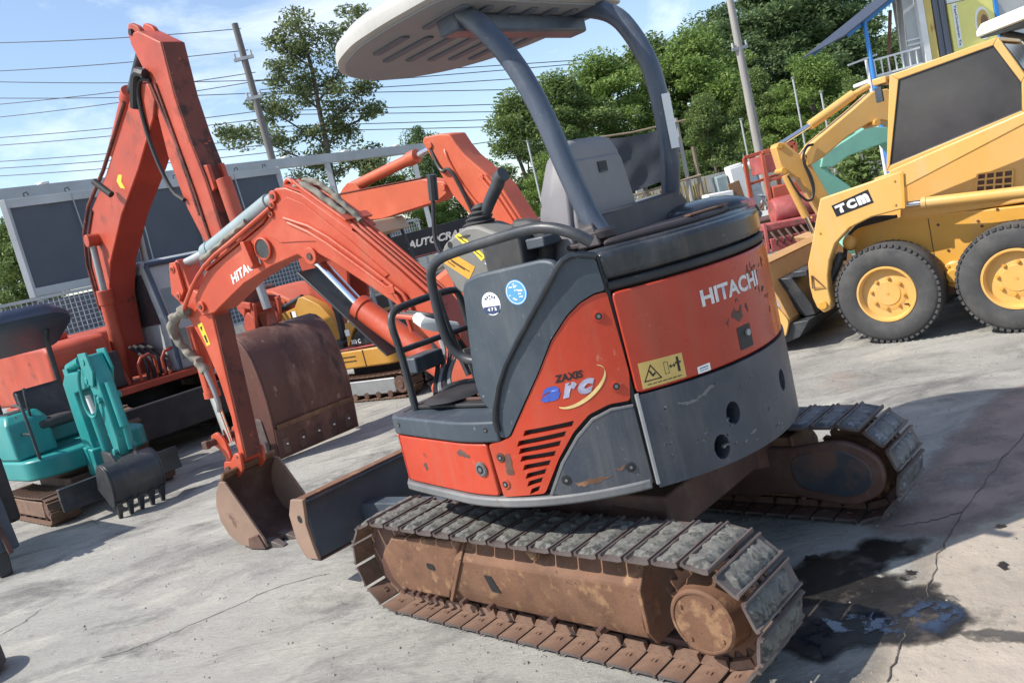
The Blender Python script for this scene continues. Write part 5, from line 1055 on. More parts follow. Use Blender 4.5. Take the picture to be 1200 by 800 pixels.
e = MB(); e.tube([(.02, -.30, .9), (.06, -.30, 1.10), (.05, -.29, 1.16)], .012, 8); ob('joystick', e, M['blacktube'], te)
rp3 = rounded([(.05, -.38), (.05, .18), (-.15, .36), (-.75, .36), (-.75, -.56), (-.15, -.56)], .12)
e = MB(); e.loft([[(x * .95 - .02, (y + .1) * .95 - .1, 1.715 + x * .36) for x, y in rp3], [(x, y, 1.73 + x * .36) for x, y in rp3], [(x, y, 1.775 + x * .36) for x, y in rp3], [(x * .85 - .05, (y + .1) * .85 - .1, 1.83 + x * .34) for x, y in rp3]]); ob('canopy_roof', e, M['cabblue'], te, smooth=50)
for y in (-.40, .16):
    e = MB(); e.tube([(-.42, y, .85), (-.42, y, 1.4), (-.38, y, 1.55), (-.30, y, 1.62)], .024, 10, 1); ob('canopy_post', e, M['blacktube'], te)
e = MB(); e.prism([(.40, .28), (.62, .30), (.62, .52), (.40, .55)], -.11, .11); e.cyl((.52, 0, .26), (.52, 0, .58), .07); ob('swing_post', e, M['teal'], te, bev=.012)
e = MB(); e.prism([(.36, .44), (.58, .42), (.56, .75), (.54, 1.02), (.90, 1.06), (.95, 1.14), (.88, 1.20), (.46, 1.20), (.34, 1.12), (.34, .80)], -.075, .075); tb_ = ob('boom', e, M['teal'], te, bev=.010)
e = MB(); e.cyl((.66, 0, .48), (.63, 0, .82), .042, n=16); lc = ob('lift_cylinder', e, M['teal'], tb_); e = MB(); e.cyl((.63, 0, .80), (.60, 0, .98), .022, n=12); ob('cylinder_rod', e, M['white'], lc)
e = MB(); e.cyl((.40, 0, 1.24), (.70, 0, 1.285), .040, n=16); e.box((.42, 0, 1.2), (.1, .1, .08)); e.cyl((.7, 0, 1.285), (.96, 0, 1.30), .02, n=10); ob('stick_cylinder', e, M['teal'], te)
e = MB(); e.prism([(.92, 1.32), (1.02, 1.32), (1.08, 1.16), (1.11, .62), (1.08, .46), (.97, .46), (.93, .90), (.88, 1.10), (.90, 1.22)], -.065, .065); tst = ob('stick', e, M['teal'], te, bev=.010)
for s in (-1, 1):
    e = MB(); e.prism([(.90, 1.35), (1.06, 1.35), (1.10, 1.18), (1.02, 1.06), (.88, 1.10)], s * .068, s * .088); ob('lug_plate', e, M['teal'], tst, bev=.005)
e = MB(); e.cyl((1.14, 0, 1.08), (1.17, 0, .70), .036, n=16); e.cyl((1.17, 0, .72), (1.15, 0, .50), .018, n=12); ob('bucket_cylinder', e, M['teal'], te)
e = MB(); e.tube([(.88, -.10, 1.22), (.80, -.11, 1.10), (.78, -.11, .90), (.86, -.11, .80), (.98, -.10, .84), (1.02, -.09, 1.0)], .014, 7, 2); ob('hose', e, M['teal'], tst)
for x, z in ((.98, 1.28), (.92, 1.12), (1.03, .50), (1.04, .95)):
    e = MB(); e.cyl((x, -.095, z), (x, .095, z), .03, n=14); ob('pin', e, M['teal'], tst, bev=.003)
e = MB(); out_ = [(1.04, .46), (1.12, .455), (1.18, .42), (1.215, .36), (1.22, .28), (1.20, .20), (1.16, .12), (1.10, .10)]; inn_ = [(1.04, .44), (1.115, .435), (1.165, .405), (1.198, .352), (1.20, .28), (1.182, .207), (1.15, .14), (1.10, .12)]
e.prism(out_ + inn_[::-1], -.27, .13); tbk = ob('bucket', e, M['blacktube'], te, (.08, 0, 0), bev=.004)
for y in (-.286, .131):
    e = MB(); e.prism(out_ + [(.92, .25), (.98, .40)], y, y + .015); ob('side_plate', e, M['blacktube'], tbk, bev=.003)
for k in range(5):
    e = MB(); y = -.25 + k * .09; e.loft([[(1.13, y - .024, .13), (1.13, y + .024, .13), (1.19, y + .024, .14), (1.19, y - .024, .14)], [(1.10, y - .014, .0), (1.10, y + .014, .0), (1.125, y + .014, .0), (1.125, y - .014, .0)]]); ob('tooth', e, M['blacktube'], tbk, bev=.003)
for y in (-.16, .02):
    e = MB(); e.prism(rounded([(1.08, .38), (1.16, .42), (1.06, .52), (.90, .54), (.90, .44)], .02), y - .012, y + .012); ob('mounting_ear', e, M['blacktube'], tbk, bev=.003)

# ------------------------------------------------------------------ big orange excavator with raised boom
be = thing('large_excavator', 'big faded orange excavator with tall raised boom and grey cab behind the teal one', 'excavator', (-4.65, 10.0, 0), R(-43.8))
sh_b = simple_shoe(.15, .42, M['shoe_in'])
plain_track(be, 1.25, .325, .42, -.82, 42, sh_b, M['rust_dark']); plain_track(be, 1.25, .325, .42, .82, 42, sh_b, M['rust_dark'])
e = MB(); e.box((.2, 0, .40), (2.2, 1.2, .26)); e.cyl((0, 0, .5), (0, 0, .72), .55, n=30); e.box((1.45, 0, .42), (.10, 1.9, .38)); ob('undercarriage', e, M['black'], be, bev=.015)
e = MB(); e.prism([(1.0, -1.0), (1.0, .95), (-1.0, 1.0), (-1.7, .6), (-1.75, -.6), (-1.2, -1.05)], .72, .80, 'z'); ob('deck', e, M['orange_worn'], be, bev=.01)
e = MB(); e.prism([(.70, .80), (.70, 1.38), (.62, 1.45), (-1.55, 1.50), (-1.75, 1.40), (-1.75, .80)], -1.02, -.36); bh = ob('engine_hood', e, M['orange_worn'], be, bev=.05, seg=3)
e = MB(); e.prism([(-.2, 1.47), (-1.5, 1.49), (-1.5, 1.56), (-.2, 1.55)], -.95, -.45); ob('hood_lid', e, M['orange_worn'], bh, bev=.015)
e = MB(); e.prism([(-.9, .8), (-.9, 1.45), (-1.6, 1.5), (-1.8, 1.35), (-1.8, .8)], -.34, 1.0); ob('counterweight', e, M['orange_worn'], be, bev=.06, seg=3)
e = MB(); e.box((.80, -.62, 1.02), (.14, .5, .40)); ob('battery_box', e, M['black'], be, bev=.01)
e = MB(); e.cyl((-.3, -.8, 1.5), (-.3, -.8, 1.75), .06, .045, n=14); e.ball((-.3, -.8, 1.56), .10, (1, 1, .8), 2); ob('exhaust_stub', e, surf('dusty_beige_cap', (.42, .34, .26), .8), be)
cabp = [(.92, .80), (.98, 1.35), (.80, 2.06), (.70, 2.13), (-.45, 2.13), (-.52, 2.05), (-.52, .80)]
e = MB(); e.prism(cabp, .20, 1.0); cabk = ob('cab', e, M['cabgrey'], be, bev=.04, seg=3)
e = MB(); e.prism([(.955, 1.42), (.80, 2.0), (.81, 2.005), (.968, 1.42)], .29, .91); ob('windscreen', e, M['glasspale'], cabk)
e = MB(); e.prism([(.925, .92), (.965, 1.34), (.978, 1.34), (.938, .92)], .29, .91); ob('windscreen', e, M['glasspale'], cabk)
for y in (.23, .97):
    e = MB(); e.tube([(.935, y, .82), (.995, y, 1.36), (.83, y, 2.06)], .028, 8); ob('cab_pillar', e, M['cabblue'], cabk)
e = MB(); e.tube([(.83, .23, 2.07), (.83, .97, 2.07)], .028, 8); ob('roof_edge', e, M['cabblue'], cabk)
for y in (.192, 1.002):
    e = MB(); e.prism([(.85, 1.38), (.72, 1.98), (-.35, 1.98), (-.35, 1.38)], y - .004, y + .004); ob('side_window', e, M['glassdark'], cabk)
e = MB(); e.box((.955, .62, .70), (.02, .34, .10)); npl = ob('plate', e, M['white'], be)
for k in range(4):
    e = MB(); e.box((.967, .51 + k * .07, .70), (.004, .03, .05)); ob('print_mark', e, M['blackprint'], npl)
bo_ = [(.07, .85), (.07, 1.07), (.25, 1.73), (.28, 2.2), (.45, 2.52), (.78, 2.79), (1.40, 3.05), (1.85, 3.285), (2.33, 3.52), (2.62, 3.66), (2.82, 3.58), (2.86, 3.42), (2.73, 3.28), (2.14, 2.93), (1.46, 2.59), (.83, 2.17), (.55, 1.84), (.36, 1.18), (.36, .85)]
e = MB(); e.prism(bo_, -.145, .145); bbm = ob('boom', e, M['orange_worn'], be, bev=.012)
e = MB()
fr_ = [(.365, .86), (.365, 1.18), (.555, 1.84), (.835, 2.168), (1.463, 2.587), (2.143, 2.927), (2.733, 3.277)]
ra = [e.bm.verts.new((x + .010, -.140, z - .012)) for x, z in fr_]; rb_ = [e.bm.verts.new((x + .010, .140, z - .012)) for x, z in fr_]
for i in range(len(fr_) - 1): e.bm.faces.new((ra[i], ra[i + 1], rb_[i + 1], rb_[i]))
ob('belly_plate', e, surf('scuffed_red_shade_plate', (.36, .045, .028), .55, var=.2, vscale=2, spots=[((.12, .035, .025), 5, .64, .06, .7)]), bbm)  # shade on the boom's front side painted as a deeper red
e = MB(); e.tube([(.20, -.16, 1.7), (.24, -.16, 2.25), (.42, -.16, 2.58), (.76, -.16, 2.83), (1.40, -.16, 3.09), (2.30, -.16, 3.55)], .02, 8); ob('hydraulic_pipe', e, M['dark_red'], bbm)
e = MB(); e.tube([(.26, -.15, 1.7), (.30, -.15, 2.22), (.48, -.15, 2.53), (.80, -.15, 2.77)], .016, 8); ob('hydraulic_pipe', e, M['dark_red'], bbm)
e = MB(); e.prism([(1.60, 2.93), (1.68, 2.98), (1.76, 2.96), (1.70, 2.90), (1.74, 2.82), (1.64, 2.85)], -.1475, -.1462); ob('yellow_mark', e, M['yellowprint'], bbm)
for s in (-1, 1):
    e = MB(); e.prism(rounded([(2.62, 4.10), (2.70, 4.18), (2.84, 4.10), (2.90, 3.98), (2.78, 3.86), (2.66, 3.92)], .04), s * .07 - .025, s * .07 + .025); ob('head_ear', e, M['orange_worn'], be, bev=.008)
    e = MB(); e.cyl((2.73, s * .10, 4.08), (2.73, s * .125, 4.08), .03, n=12); ob('pin', e, M['blackprint'], be)
e = MB(); e.cyl((1.43, -.30, 2.98), (1.60, -.24, 2.80), .035, n=12); ob('work_lamp', e, M['black'], bbm)
for y in (-.22, .32):
    e = MB(); e.cyl((.46, y, .80), (.62, y, 1.84), .072, n=20); e.cyl((.605, y, 1.74), (.63, y, 1.90), .085, n=20); lf = ob('lift_cylinder', e, M['orange_worn'], be, bev=.004); e = MB(); e.cyl((.62, y, 1.86), (.72, y, 2.46), .036, n=14); ob('cylinder_rod', e, M['steel'], lf)
e = MB(); e.cyl((.72, -.28, 2.46), (.72, .28, 2.46), .07, n=16); ob('boom_pin', e, M['orange_worn'], bbm, bev=.006)
e = MB(); e.prism([(.35, .80), (.75, .80), (.66, .98), (.42, 1.05)], -.32, -.27); e.prism([(.35, .80), (.75, .80), (.66, .98), (.42, 1.05)], .27, .32); ob('boom_bracket', e, M['orange_worn'], be, bev=.01)
for y in (-.12, .16):
    e = MB(); e.tube([(.90, y - .1, .82), (.92, y - .1, 1.06), (.92, y + .10, 1.10), (.90, y + .1, .85)], .018, 8, 1); ob('hose_guard', e, M['orange_worn'], be)
for k in range(4):
    e = MB(); e.tube([(.80, -.10 + k * .07, .80), (.86, -.10 + k * .07, 1.0), (.70, -.08 + k * .06, 1.12), (.50, -.08 + k * .05, 1.2)], .02, 7, 1); ob('hose', e, M['hose'], be)
e = MB(); e.cyl((1.45, 0, 3.24), (2.14, 0, 3.66), .085, n=20); e.cyl((2.08, 0, 3.62), (2.18, 0, 3.68), .10, n=20); sc_ = ob('stick_cylinder', e, M['orange_worn'], be, bev=.004); e = MB(); e.cyl((2.14, 0, 3.66), (2.66, 0, 3.98), .045, n=14); ob('cylinder_rod', e, M['blacktube'], sc_)
st_ = [(2.66, 4.00), (2.72, 4.07), (2.86, 4.05), (3.20, 3.84), (3.17, 3.36), (3.20, 3.0), (3.28, 2.59), (3.32, 1.9), (3.335, 1.36), (3.28, 1.28), (3.20, 1.36), (3.02, 1.9), (2.82, 2.40), (2.74, 2.92), (2.78, 3.40), (2.80, 3.62)]
e = MB(); e.prism(st_, -.115, .115); bst = ob('stick', e, M['orange_worn'], be, bev=.012)
e = MB(); e.prism([(3.208, 3.83), (3.178, 3.36), (3.208, 3.0), (3.288, 2.59), (3.328, 1.9), (3.338, 1.4), (3.348, 1.4), (3.338, 1.9), (3.298, 2.595), (3.218, 3.005), (3.188, 3.36), (3.218, 3.83)], -.106, .106)
ob('front_plate', e, M['dark_red'], bst)  # darker rusty red stands in for shade on the stick's front
for a_, b_2 in (((2.80, 3.72), (2.98, 3.0)), ((2.92, 3.55), (3.06, 2.5))):
    e = MB(); e.tube([(a_[0], -.125, a_[1]), (b_2[0], -.125, b_2[1]), (b_2[0] + .05, -.125, b_2[1] - .7)], .015, 7); ob('hydraulic_pipe', e, M['dark_red'], bst)
for s in (-1, 1):
    e = MB(); e.prism([(3.20, 2.72), (3.34, 2.70), (3.36, 2.48), (3.24, 2.44)], s * .05, s * .09); ob('cylinder_lug', e, M['orange_worn'], bst, bev=.006)
    e = MB(); e.tube([(2.86, s * .13, 3.60), (2.72, s * .16, 3.66), (2.60, s * .17, 3.50), (2.56, s * .16, 3.05), (2.68, s * .15, 2.60), (2.86, s * .14, 2.48)], .020, 8, 2); ob('hose', e, M['hose'], bst)
e = MB(); e.tube([(2.86, -.16, 3.66), (2.74, -.18, 3.72), (2.62, -.18, 3.60), (2.50, -.17, 3.45)], .045, 8, 1); ob('hose_bundle', e, M['hose'], bst)
e = MB(); e.cyl((3.40, 0, 2.55), (3.48, 0, 1.75), .070, n=18); e.cyl((3.47, 0, 1.78), (3.485, 0, 1.70), .082, n=18); bc_ = ob('bucket_cylinder', e, M['orange_worn'], be, bev=.004); e = MB(); e.cyl((3.48, 0, 1.72), (3.52, 0, 1.32), .04, n=14); ob('cylinder_rod', e, M['steel'], bc_)
for s in (-1, 1):
    e = MB(); e.bar((3.52, s * .15, 1.38), (3.30, s * .15, 1.42), .03, .06); e.bar((3.52, s * .13, 1.40), (3.46, s * .13, 1.20), .03, .06, (1, 0, 0)); ob('link_arm', e, M['orange_worn'], bst, bev=.006)
# its bucket, back towards the camera
so = [(3.32, 1.10), (3.42, 1.155), (3.52, 1.175), (3.62, 1.155), (3.70, 1.105), (3.765, 1.03), (3.81, .94), (3.84, .82), (3.858, .70), (3.865, .58), (3.860, .44), (3.845, .30), (3.80, .055), (3.70, .055)]
si = [(3.33, 1.075), (3.43, 1.125), (3.52, 1.145), (3.61, 1.125), (3.68, 1.08), (3.74, 1.01), (3.78, .93), (3.81, .82), (3.828, .70), (3.835, .58), (3.830, .44), (3.815, .31), (3.77, .055), (3.70, .08)]
e = MB(); e.prism(so[:-1] + si[:-1][::-1], -.44, .40); bbk = ob('bucket', e, M['rust_bucket'], be, bev=.006, label='big rust-red bucket with its back turned')
for y in (-.462, .401):
    e = MB(); e.prism(so[:-1] + [(3.66, .06), (3.52, .40), (3.38, .70), (3.30, .95)], y, y + .021); ob('side_plate', e, M['rust_bucket'], bbk, bev=.004)
    e = MB(); e.prism(rounded([(3.60, .42), (3.70, .40), (3.72, .14), (3.66, .05), (3.56, .24)], .03), y - .014 if y < 0 else y + .0215, y - .001 if y < 0 else y + .036); ob('side_cutter', e, M['shoe'], bbk, bev=.004)
e = MB(); e.prism([(3.842, .30), (3.858, .31), (3.822, .035), (3.80, .035)], -.455, .415); ob('cutting_edge', e, M['rust_bucket'], bbk, bev=.003)
e = MB(); e.prism([(3.866, .34), (3.872, .34), (3.866, .30), (3.858, .30)], -.43, .39); ob('weld_seam', e, M['rust'], bbk)
for k in range(5):
    y = -.37 + k * .17; e = MB(); e.prism([(3.83, .20), (3.852, .21), (3.834, .06), (3.80, .05)], y - .035, y + .035); ob('tooth_adapter', e, M['rust_dark'], bbk, bev=.006); e = MB(); e.cyl((3.84, y, .15), (3.860, y, .152), .008, n=8); ob('adapter_bolt', e, M['white'], bbk)
for y in (-.13, .11):
    e = MB(); e.prism(rounded([(3.32, 1.08), (3.48, 1.16), (3.50, 1.26), (3.42, 1.34), (3.34, 1.30), (3.28, 1.18)], .04), y - .02, y + .02); ob('mounting_ear', e, M['orange_worn'], bbk, bev=.006)

# ------------------------------------------------------------------ orange excavator in the middle distance
me_ = thing('orange_excavator', 'bright orange excavator with bent boom standing behind the foreground machine', 'excavator', (0.2, 8.4, 0), R(140))
e = MB(); e.prism([(.70, 2.58), (.66, 2.62), (.45, 2.60), (.31, 2.565), (.26, 2.45), (.18, 2.32), (.02, 2.144), (-.17, 1.94), (-.40, 1.42), (-.55, .95), (-.25, .85), (.10, 1.45), (.36, 1.81), (.465, 1.966), (.596, 2.31), (.66, 2.48)], -.13, .13); mb_ = ob('boom', e, M['orange_far'], me_, bev=.015)
e = MB(); e.tube([(.62, -.0, 2.60), (.50, 0, 2.50), (.42, .135, 2.44), (.40, .14, 2.30), (.28, .14, 2.0), (.02, .14, 1.60), (-.20, .14, 1.28)], .016, 8, 1); ob('hydraulic_pipe', e, M['orange_far'], mb_)
for k in range(2):
    e = MB(); e.tube([(.04 - k * .07, .14, 2.06), (-.08 - k * .06, .14, 1.88), (-.28 - k * .06, .14, 1.45), (-.36 - k * .05, .14, 1.2)], .022, 8); ob('hydraulic_pipe', e, M['orange_far'], mb_)
for x, z in ((.60, 2.52), (.03, 2.06), (.56, 2.07), (.0, 1.55)):
    e = MB(); e.cyl((x, -.15, z), (x, .15, z), .035, n=16); ob('pin_boss', e, M['orange_far'], mb_, bev=.005)
e = MB(); e.prism([(3.1, 1.98), (3.0, 2.22), (2.45, 2.36), (2.2, 2.345), (.86, 2.225), (.567, 2.13), (.52, 2.06), (.573, 2.00), (.72, 1.95), (1.607, 1.935), (2.134, 2.0), (2.7, 1.9), (3.0, 1.82)], -.10, .10); ms_ = ob('stick', e, M['orange_far'], me_, bev=.012)
e = MB(); e.prism([(2.24, 2.34), (1.86, 2.31), (1.93, 2.42), (2.05, 2.44), (2.15, 2.40)], -.07, .07); ob('cylinder_lug', e, M['orange_far'], ms_, bev=.008)
e = MB(); e.prism([(2.46, 2.362), (.86, 2.232), (.86, 2.242), (2.46, 2.374)], -.11, .11); ob('top_flange', e, M['dark_red'], ms_)
e = MB(); e.cyl((2.06, 0, 2.385), (1.02, 0, 2.475), .062, n=18); e.cyl((1.06, 0, 2.472), (.94, 0, 2.482), .076, n=18); c_ = ob('stick_cylinder', e, M['orange_far'], me_); e = MB(); e.cyl((.96, 0, 2.48), (.60, 0, 2.52), .034, n=14); ob('cylinder_rod', e, M['chrome'], c_)
e = MB(); e.cyl((.46, .0, 2.05), (.22, .0, 1.25), .045, n=14); ob('cylinder_rod', e, M['white'], me_)
e = MB(); e.tube([(.62, .12, 2.52), (.52, .16, 2.20), (.38, .17, 2.26), (.26, .17, 1.9), (.2, .15, 1.6)], .02, 8, 2); ob('hose', e, M['hose'], me_)
for s in (-1, 1):
    e = MB(); e.prism([(3.05, 2.10), (2.78, 1.90), (2.30, 1.62), (2.45, 1.05), (2.70, .95), (3.12, 1.20), (3.20, 1.85)], s * .13, s * .17); ob('link_arm', e, M['orange_worn'], me_, bev=.01)
so2 = [(4.45, 1.44), (4.05, 1.47), (3.62, 1.43), (3.30, 1.28), (3.18, 1.05), (3.24, .78), (3.51, .46), (3.75, .36)]
si2 = [(4.45, 1.40), (4.05, 1.43), (3.64, 1.39), (3.34, 1.26), (3.22, 1.05), (3.27, .80), (3.53, .50), (3.75, .40)]
e = MB(); e.prism(so2 + si2[::-1], -.35, .35); mk_ = ob('bucket', e, M['orange_far'], me_, bev=.01)
for y in (.351, -.375):
    e = MB(); e.prism(so2[1:] + [(3.85, .5), (4.0, 1.0), (4.12, 1.4)], y, y + .024); ob('side_plate', e, M['orange_far'], mk_, bev=.006)
e = MB(); e.prism([(4.02, 1.50), (4.20, 1.52), (4.22, .95), (4.14, .45), (3.98, .45), (4.08, .95)], .02, .42); e.cyl((4.1, .0, 1.44), (4.1, .46, 1.44), .09, n=18); e.cyl((4.06, .0, .46), (4.06, .46, .46), .08, n=18); ob('quick_hitch', e, M['rust_bucket'], me_, bev=.012)
e = MB(); e.prism([(.9, .62), (.95, 1.05), (.2, 1.30), (-1.1, 1.35), (-1.5, 1.2), (-1.5, .62)], -.75, .75); ob('body', e, M['orange_far'], me_, bev=.06)
sh_m = simple_shoe(.14, .36, M['shoe'])
for yy in (.72, -.72):
    tk_ = plain_track(me_, 1.0, .28, .36, yy, 38, sh_m, M['rust_dark']); tk_.location.x = -.55
e = MB(); e.box((-.5, 0, .5), (1.4, 1.0, .25)); ob('undercarriage', e, M['black'], me_)

# ------------------------------------------------------------------ yellow mini excavator
ym = thing('yellow_mini_excavator', 'small amber-yellow mini excavator with black hood side behind the rusty bucket', 'excavator', (-1.66, 9.01, 0), R(144))
sh_y = simple_shoe(.08, .23, M['shoe_in'])
plain_track(ym, .46, .155, .23, -.115, 32, sh_y, M['steel']); plain_track(ym, .46, .155, .23, -.80, 32, sh_y, M['steel'])
e = MB(); e.box((0, -.46, .30), (.8, .5, .12)); e.cyl((0, -.46, .30), (0, -.46, .40), .25, n=24); ob('undercarriage', e, M['black'], ym)
e = MB(); e.prism(rounded([(.48, -.02), (-.40, -.02), (-.60, -.25), (-.62, -.70), (-.40, -.92), (.48, -.92)], .08), .39, .60, 'z'); yb2 = ob('body', e, M['catyellow'], ym, bev=.02)
e = MB(); e.box((-.02, -.018, .495), (.012, .006, .19)); ob('panel_gap', e, M['black'], yb2)
for k in range(2):
    e = MB(); e.box((.24, -.018, .53 - k * .05), (.26, .006, .010)); ob('vent', e, M['black'], yb2)
e = MB(); e.prism([(.20, .635), (.12, .74), (-.05, .87), (-.20, .90), (-.40, .80), (-.46, .64)], -.85, -.06); ob('hood_side', e, M['blackgloss'], ym, bev=.012)
e = MB(); e.prism([(.22, .64), (.18, .905), (.0, .935), (-.14, .965), (-.16, .92), (-.02, .885), (.10, .80), (.19, .66)], -.86, -.05); ob('hood_cover', e, M['catyellow'], ym, bev=.01)
e = MB(); e.prism([(.46, .602), (-.50, .625), (-.50, .640), (.46, .617)], -.9, -.02); ob('red_stripe', e, M['redmach'], ym)
lettering('303 C', .1, M['whiteprint'], ym, lambda u, v: Vector((.155 - u, -.056, .662 + v)), fit=(.15, .05), bold=.003)
e = MB(); e.box((.165, -.046, .80), (.07, .004, .07)); lb = ob('white_label', e, M['whiteprint'], ym)
def yo(P, dx=-.02): return [(x, z) for x, z in P]
e = MB(); e.prism([(1.66, .72), (1.78, 1.10), (1.71, 1.11), (1.28, 1.175), (1.176, 1.28), (1.10, 1.29), (.85, 1.153), (.678, .942), (.60, .65), (.45, .52), (.55, .46), (.72, .60), (.86, .74), (.96, .87), (1.178, 1.055), (1.328, 1.055), (1.60, 1.0)], -.48, -.36); yb3 = ob('boom', e, M['catyellow'], ym, bev=.008)
e = MB(); e.box((1.315, -.356, 1.10), (.07, .004, .075)); lb = ob('white_label', e, M['whiteprint'], yb3); e = MB(); e.box((1.36, -.356, 1.085), (.05, .003, .10)); ob('black_label', e, M['blackprint'], yb3)
e = MB(); e.cyl((1.16, -.42, 1.285), (1.60, -.42, 1.19), .032, n=14); e.cyl((1.6, -.42, 1.19), (1.82, -.42, 1.13), .016, n=10); ob('stick_cylinder', e, M['blacktube'], ym)
e = MB(); e.cyl((.98, -.42, .97), (.80, -.42, .70), .045, n=16); lc = ob('lift_cylinder', e, M['blacktube'], ym); e = MB(); e.cyl((1.06, -.42, 1.06), (.96, -.42, .93), .022, n=12); ob('cylinder_rod', e, M['chrome'], lc)
e = MB(); e.prism([(1.72, 1.16), (1.86, 1.12), (1.86, .95), (1.60, .60), (1.50, .62), (1.62, .95)], -.47, -.37); ob('stick', e, M['catyellow'], ym, bev=.008)
e = MB(); e.prism([(1.5, .64), (1.62, .62), (1.66, .40), (1.5, .18), (1.25, .15), (1.3, .4)], -.57, -.27); ob('bucket', e, M['rust_bucket'], ym, bev=.01)
e = MB(); e.prism([(.44, .60), (.60, .62), (.60, .72), (.50, .70), (.42, .68)], -.42, -.18); e.tube([(.52, -.30, .70), (.49, -.30, .95), (.50, -.28, 1.22)], .045, 10, 1); ob('boot_and_lever', e, M['boot'], ym, bev=.02)
e = MB(); e.ball((.20, -.35, 1.0), .14, (1, 1.2, .8), 2); ob('seat', e, M['white'], ym)
e = MB(); e.prism(rounded([(-.08, 1.945), (-.44, 1.925), (-.52, 1.78), (-.10, 1.75)], .02), -.75, -.10); cny = ob('canopy_roof', e, surf('beige_plastic_roof', (.44, .38, .27), .6, var=.1), ym, bev=.02)
for y in (-.14, -.70):
    for x in (-.42, -.20):
        e = MB(); e.tube([(x, y, 1.78), (x - .07, y, 1.45), (x - .10, y, .62)], .018, 8); ob('canopy_post', e, M['greycyl'] if y > -.3 else M['blacktube'], ym)

# ------------------------------------------------------------------ mint green excavator seen through the gap
mi = thing('mint_excavator', 'mint green excavator boom and stick seen between the yellow arms', 'excavator', (5.6, 11, 0), R(180))
def X11(P): return [(5.6 - x, z) for x, z in P]
e = MB(); e.prism(X11([(4.50, 1.30), (4.56, 1.46), (5.2, 1.68), (5.49, 1.60), (5.9, 1.15), (5.7, .95), (5.41, 1.42), (4.88, 1.36), (4.67, 1.27)]), -.12, .12); ob('boom', e, M['mint'], mi, bev=.012)
e = MB(); e.prism(X11([(4.36, 1.50), (4.50, 1.44), (4.62, 1.22), (4.84, .98), (4.98, .80), (4.80, .70), (4.56, .92), (4.40, 1.20)]), -.09, .09); ob('stick', e, M['mint'], mi, bev=.012)
e = MB(); e.cyl((5.6 - 4.65, -.0, 1.50), (5.6 - 5.05, 0, 1.66), .04, n=12); ob('stick_cylinder', e, M['mint'], mi)
e = MB(); e.prism(X11([(4.75, .75), (4.95, .75), (5.1, .4), (4.9, .1), (4.5, .1), (4.6, .4)]), -.25, .25); ob('bucket', e, M['mint'], mi, bev=.01)
e = MB(); e.prism([(.6, .5), (.6, .72), (-.9, .85), (-1.1, .5)], -.7, .7); ob('body', e, M['mint'], mi, bev=.05)
plain_track(mi, .8, .25, .35, .7, 30, simple_shoe(.14, .35, M['shoe']), M['rust_dark']); plain_track(mi, .8, .25, .35, -.7, 30, simple_shoe(.14, .35, M['shoe']), M['rust_dark'])
# ------------------------------------------------------------------ back of the yard: beam, hoarding, fences
def wall_thing(name, label, cat, group=None): return thing(name, label, cat, (0, 0, 0), 0, group)
P0 = Vector((-8.95, 16.46, 0)); P1 = Vector((-1.10, 25.70, 0)); dB = (P1 - P0).normalized()
bt = wall_thing('overhead_beam', 'long grey steel beam running overhead above the dark hoarding', 'beam')
e = MB(); e.bar(P0 - dB * 3 + Vector((0, 0, 4.38)), P1 + Vector((0, 0, 4.38)), .18, .24); bto = ob('beam', e, M['galv'], bt, bev=.01)
for k in range(5):
    e = MB(); p = P0 - dB * 2 + dB * (k * 3.3 + .2); e.bar(p, p + Vector((0, 0, 4.26)), .14, .14, (1, 0, 0)); ob('post', e, M['galv'], bt)
for k in range(6):
    e = MB(); p = P0 + dB * (k * 2.0 + .8) + Vector((0, 0, 4.52)); e.ball(p, .10, (1.5, 1, .5), 1); ob('insulator', e, M['white'], bt)
A0 = Vector((-7.95, 14.59, 0)); A1 = Vector((-4.19, 18.81, 0)); dA = (A1 - A0).normalized(); nA = Vector((dA.y, -dA.x, 0))
LA = (A1 - A0).length
hd_ = wall_thing('hoarding', 'dark slate tarpaulin panel in a pale metal frame behind the orange excavator', 'hoarding')
e = MB(); nx, nz = 24, 10
gv = [[e.bm.verts.new(A0 + dA * (LA * i / nx) + nA * (.02 * math.sin(i * 2.6) * math.sin(j * .9 + i)) + Vector((0, 0, 2.40 + 1.45 * j / nz))) for j in range(nz + 1)] for i in range(nx + 1)]
for i in range(nx):
    for j in range(nz): e.bm.faces.new((gv[i][j], gv[i + 1][j], gv[i + 1][j + 1], gv[i][j + 1]))
ho = ob('tarpaulin', e, M['tarp'], hd_, smooth=80)
for z in (2.33, 3.90):
    e = MB(); e.bar(A0 + Vector((0, 0, z)), A1 + Vector((0, 0, z)), .08, .15); ob('frame_rail', e, M['galv'], hd_, bev=.006)
for t in (0, 1):
    e = MB(); p = A0 + dA * LA * t; e.bar(p + Vector((0, 0, 2.25)), p + Vector((0, 0, 3.98)), .09, .11, (1, 0, 0)); ob('frame_post', e, M['galv'], hd_, bev=.006)
for k in range(1, 5):
    e = MB(); p = A0 + dA * (LA * k / 5) + nA * .035; e.tube([p + Vector((0, 0, 3.95)), p + nA * .02 + Vector((.02, 0, 3.1)), p + Vector((0, 0, 2.3))], .014, 6); ob('tie_rope', e, M['steel'], hd_)
for k in range(8):
    e = MB(); p = A0 + dA * (LA * (k + .5) / 8) + Vector((0, 0, 3.99)); e.tube([p, p + Vector((0, 0, .06)), p + dA * .06 + Vector((0, 0, .08)), p + dA * .08 + Vector((0, 0, .02))], .012, 6); ob('rope_hook', e, M['blacktube'], hd_)
for t in (.02, .35, .68, .98):
    e = MB(); p = A0 + dA * LA * t; e.bar(p, p + Vector((0, 0, 2.25)), .10, .10, (1, 0, 0)); ob('leg', e, M['steel'], hd_)
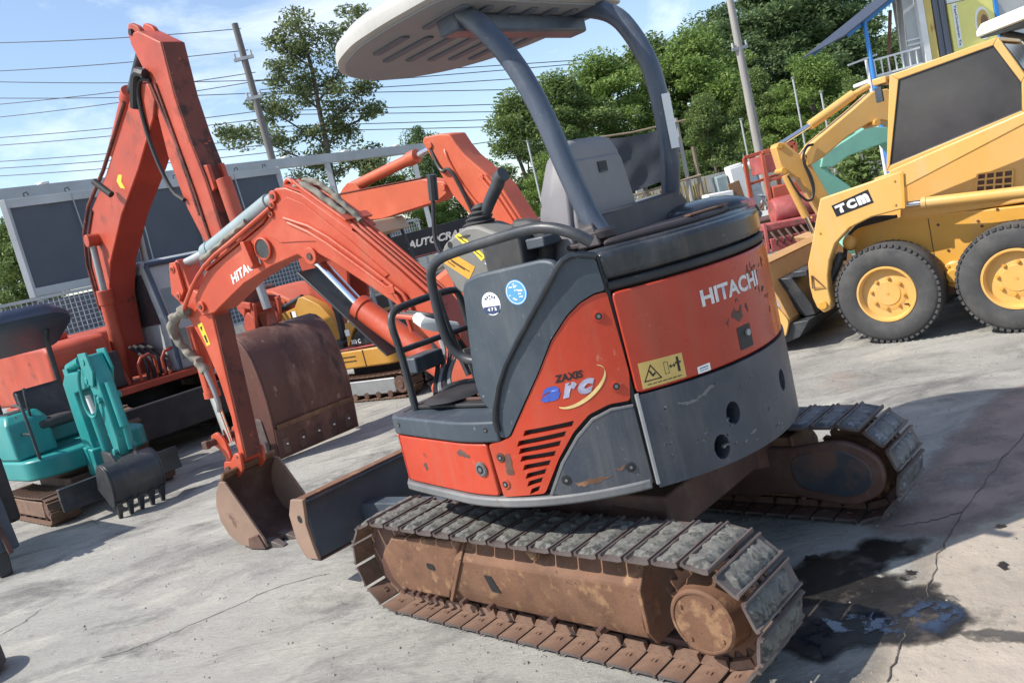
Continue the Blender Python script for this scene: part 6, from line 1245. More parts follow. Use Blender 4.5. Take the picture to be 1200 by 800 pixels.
# wire mesh crates under the hoarding
wm = wall_thing('wire_mesh_fence', 'grey wire mesh fence standing below the dark hoarding', 'fence')
Q0 = A0 - dA * 4 + nA * .5; Q1 = A0 + dA * 9 + nA * .5; LQ = (Q1 - Q0).length
e = MB()
n1 = int(LQ / .085)
for k in range(n1 + 1):
    p = Q0 + dA * (LQ * k / n1); e.bar(p + Vector((0, 0, .9)), p + Vector((0, 0, 2.2)), .012, .012, (1, 0, 0))
for k in range(16):
    z = .9 + k * .085; e.bar(Q0 + Vector((0, 0, z)), Q1 + Vector((0, 0, z)), .012, .012)
tag(ob('wire_mesh', e, M['galv'], wm, smooth=0), kind='stuff')
e = MB(); e.bar(Q0 - nA * .35 + Vector((0, 0, 1.5)), Q1 - nA * .35 + Vector((0, 0, 1.5)), .04, 1.3); ob('crate_panel', e, M['ygrey'], wm)
for k in range(9):
    e = MB(); p = Q0 + dA * (LQ * k / 8); e.bar(p, p + Vector((0, 0, 2.22)), .05, .05, (1, 0, 0)); ob('fence_post', e, M['galv'], wm)
for z in (.88, 2.2):
    e = MB(); e.bar(Q0 + Vector((0, 0, z)), Q1 + Vector((0, 0, z)), .05, .05); ob('rail', e, M['galv'], wm)
cw_ = wall_thing('yard_wall', 'low stained concrete wall along the back of the yard', 'wall')
for k in range(14):
    e = MB(); x = -16 + k * 3.0; e.box((x + 1.48, 26.0 - .18 * (k % 2) * 0, 0.77), (2.94, .16, 1.54)); ob('wall_panel', e, M['concretewall'], cw_, bev=.01)
    e = MB(); e.box((x, 25.95, .82), (.22, .22, 1.64)); ob('wall_post', e, M['concretewall'], cw_, bev=.01)
bf = wall_thing('bamboo_fence', 'dry brown bamboo fence below the black shade cloth', 'fence')
for k in range(46):
    e = MB(); x = 2.9 + k * .06; e.cyl((x, 20.6, 0), (x + random.uniform(-.03, .03), 20.6, 1.45 + random.uniform(-.08, .08)), .028, n=6); ob('bamboo_stake', e, M['bamboo'], bf)
for z in (.5, 1.1):
    e = MB(); e.bar((2.85, 20.55, z), (5.7, 20.55, z), .03, .05); ob('rail', e, M['wood'], bf)
sc2 = wall_thing('shade_cloth_stall', 'black shade cloth hung on a pole frame behind the seat', 'stall')
e = MB(); nx, nz = 18, 10
c4 = [Vector((3.05, 20, 3.02)), Vector((5.0, 20, 2.92)), Vector((4.85, 20, 1.72)), Vector((3.02, 20, 1.50))]
def bil(u, v): return (c4[0] * (1 - u) + c4[1] * u) * (1 - v) + (c4[3] * (1 - u) + c4[2] * u) * v
gv = [[e.bm.verts.new(bil(i / nx, j / nz) + Vector((0, .02 * math.sin(i * 1.1) * math.sin(j * .7) + .02 * math.sin(i * .6 + j), -.10 * math.sin(math.pi * i / nx) * (1 - j / nz)))) for j in range(nz + 1)] for i in range(nx + 1)]
for i in range(nx):
    for j in range(nz): e.bm.faces.new((gv[i][j], gv[i + 1][j], gv[i + 1][j + 1], gv[i][j + 1]))
ob('shade_cloth', e, M['tarp2'], sc2, smooth=80)
for x, z, w in ((3.0, 3.08, .05), (4.05, 2.6, .03), (5.08, 3.05, .055), (5.35, 2.3, .05)):
    e = MB(); e.tube([(x, 20.1, 0), (x, 20.1, z)], w, 8); ob('pole', e, M['wood'] if w < .052 else M['concretewall'], sc2)
e = MB(); e.tube([(2.9, 20.05, 3.06), (4.0, 20.05, 2.96), (5.3, 20.05, 2.95)], .025, 8); ob('cross_pole', e, M['wood'], sc2)
e = MB(); e.tube([(2.9, 20.05, 1.45), (5.4, 20.05, 1.6)], .03, 8); ob('cross_pole', e, M['wood'], sc2)

# black truck with the shop name across its windscreen board
tk = wall_thing('black_truck', 'black truck with AUTOCRAFT lettering behind the control lever', 'truck')
Yt = 12.5
e = MB(); e.prism([(-1.95, 1.36), (-1.90, 1.76), (.30, 1.80), (.35, 1.40)], Yt, Yt + .10); sgn = ob('name_board', e, surf('matt_black_board', (.012, .014, .020), .5, var=.2), tk, bev=.006)
lettering('AUTOCRAFT', .1, M['greyprint'], sgn, lambda u, v: Vector((-1.20 + u, Yt - .003, 1.535 + v)), bold=.004, shear=.3, fit=(1.0, .115))
e = MB(); e.prism([(-1.46, 1.385), (-.55, 1.395), (-.55, 1.408), (-1.46, 1.398)], Yt - .004, Yt - .001); ob('red_stripe', e, M['redmach'], sgn)
e = MB(); e.prism([(-2.0, .45), (-2.0, 1.0), (-.2, 1.05), (1.6, 1.05), (1.6, .45)], Yt + .12, Yt + 1.8); ob('body', e, M['black'], tk, bev=.05)
e = MB(); e.prism([(-1.3, .98), (-.35, 1.12), (-.35, 1.16), (-1.3, 1.02)], Yt - .02, Yt + .5); ob('bumper_ledge', e, M['panel'], tk, bev=.01)
e = MB(); e.prism([(-.95, 1.10), (-.25, 1.42), (-.10, 1.42), (-.55, 1.16)], Yt - .25, Yt - .05); ob('tan_flap', e, M['wood'], tk, bev=.01)
for x in (-.72, 1.0):
    for y in (Yt + .1, Yt + 1.5):
        e = MB(); e.lathe([(.10, -.12), (.25, -.12), (.36, -.09), (.36, .09), (.25, .12), (.10, .12)], (x, y, .36), 'y', 30); wo = ob('tyre', e, M['tyre'], tk); e = MB(); e.cyl((x, y - .13, .36), (x, y - .10, .36), .14, n=8); ob('rim', e, M['blacktube'], wo)

# dark pickup behind the hood
pk = thing('pickup_truck', 'dark pickup truck with black load cover behind the engine hood', 'truck', (1.5, 15.6, 0), R(168))
e = MB(); e.prism([(2.2, .45), (2.2, .85), (1.1, 1.0), (-2.3, 1.05), (-2.3, .45)], -.85, .85); ob('body', e, M['white'], pk, bev=.05)
e = MB(); e.prism([(.9, 1.0), (.45, 1.50), (-.55, 1.52), (-.75, 1.02)], -.78, .78); cb = ob('cab', e, M['cargreen'], pk, bev=.04)
e = MB(); e.prism([(.40, 1.48), (-.50, 1.50), (-.50, 1.55), (.36, 1.54)], -.76, .76); ob('roof', e, M['panel'], pk, bev=.02)
for k in range(5):
    e = MB(); e.box((-1.5 + k * .01, -.6 + k * .3, 1.25), (.9, .03, .35)); ob('cage_bar', e, M['steel'], pk)
for x in (1.35, -1.4):
    for y in (.78, -.78):
        e = MB(); e.lathe([(.10, -.10), (.25, -.10), (.33, -.08), (.33, .08), (.25, .10), (.10, .10)], (x, y, .33), 'y', 28); ob('tyre', e, M['tyre'], pk)

# junk along the wall
def boxthing(name, label, cat, c, size, mat, rz=0.0, tilt=0.0, group=None, detail=None):
    t = thing(name, label, cat, (c[0], c[1], 0), rz, group)
    e = MB(); e.box((0, 0, c[2]), size, Matrix.Rotation(tilt, 3, 'Y')); o = ob('body', e, mat, t, bev=.03)
    e = MB(); rot = Matrix.Rotation(tilt, 3, 'Y'); e.box(Vector((0, 0, c[2])) + rot @ Vector((0, -size[1] / 2 - .01, size[2] * .18)), (size[0] * .94, .02, size[2] * .56), rot); ob('door', e, mat, t, bev=.01)
    e = MB(); e.box(Vector((0, 0, c[2])) + rot @ Vector((size[0] * .38, -size[1] / 2 - .03, size[2] * .1)), (.03, .03, size[2] * .2), rot); ob('handle', e, M['steel'], t)
    return t
boxthing('white_cabinet', 'tall white cabinet leaning beside the scrap heap', 'cabinet', (6.25, 20.0, .84), (.34, .4, 1.62), M['white'], 0, R(-5))
boxthing('white_cabinet', 'shorter white cabinet standing by the utility pole', 'cabinet', (6.68, 20.3, 1.05), (.26, .4, 1.15), M['white'], 0, R(-6))
boxthing('grey_locker', 'pale grey locker behind the brown board', 'locker', (5.88, 20.2, 1.0), (.28, .4, .95), M['greycyl'], 0, R(-3))
boxthing('white_tank', 'white box resting on the pickup side behind the engine hood', 'box', (5.45, 19.2, .90), (.62, .5, .42), M['white'], 0, R(3))
t = thing('brown_board', 'brown board leaning beside the white box', 'board', (5.85, 19.0, 0)); e = MB(); e.box((0, 0, .95), (.28, .05, .62), Matrix.Rotation(R(-8), 3, 'Y')); ob('board', e, M['brownbox'], t, bev=.005); e = MB(); e.box((0, .04, .4), (.05, .05, .8)); ob('prop', e, M['wood'], t)
t = thing('lime_pot', 'lime green round pot hanging between the white cabinets', 'pot', (6.45, 20.0, 0)); e = MB(); e.lathe([(.02, 1.36), (.09, 1.37), (.11, 1.46), (.10, 1.54), (.085, 1.53), (.02, 1.42)], (0, 0, 0), 'z', 18); ob('pot', e, M['lime'], t); e = MB(); e.tube([(0, 0, 1.5), (.02, 0, 1.75), (.1, .2, 1.85)], .008, 6); ob('hanger', e, M['steel'], t)
t = thing('blue_drum', 'blue drum lying in the scrap beside the red harvester', 'drum', (6.72, 17.6, 0), R(20)); e = MB(); e.lathe([(.02, -.32), (.19, -.32), (.20, -.30), (.20, -.1), (.21, -.09), (.20, -.08), (.20, .10), (.21, .11), (.20, .12), (.20, .30), (.19, .32), (.02, .32)], (0, 0, .52), 'y', 26); ob('drum', e, M['skyprint'], t)
def tyre_thing(label, loc, rz, r, lean=0.0):
    t = thing('scrap_tyre', label, 'tyre', loc, rz); e = MB(); w = r * .3
    e.lathe([(r * .58, -w), (r * .85, -w * 1.05), (r, -w * .7), (r, w * .7), (r * .85, w * 1.05), (r * .58, w), (r * .58, w * .8), (r * .58, -w * .8)], (0, 0, 0), 'y', 34)
    o = ob('tyre', e, M['tyre'], t); o.rotation_euler = (lean, 0, 0); o.location = (0, 0, r * math.cos(lean) + r * .3 * abs(math.sin(lean))); return t
tyre_thing('grey-brown tyre leaning on the blue drum', (6.45, 17.3, 0), R(15), .36, R(14))
tyre_thing('old tyre standing left of the tall white cabinet', (5.75, 18.0, 0), R(50), .34, R(8))
t = thing('scrap_heap', 'heap of mixed metal scrap and hoses in front of the white cabinets', 'scrap'); t['kind'] = 'stuff'
e = MB(); rnd = random.Random(12)
for k in range(120):
    x = rnd.uniform(5.5, 7.3); y = rnd.uniform(17.6, 19.8); z = rnd.uniform(.05, .75) * (1 - abs(x - 6.5) * .5)
    if k % 3: e.box((x, y, max(.05, z)), (rnd.uniform(.05, .35), rnd.uniform(.04, .2), rnd.uniform(.04, .2)), Matrix.Rotation(rnd.uniform(0, 3), 3, 'Z') @ Matrix.Rotation(rnd.uniform(-.6, .6), 3, 'Y'))
    else: e.tube([(x, y, max(.05, z)), (x + rnd.uniform(-.3, .3), y, max(.05, z) + rnd.uniform(0, .4)), (x + rnd.uniform(-.4, .4), y - .1, max(.03, z - .1))], rnd.uniform(.012, .03), 6, 1)
for i, f in enumerate(e.bm.faces): f.material_index = (i // 31) % 5
sh = ob('scrap', e, [M['steel'], M['rust_dark'], M['blacktube'], M['wood'], M['plastergrey']], t); sh['kind'] = 'stuff'

# red harvester
rh = thing('red_harvester', 'faded red crop harvester with square frame left of the yellow bucket arm', 'harvester', (5.2, 14.6, 0))
def fbar(a, b, w=.07, nm='frame_bar', m='vermil'):
    e = MB(); e.bar(a, b, w, w, (0, 1, 0)); return ob(nm, e, M[m], rh, bev=.006)
for y in (-.1, .9):
    fbar((-.17, y, 1.70), (-.20, y, .45)); fbar((.42, y, 1.74), (.36, y, .5)); fbar((-.17, y, 1.70), (.42, y, 1.74)); fbar((-.18, y, 1.20), (.40, y, 1.26), .05)
e = MB(); e.box((.1, .4, 1.5), (.45, .8, .32)); ob('cage_panel', e, M['redmach'], rh, bev=.01)
e = MB(); e.box((.12, .0, .98), (.5, .3, .22)); ob('side_panel', e, M['vermil'], rh, bev=.02)
e = MB(); e.lathe([(.02, -.45), (.20, -.45), (.235, -.40), (.235, .35), (.20, .45), (.02, .45)], (.22, -.2, .66), 'x', 26)
for v_ in e.bm.verts: v_.co.x = .22 + (v_.co.x - .22) * 1.0
ob('red_tank', e, M['redmach'], rh)
e = MB(); e.prism([(-.55, .52), (.75, .46), (.75, .32), (-.55, .38)], -.55, -.30); ob('conveyor_guard', e, M['redmach'], rh, bev=.03)
e = MB(); e.bar((-.5, -.62, .14), (.7, -.62, .12), .06, .22, (0, 0, 1)); ob('cutter_bar', e, M['redmach'], rh, bev=.01)
for k in range(9):
    e = MB(); e.tube([(-.45 + k * .13, -.6, .36), (-.42 + k * .13, -.75, .22), (-.40 + k * .13, -.6, .10)], .02, 6); ob('tine', e, M['rust_dark'], rh)
fbar((-.52, -.55, .52), (-.56, -.62, .02), .05, 'support_leg', 'redmach'); fbar((-.5, -.5, .35), (-1.5, -.4, .22), .05, 'draw_bar', 'redmach')
e = MB(); e.prism([(-1.6, -.9), (-.6, -.5), (-.6, .4), (-1.6, .2)], .10, .22, 'z'); ob('ramp_plate', e, M['redmach'], rh, bev=.01)
e = MB(); e.box((.3, .6, .35), (1.6, 1.0, .4)); ob('chassis', e, M['rust_dark'], rh, bev=.02)
plain_track(rh, .55, .2, .3, .9, 24, simple_shoe(.12, .3, M['black']), M['rust_dark'])

# ------------------------------------------------------------------ shop building on the right
bl_ = thing('shop_building', 'white shop building with yellow sign, railing and blue awning at upper right', 'building')
e = MB(); e.box((9.8, 14.7, 1.2), (3.9, .8, 2.40)); ob('lower_wall', e, M['plastergrey'], bl_, bev=.02)
e = MB(); e.box((9.1, 14.25, 2.44), (4.55, .6, .06)); ob('balcony_slab', e, M['white'], bl_, bev=.01)
e = MB(); e.box((9.9, 14.6, 3.8), (3.6, .7, 2.6)); ob('upper_wall', e, M['plastergrey'], bl_, bev=.02)
e = MB(); e.box((7.73, 14.2, 3.4), (.20, .3, 1.9)); ob('grey_panel', e, M['plastergrey'], bl_)
for z in (2.85, 2.93):
    e = MB(); e.box((7.72, 14.04, z), (.22, .03, .025)); ob('ledge', e, M['white'], bl_)
e = MB(); e.box((7.88, 14.1, 3.4), (.11, .3, 1.9)); ob('white_column', e, M['white'], bl_, bev=.01)
e = MB(); e.box((8.01, 14.1, 3.4), (.13, .25, 1.9)); ob('yellow_column', e, M['yrust'], bl_, bev=.01)
for k in range(4):
    e = MB(); e.box((8.13 + k * .055, 14.1 + .02 * (k % 2), 3.4), (.05, .2, 1.9)); ob('cladding_strip', e, M['ygrey'], bl_, bev=.006)
e = MB(); e.box((8.74, 14.05, 2.95), (.76, .06, .80)); sg = ob('sign', e, M['signyellow'], bl_, bev=.004)
e = MB(); e.box((8.74, 14.05, 3.62), (.76, .06, .52)); ob('sign_header', e, M['white'], bl_, bev=.004)
e = MB(); e.box((8.47, 14.017, 2.98), (.085, .004, .72)); stp = ob('text_strip', e, M['whiteprint'], sg)
lettering('TaeChonlagen Te', .1, M['navyprint'], stp, lambda u, v: Vector((8.445 + v, 14.012, 3.31 - u)), fit=(.66, .05), bold=.002)
for rr, mt, dy in ((1.0, 'whiteprint', .0), (.82, 'tansticker', .002), (.5, 'brownbox', .004)):
    e = MB(); e.prism([(8.90 + (.5 - rr * .5) * .12 + .13 * rr * math.cos(t * .2618), 2.92 + .27 * rr * math.sin(t * .2618)) for t in range(24)], 14.016 - dy, 14.019 - dy); ob('sign_picture', e, M[mt], sg)
e = MB(); e.box((9.16, 14.05, 3.4), (.07, .1, 1.9)); ob('blue_post', e, M['bluepaint'], bl_, bev=.005)
e = MB(); e.tube([(6.88, 13.9, 0), (6.89, 13.9, 3.38)], .035, 10); ob('blue_post', e, M['bluepaint'], bl_)
for k in range(9):
    y = 13.9 + k * .20; e = MB(); e.bar((6.47, y, 3.22), (8.2, y, 4.03), .19, .02); ob('roof_sheet', e, M['blueroof'], bl_)
for y in (13.95, 15.4):
    e = MB(); e.bar((6.6, y, 3.23), (8.15, y, 3.955), .05, .06); ob('rafter', e, M['bluepaint'], bl_)
for z in (2.74, 2.48):
    e = MB(); e.bar((6.82, 13.95, z), (7.75, 13.95, z + .03), .03, .03); ob('rail', e, M['white'], bl_)
for k in range(8):
    e = MB(); x = 6.84 + k * .12; e.bar((x, 13.95, 2.48), (x, 13.95, 2.75), .018, .018, (1, 0, 0)); ob('baluster', e, M['white'], bl_)
e = MB(); e.tube([(6.84, 13.95, 0), (6.84, 13.95, 2.78)], .03, 8); ob('rail_post', e, M['white'], bl_)
e = MB(); e.bar((6.50, 13.9, 2.76), (7.0, 13.9, 2.82), .03, .03); ob('rail', e, M['galv'], bl_)
e = MB(); e.tube([(7.3, 14.2, 2.5), (7.42, 14.2, 3.1), (7.5, 14.2, 3.5)], .03, 8); ob('brace', e, M['rust'], bl_)

# ------------------------------------------------------------------ machinery at the left edge
lt = thing('black_attachment', 'black steel attachment with bolts standing at the left edge', 'attachment', (-3.93, 5.68, 0), R(-43))
e = MB(); e.prism([(.05, .62), (.12, .60), (.20, .18), (.14, .16), (.02, .25), (-.3, .3), (-.3, .62)], -.05, .12); ob('plate', e, M['panel'], lt, bev=.01)
e = MB(); e.loft([[(.02, -.06, .25), (.14, -.06, .22), (.14, .06, .22), (.02, .06, .25)], [(.06, -.04, 0), (.15, -.04, 0), (.15, .04, 0), (.06, .04, 0)]]); ob('tooth', e, M['blacktube'], lt, bev=.01)
for z in (.55, .47, .38):
    e = MB(); e.cyl((.14 + (.55 - z) * .2, .03, z), (.20 + (.55 - z) * .2, .03, z), .018, n=8); ob('bolt', e, M['rust_dark'], lt)
e = MB(); e.bar((.16, .04, .34), (.26, .04, .17), .03, .03); ob('pin', e, M['rust_dark'], lt)
e = MB(); e.box((-.5, .0, .55), (.9, .5, .5)); ob('frame', e, M['black'], lt, bev=.03)
tyre_thing('black tyre just entering the frame at the lower left', (-3.02, 3.86, 0), R(70), .19, R(87))

# ------------------------------------------------------------------ utility poles and wires
M['darkpole'] = surf('dark_weathered_pole', (0.15, 0.14, 0.135), .9, var=.2, stretch=(1, 1, .12), vscale=9)
def pole(label, top, base_h, r, arms, mat=None):
    t = thing('utility_pole', label, 'pole', (top.x, top.y, 0)); e = MB(); e.cyl((0, 0, 0), (0, 0, top.z), r * 1.25, r * .85, n=14); ob('shaft', e, mat or M['polewood'], t)
    for z, L_ in arms:
        e = MB(); e.box((.0, -.05, z), (L_, .08, .08)); ob('bracket', e, M['steel'], t)
        for sx in (-1, 1): e = MB(); e.cyl((sx * L_ * .42, -.05, z + .04), (sx * L_ * .42, -.05, z + .16), .03, n=8); ob('insulator', e, M['plastergrey'], t)
    return t
pole('leaning grey utility pole left of the slender tree', at(275, 28, 22), 0, .095, [(7.2, .5), (6.2, .4)], M['darkpole'])
pole('stout grey utility pole in front of the dense trees', at(853, -12, 21), 0, .10, [(4.4, .4)])
for px, py, Y, lab in ((868, 140, 22, 'thin white pipe standing left of the stout utility pole'), (929, 92, 21, 'thin grey pipe standing right of the stout utility pole'), (962, 108, 20, 'short thin pipe behind the yellow boom'), (618, 166, 22, 'bent white lamp pipe left of the canopy post')):
    p = at(px, py, Y); t = thing('pipe_post', lab, 'post', (p.x, p.y, 0)); e = MB(); e.tube([(0, 0, 0), (0, 0, p.z)], .024, 8); ob('pipe', e, M['galv'], t)
    e = MB(); e.cyl((0, 0, p.z), (0, 0, p.z + .03), .045, n=8); ob('cap', e, M['steel'], t)
wires = [((0, 50), (275, 37), 'top'), ((0, 83), (275, 62), ''), ((0, 96), (300, 96), ''), ((0, 115), (300, 111), ''), ((0, 122), (275, 88), ''), ((0, 137), (275, 98), ''), ((0, 161), (275, 132), ''), ((0, 170), (275, 141), ''), ((0, 189), (275, 163), ''), ((0, 197), (275, 171), ''), ((0, 206), (275, 180), ''), ((430, 96), (590, 82), ''), ((430, 104), (590, 93), ''), ((430, 109), (590, 105), ''), ((430, 128), (720, 118), ''), ((430, 134), (640, 130), ''), ((430, 146), (640, 138), ''), ((430, 153), (640, 147), ''), ((540, 80), (740, 66), ''), ((545, 170), (625, 158), '')]
wnames = ['topmost', 'second', 'third', 'fourth', 'fifth', 'sixth', 'seventh', 'eighth', 'ninth', 'tenth', 'eleventh']
for i, (a, b, _) in enumerate(wires):
    if i < 11 and i not in (2, 3): b = (280 + .34 * (b[1] - 28), b[1])
    pa, pb = at(*a, 23.0), at(*b, 22.2 if i < 11 else 24); d = pb - pa
    lo, hi = (-.35, 1.0) if i < 11 else (-1.0, 4.0)
    if i in (2, 3): hi = 1.12
    if i >= 11:
        sl_ = (b[1] - a[1]) / (b[0] - a[0]); xs = (280 - .34 * 28 + .34 * (a[1] - sl_ * a[0])) / (1 - .34 * sl_); lo = (xs - a[0]) / (b[0] - a[0]); pa, pb = at(*a, 44), at(*b, 44); d = pb - pa; hi = 5.0
    pts = []
    for k in range(17):
        t_ = lo + (hi - lo) * k / 16; p = pa + d * t_; p.z += .10 * ((2 * k / 16 - 1) ** 2 - .3); pts.append(p)
    e = MB(); e.tube(pts, .011 if i < 11 else .022, 5)
    lab = ('%s wire from the top strung left of the leaning pole' % wnames[i]) if i < 11 else ('%s black wire from the top crossing below the canopy edge' % wnames[i - 11])
    tag(ob('power_line', e, M['hose'], smooth=60), lab, 'wire', 'overhead wires')

# ------------------------------------------------------------------ trees
def leaf_mesh(name, clumps, size, seed, mat):
    rg = np.random.default_rng(seed); V = []
    for (c, rad, n) in clumps:
        d = rg.normal(size=(n, 3)); d /= np.linalg.norm(d, axis=1)[:, None]
        r = rg.random(n) ** .45; p = np.array(c) + d * r[:, None] * np.array(rad)
        ax = rg.normal(size=(n, 3)); ax[:, 2] *= .6; ax /= np.linalg.norm(ax, axis=1)[:, None]
        nn = rg.normal(size=(n, 3)) + np.array([0, 0, .9]); b = np.cross(ax, nn); b /= np.linalg.norm(b, axis=1)[:, None]
        s = size * (.6 + .8 * rg.random(n))[:, None]
        V.append(np.stack([p - ax * s, p + b * s * .42, p + ax * s, p - b * s * .42], 1))
    V = np.concatenate(V).astype('f'); n = len(V); me = bpy.data.meshes.new(name)
    me.vertices.add(n * 4); me.vertices.foreach_set('co', V.reshape(-1)); me.loops.add(n * 4); me.loops.foreach_set('vertex_index', np.arange(n * 4, dtype='i'))
    me.polygons.add(n); me.polygons.foreach_set('loop_start', np.arange(0, n * 4, 4, dtype='i')); me.update(); me.materials.append(mat); return me

def crown_clumps(seed, H, Rw, base, n, per, lean=0.0):
    rg = random.Random(seed); out = []
    for k in range(n):
        t = (k + .5) / n; z = base + (H - base) * t; prof = math.sin(math.pi * min(1, (t * .86 + .14))) ** .7
        a = rg.uniform(0, 6.283); rr = Rw * prof * rg.uniform(.25, 1.0); cr_ = Rw * rg.uniform(.22, .40)
        out.append(((rr * math.cos(a), rr * math.sin(a), z + rg.uniform(-.4, .4)), (cr_, cr_, cr_ * .55), int(per * rg.uniform(.6, 1.3))))
    return out
def trunk_mb(seed, H, r, clumps, nl=10):
    rg = random.Random(seed); e = MB(); pts = [Vector((rg.uniform(-.1, .1) * k * .4, rg.uniform(-.1, .1) * k * .4, H * k / 6)) for k in range(7)]; e.tube(pts, r, 9, 1, taper=r * .25)
    for c, rad, n in rg.sample(clumps, min(nl, len(clumps))):
        c = Vector(c); k = max(1, min(5, int((c.z / H) * 6) - 1)); e.tube([pts[k], pts[k].lerp(c, .5) + Vector((0, 0, .15)), c], r * .35, 6, 1, taper=r * .1)
    return e
variants = []
for v in range(5):
    H = 9.0; cl = crown_clumps(40 + v, H, 3.0 + .25 * (v % 3), 1.6, 64, 620); me = leaf_mesh('crown', cl, .10, v, M[['leaf', 'leaf_dark', 'leaf_light', 'leaf_dark', 'leaf'][v]])
    variants.append((H, me, cl))
def tree(label, x, y, h, v, rz, wide=1.0, group=None, kind='broadleaf_tree'):
    H, me, cl = variants[v]; s = h / H; t = thing(kind, label, 'tree', (x, y, 0), rz, group); t.scale = (s * wide, s * wide, s)
    o = link('crown', me, t); e = trunk_mb(v + int(x * 3), H * .85, .22, cl); ob('trunk', e, M['bark'], t, smooth=60); return t
grp = 'dense trees behind the yard'
T_ = [(592, 108, 30, 4, 'dark drooping tree just left of the canopy post', 1.0), (645, 84, 33, 0, 'broad green tree framed by the two canopy posts', 1.1), (700, 56, 36, 2, 'bright green tree top framed high between the canopy posts', 1.1), (755, 40, 38, 0, 'rounded tree directly right of the right canopy post top', 1.1), (800, 30, 36, 2, 'light green tree rising above the black shade cloth', 1.0), (842, 2, 40, 1, 'tall dark tree directly left of the stout utility pole', 1.1), (895, -45, 41, 3, 'tallest dark tree rising out of frame right of the utility pole', 1.15), (950, -35, 42, 1, 'dark tree rising out of frame above the pale yellow boom', 1.1), (1005, 10, 40, 3, 'dark tree right beside the blue awning', 1.0), (1050, 30, 38, 1, 'dark tree partly hidden by the white railing', 1.0), (940, 60, 29, 2, 'bright feathery tree behind the pale yellow boom', 1.0), (880, 80, 31, 0, 'mid-green tree close behind the stout utility pole', .9), (820, 110, 28, 0, 'low green tree behind the white cabinets', .9), (1000, 90, 27, 4, 'green tree behind the yellow stick cylinder', 1.0), (1120, 20, 44, 3, 'dark tree behind the shop building', 1.0), (1230, -40, 46, 1, 'dark tree beyond the shop building at the far right', 1.2)]
for i, (px, py, Y, v, lab, w) in enumerate(T_):
    p = at(px, py, Y); tree(lab, p.x, p.y, p.z * .93, v, i * 1.3, w, grp)
S_ = [(490, 158, 31, 1, 'small round tree behind the orange stick cylinder', .62), (640, 186, 23, 2, 'low bright bush-like tree below the drooping tree', .9), (440, 196, 30, 4, 'small grey-green tree behind the steel beam end', .9), (505, 225, 29, 2, 'low bright tree above the AUTOCRAFT board', .9), (12, 268, 24, 0, 'tree at the far left edge beside the hoarding', .9), (350, 222, 31, 4, 'small tree low behind the hoarding right end', .8), (585, 238, 30, 4, 'low tree behind the orange boom', .9), (150, 262, 40, 1, 'distant tree low behind the hoarding', 1.2), (-60, 262, 26, 1, 'dark tree beyond the left edge of the frame', 1.0)]
for i, (px, py, Y, v, lab, w) in enumerate(S_):
    p = at(px, py, Y); tree(lab, p.x, p.y, p.z, v, i * .9 + .4, w)
# slender tree by the leaning pole, built limb by limb
sl = thing('slender_tree', 'slender open tree with sparse leaf tufts right of the leaning pole', 'tree', (at(388, 230, 27).x, 27, 0))
bx = at(388, 230, 27).x
def L22(px, py, dy=0.0):
    p = at(px, py, 27); return Vector((p.x - bx, dy, p.z))
e = MB(); e.tube([Vector((.1, 0, 0)), L22(392, 228), L22(383, 170), L22(372, 120), L22(366, 80), L22(352, 40), L22(342, 8)], .12, 9, 2, taper=.03)
limbs = [((383, 170), (350, 150), (318, 130), (300, 112)), ((372, 120), (395, 90), (405, 50), (412, 15)), ((366, 80), (340, 62), (325, 40)), ((378, 148), (405, 130), (430, 105)), ((386, 195), (350, 185), (310, 165), (272, 152)), ((388, 205), (420, 190), (445, 178)), ((374, 128), (345, 105), (330, 85)), ((380, 155), (420, 140), (432, 125))]
tuft = []
rg = random.Random(5)
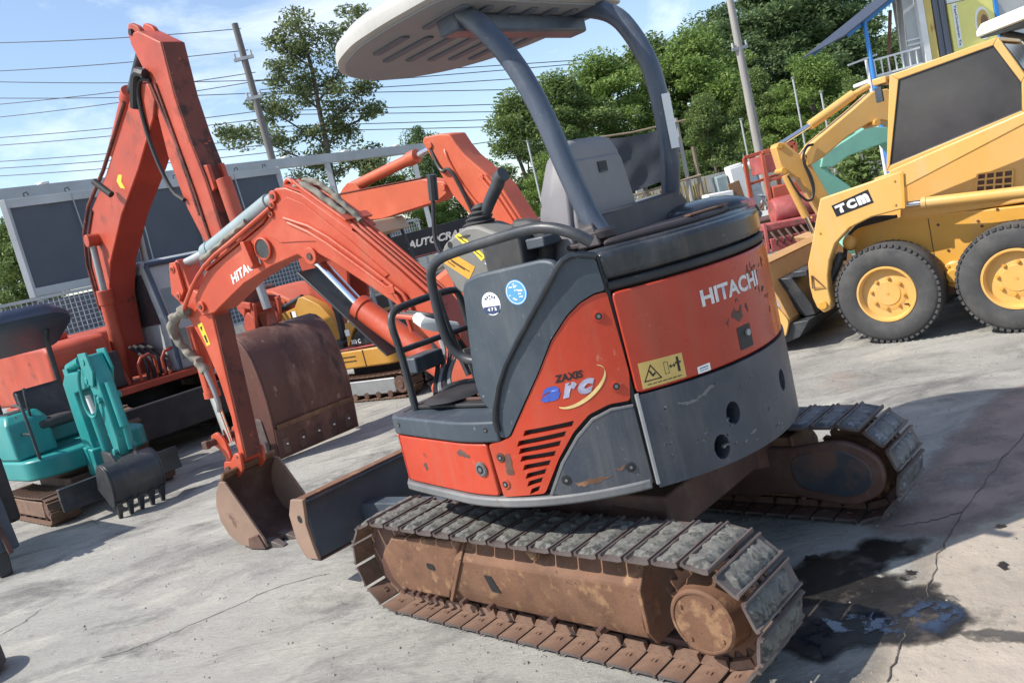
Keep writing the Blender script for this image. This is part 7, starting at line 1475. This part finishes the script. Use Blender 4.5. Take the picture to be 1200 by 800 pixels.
for li, L_ in enumerate(limbs):
    dy = rg.uniform(-.9, .9); P_ = [L22(px, py, dy * k / (len(L_) - 1)) for k, (px, py) in enumerate(L_)]; e.tube(P_, .045, 6, 1, taper=.012)
    for k in range(1, len(P_)):
        for _ in range(4): c = P_[k].lerp(P_[k - 1], rg.random() * .6) + Vector((rg.uniform(-.35, .35), rg.uniform(-.5, .5), rg.uniform(-.2, .3))); tuft.append((tuple(c), (.36, .36, .22), 150)); e.tube([P_[k], c], .010, 4)
for px, py in ((340, 20), (350, 45), (365, 60), (385, 35), (360, 90), (345, 75), (380, 95), (392, 70), (335, 55), (350, 110), (400, 110), (405, 160), (380, 165), (370, 185), (290, 165), (270, 160), (300, 150), (320, 160), (330, 130), (420, 120), (395, 140), (415, 185), (440, 195), (385, 205), (350, 205), (355, 30), (372, 45), (330, 95)):
    c = L22(px, py, rg.uniform(-.7, .7)); n_ = min((q for L_ in limbs + [((383, 170), (372, 120), (366, 80), (352, 40))] for q in L_), key=lambda q: (q[0] - px) ** 2 + (q[1] - py) ** 2)
    e.tube([L22(*n_), L22(*n_).lerp(c, .5) + Vector((0, 0, .08)), c], .014, 5, 1, taper=.005)
    tuft.append((tuple(c), (.58, .58, .38), 300))
ob('trunk', e, M['bark'], sl, smooth=60); link('crown', leaf_mesh('crown', tuft, .066, 77, M['leaf_grey']), sl)
for lab, px, py, Y, h_ in (('leafy green shrub seen through the mint arms', 1028, 196, 17.5, 1.5), ('low green shrub beside the red harvester', 985, 215, 19, 1.2)):
    q = at(px, py, Y); t = thing('shrub', lab, 'shrub', (q.x, q.y, 0)); rs = random.Random(int(px)); cl = []
    e = MB()
    for k in range(9):
        c = Vector((rs.uniform(-.6, .6), rs.uniform(-.4, .4), h_ * rs.uniform(.35, .95))); e.tube([Vector((0, 0, 0)), c * .5 + Vector((0, 0, .1)), c], .018, 5, 1, taper=.006); cl.append((tuple(c), (.34, .34, .26), 170))
    ob('stem', e, M['bark'], t, smooth=60); link('foliage', leaf_mesh('foliage', cl, .075, int(py), M['leaf']), t)
# weeds along the wall
wd_ = [((x, 26.9 + random.uniform(-.4, .4), .8), (.9, .5, .5), 150) for x in np.arange(-14, 26, 1.1)]
tag(link('undergrowth', leaf_mesh('undergrowth', wd_, .14, 9, M['leaf'])), 'green undergrowth along the foot of the wall', kind='stuff')
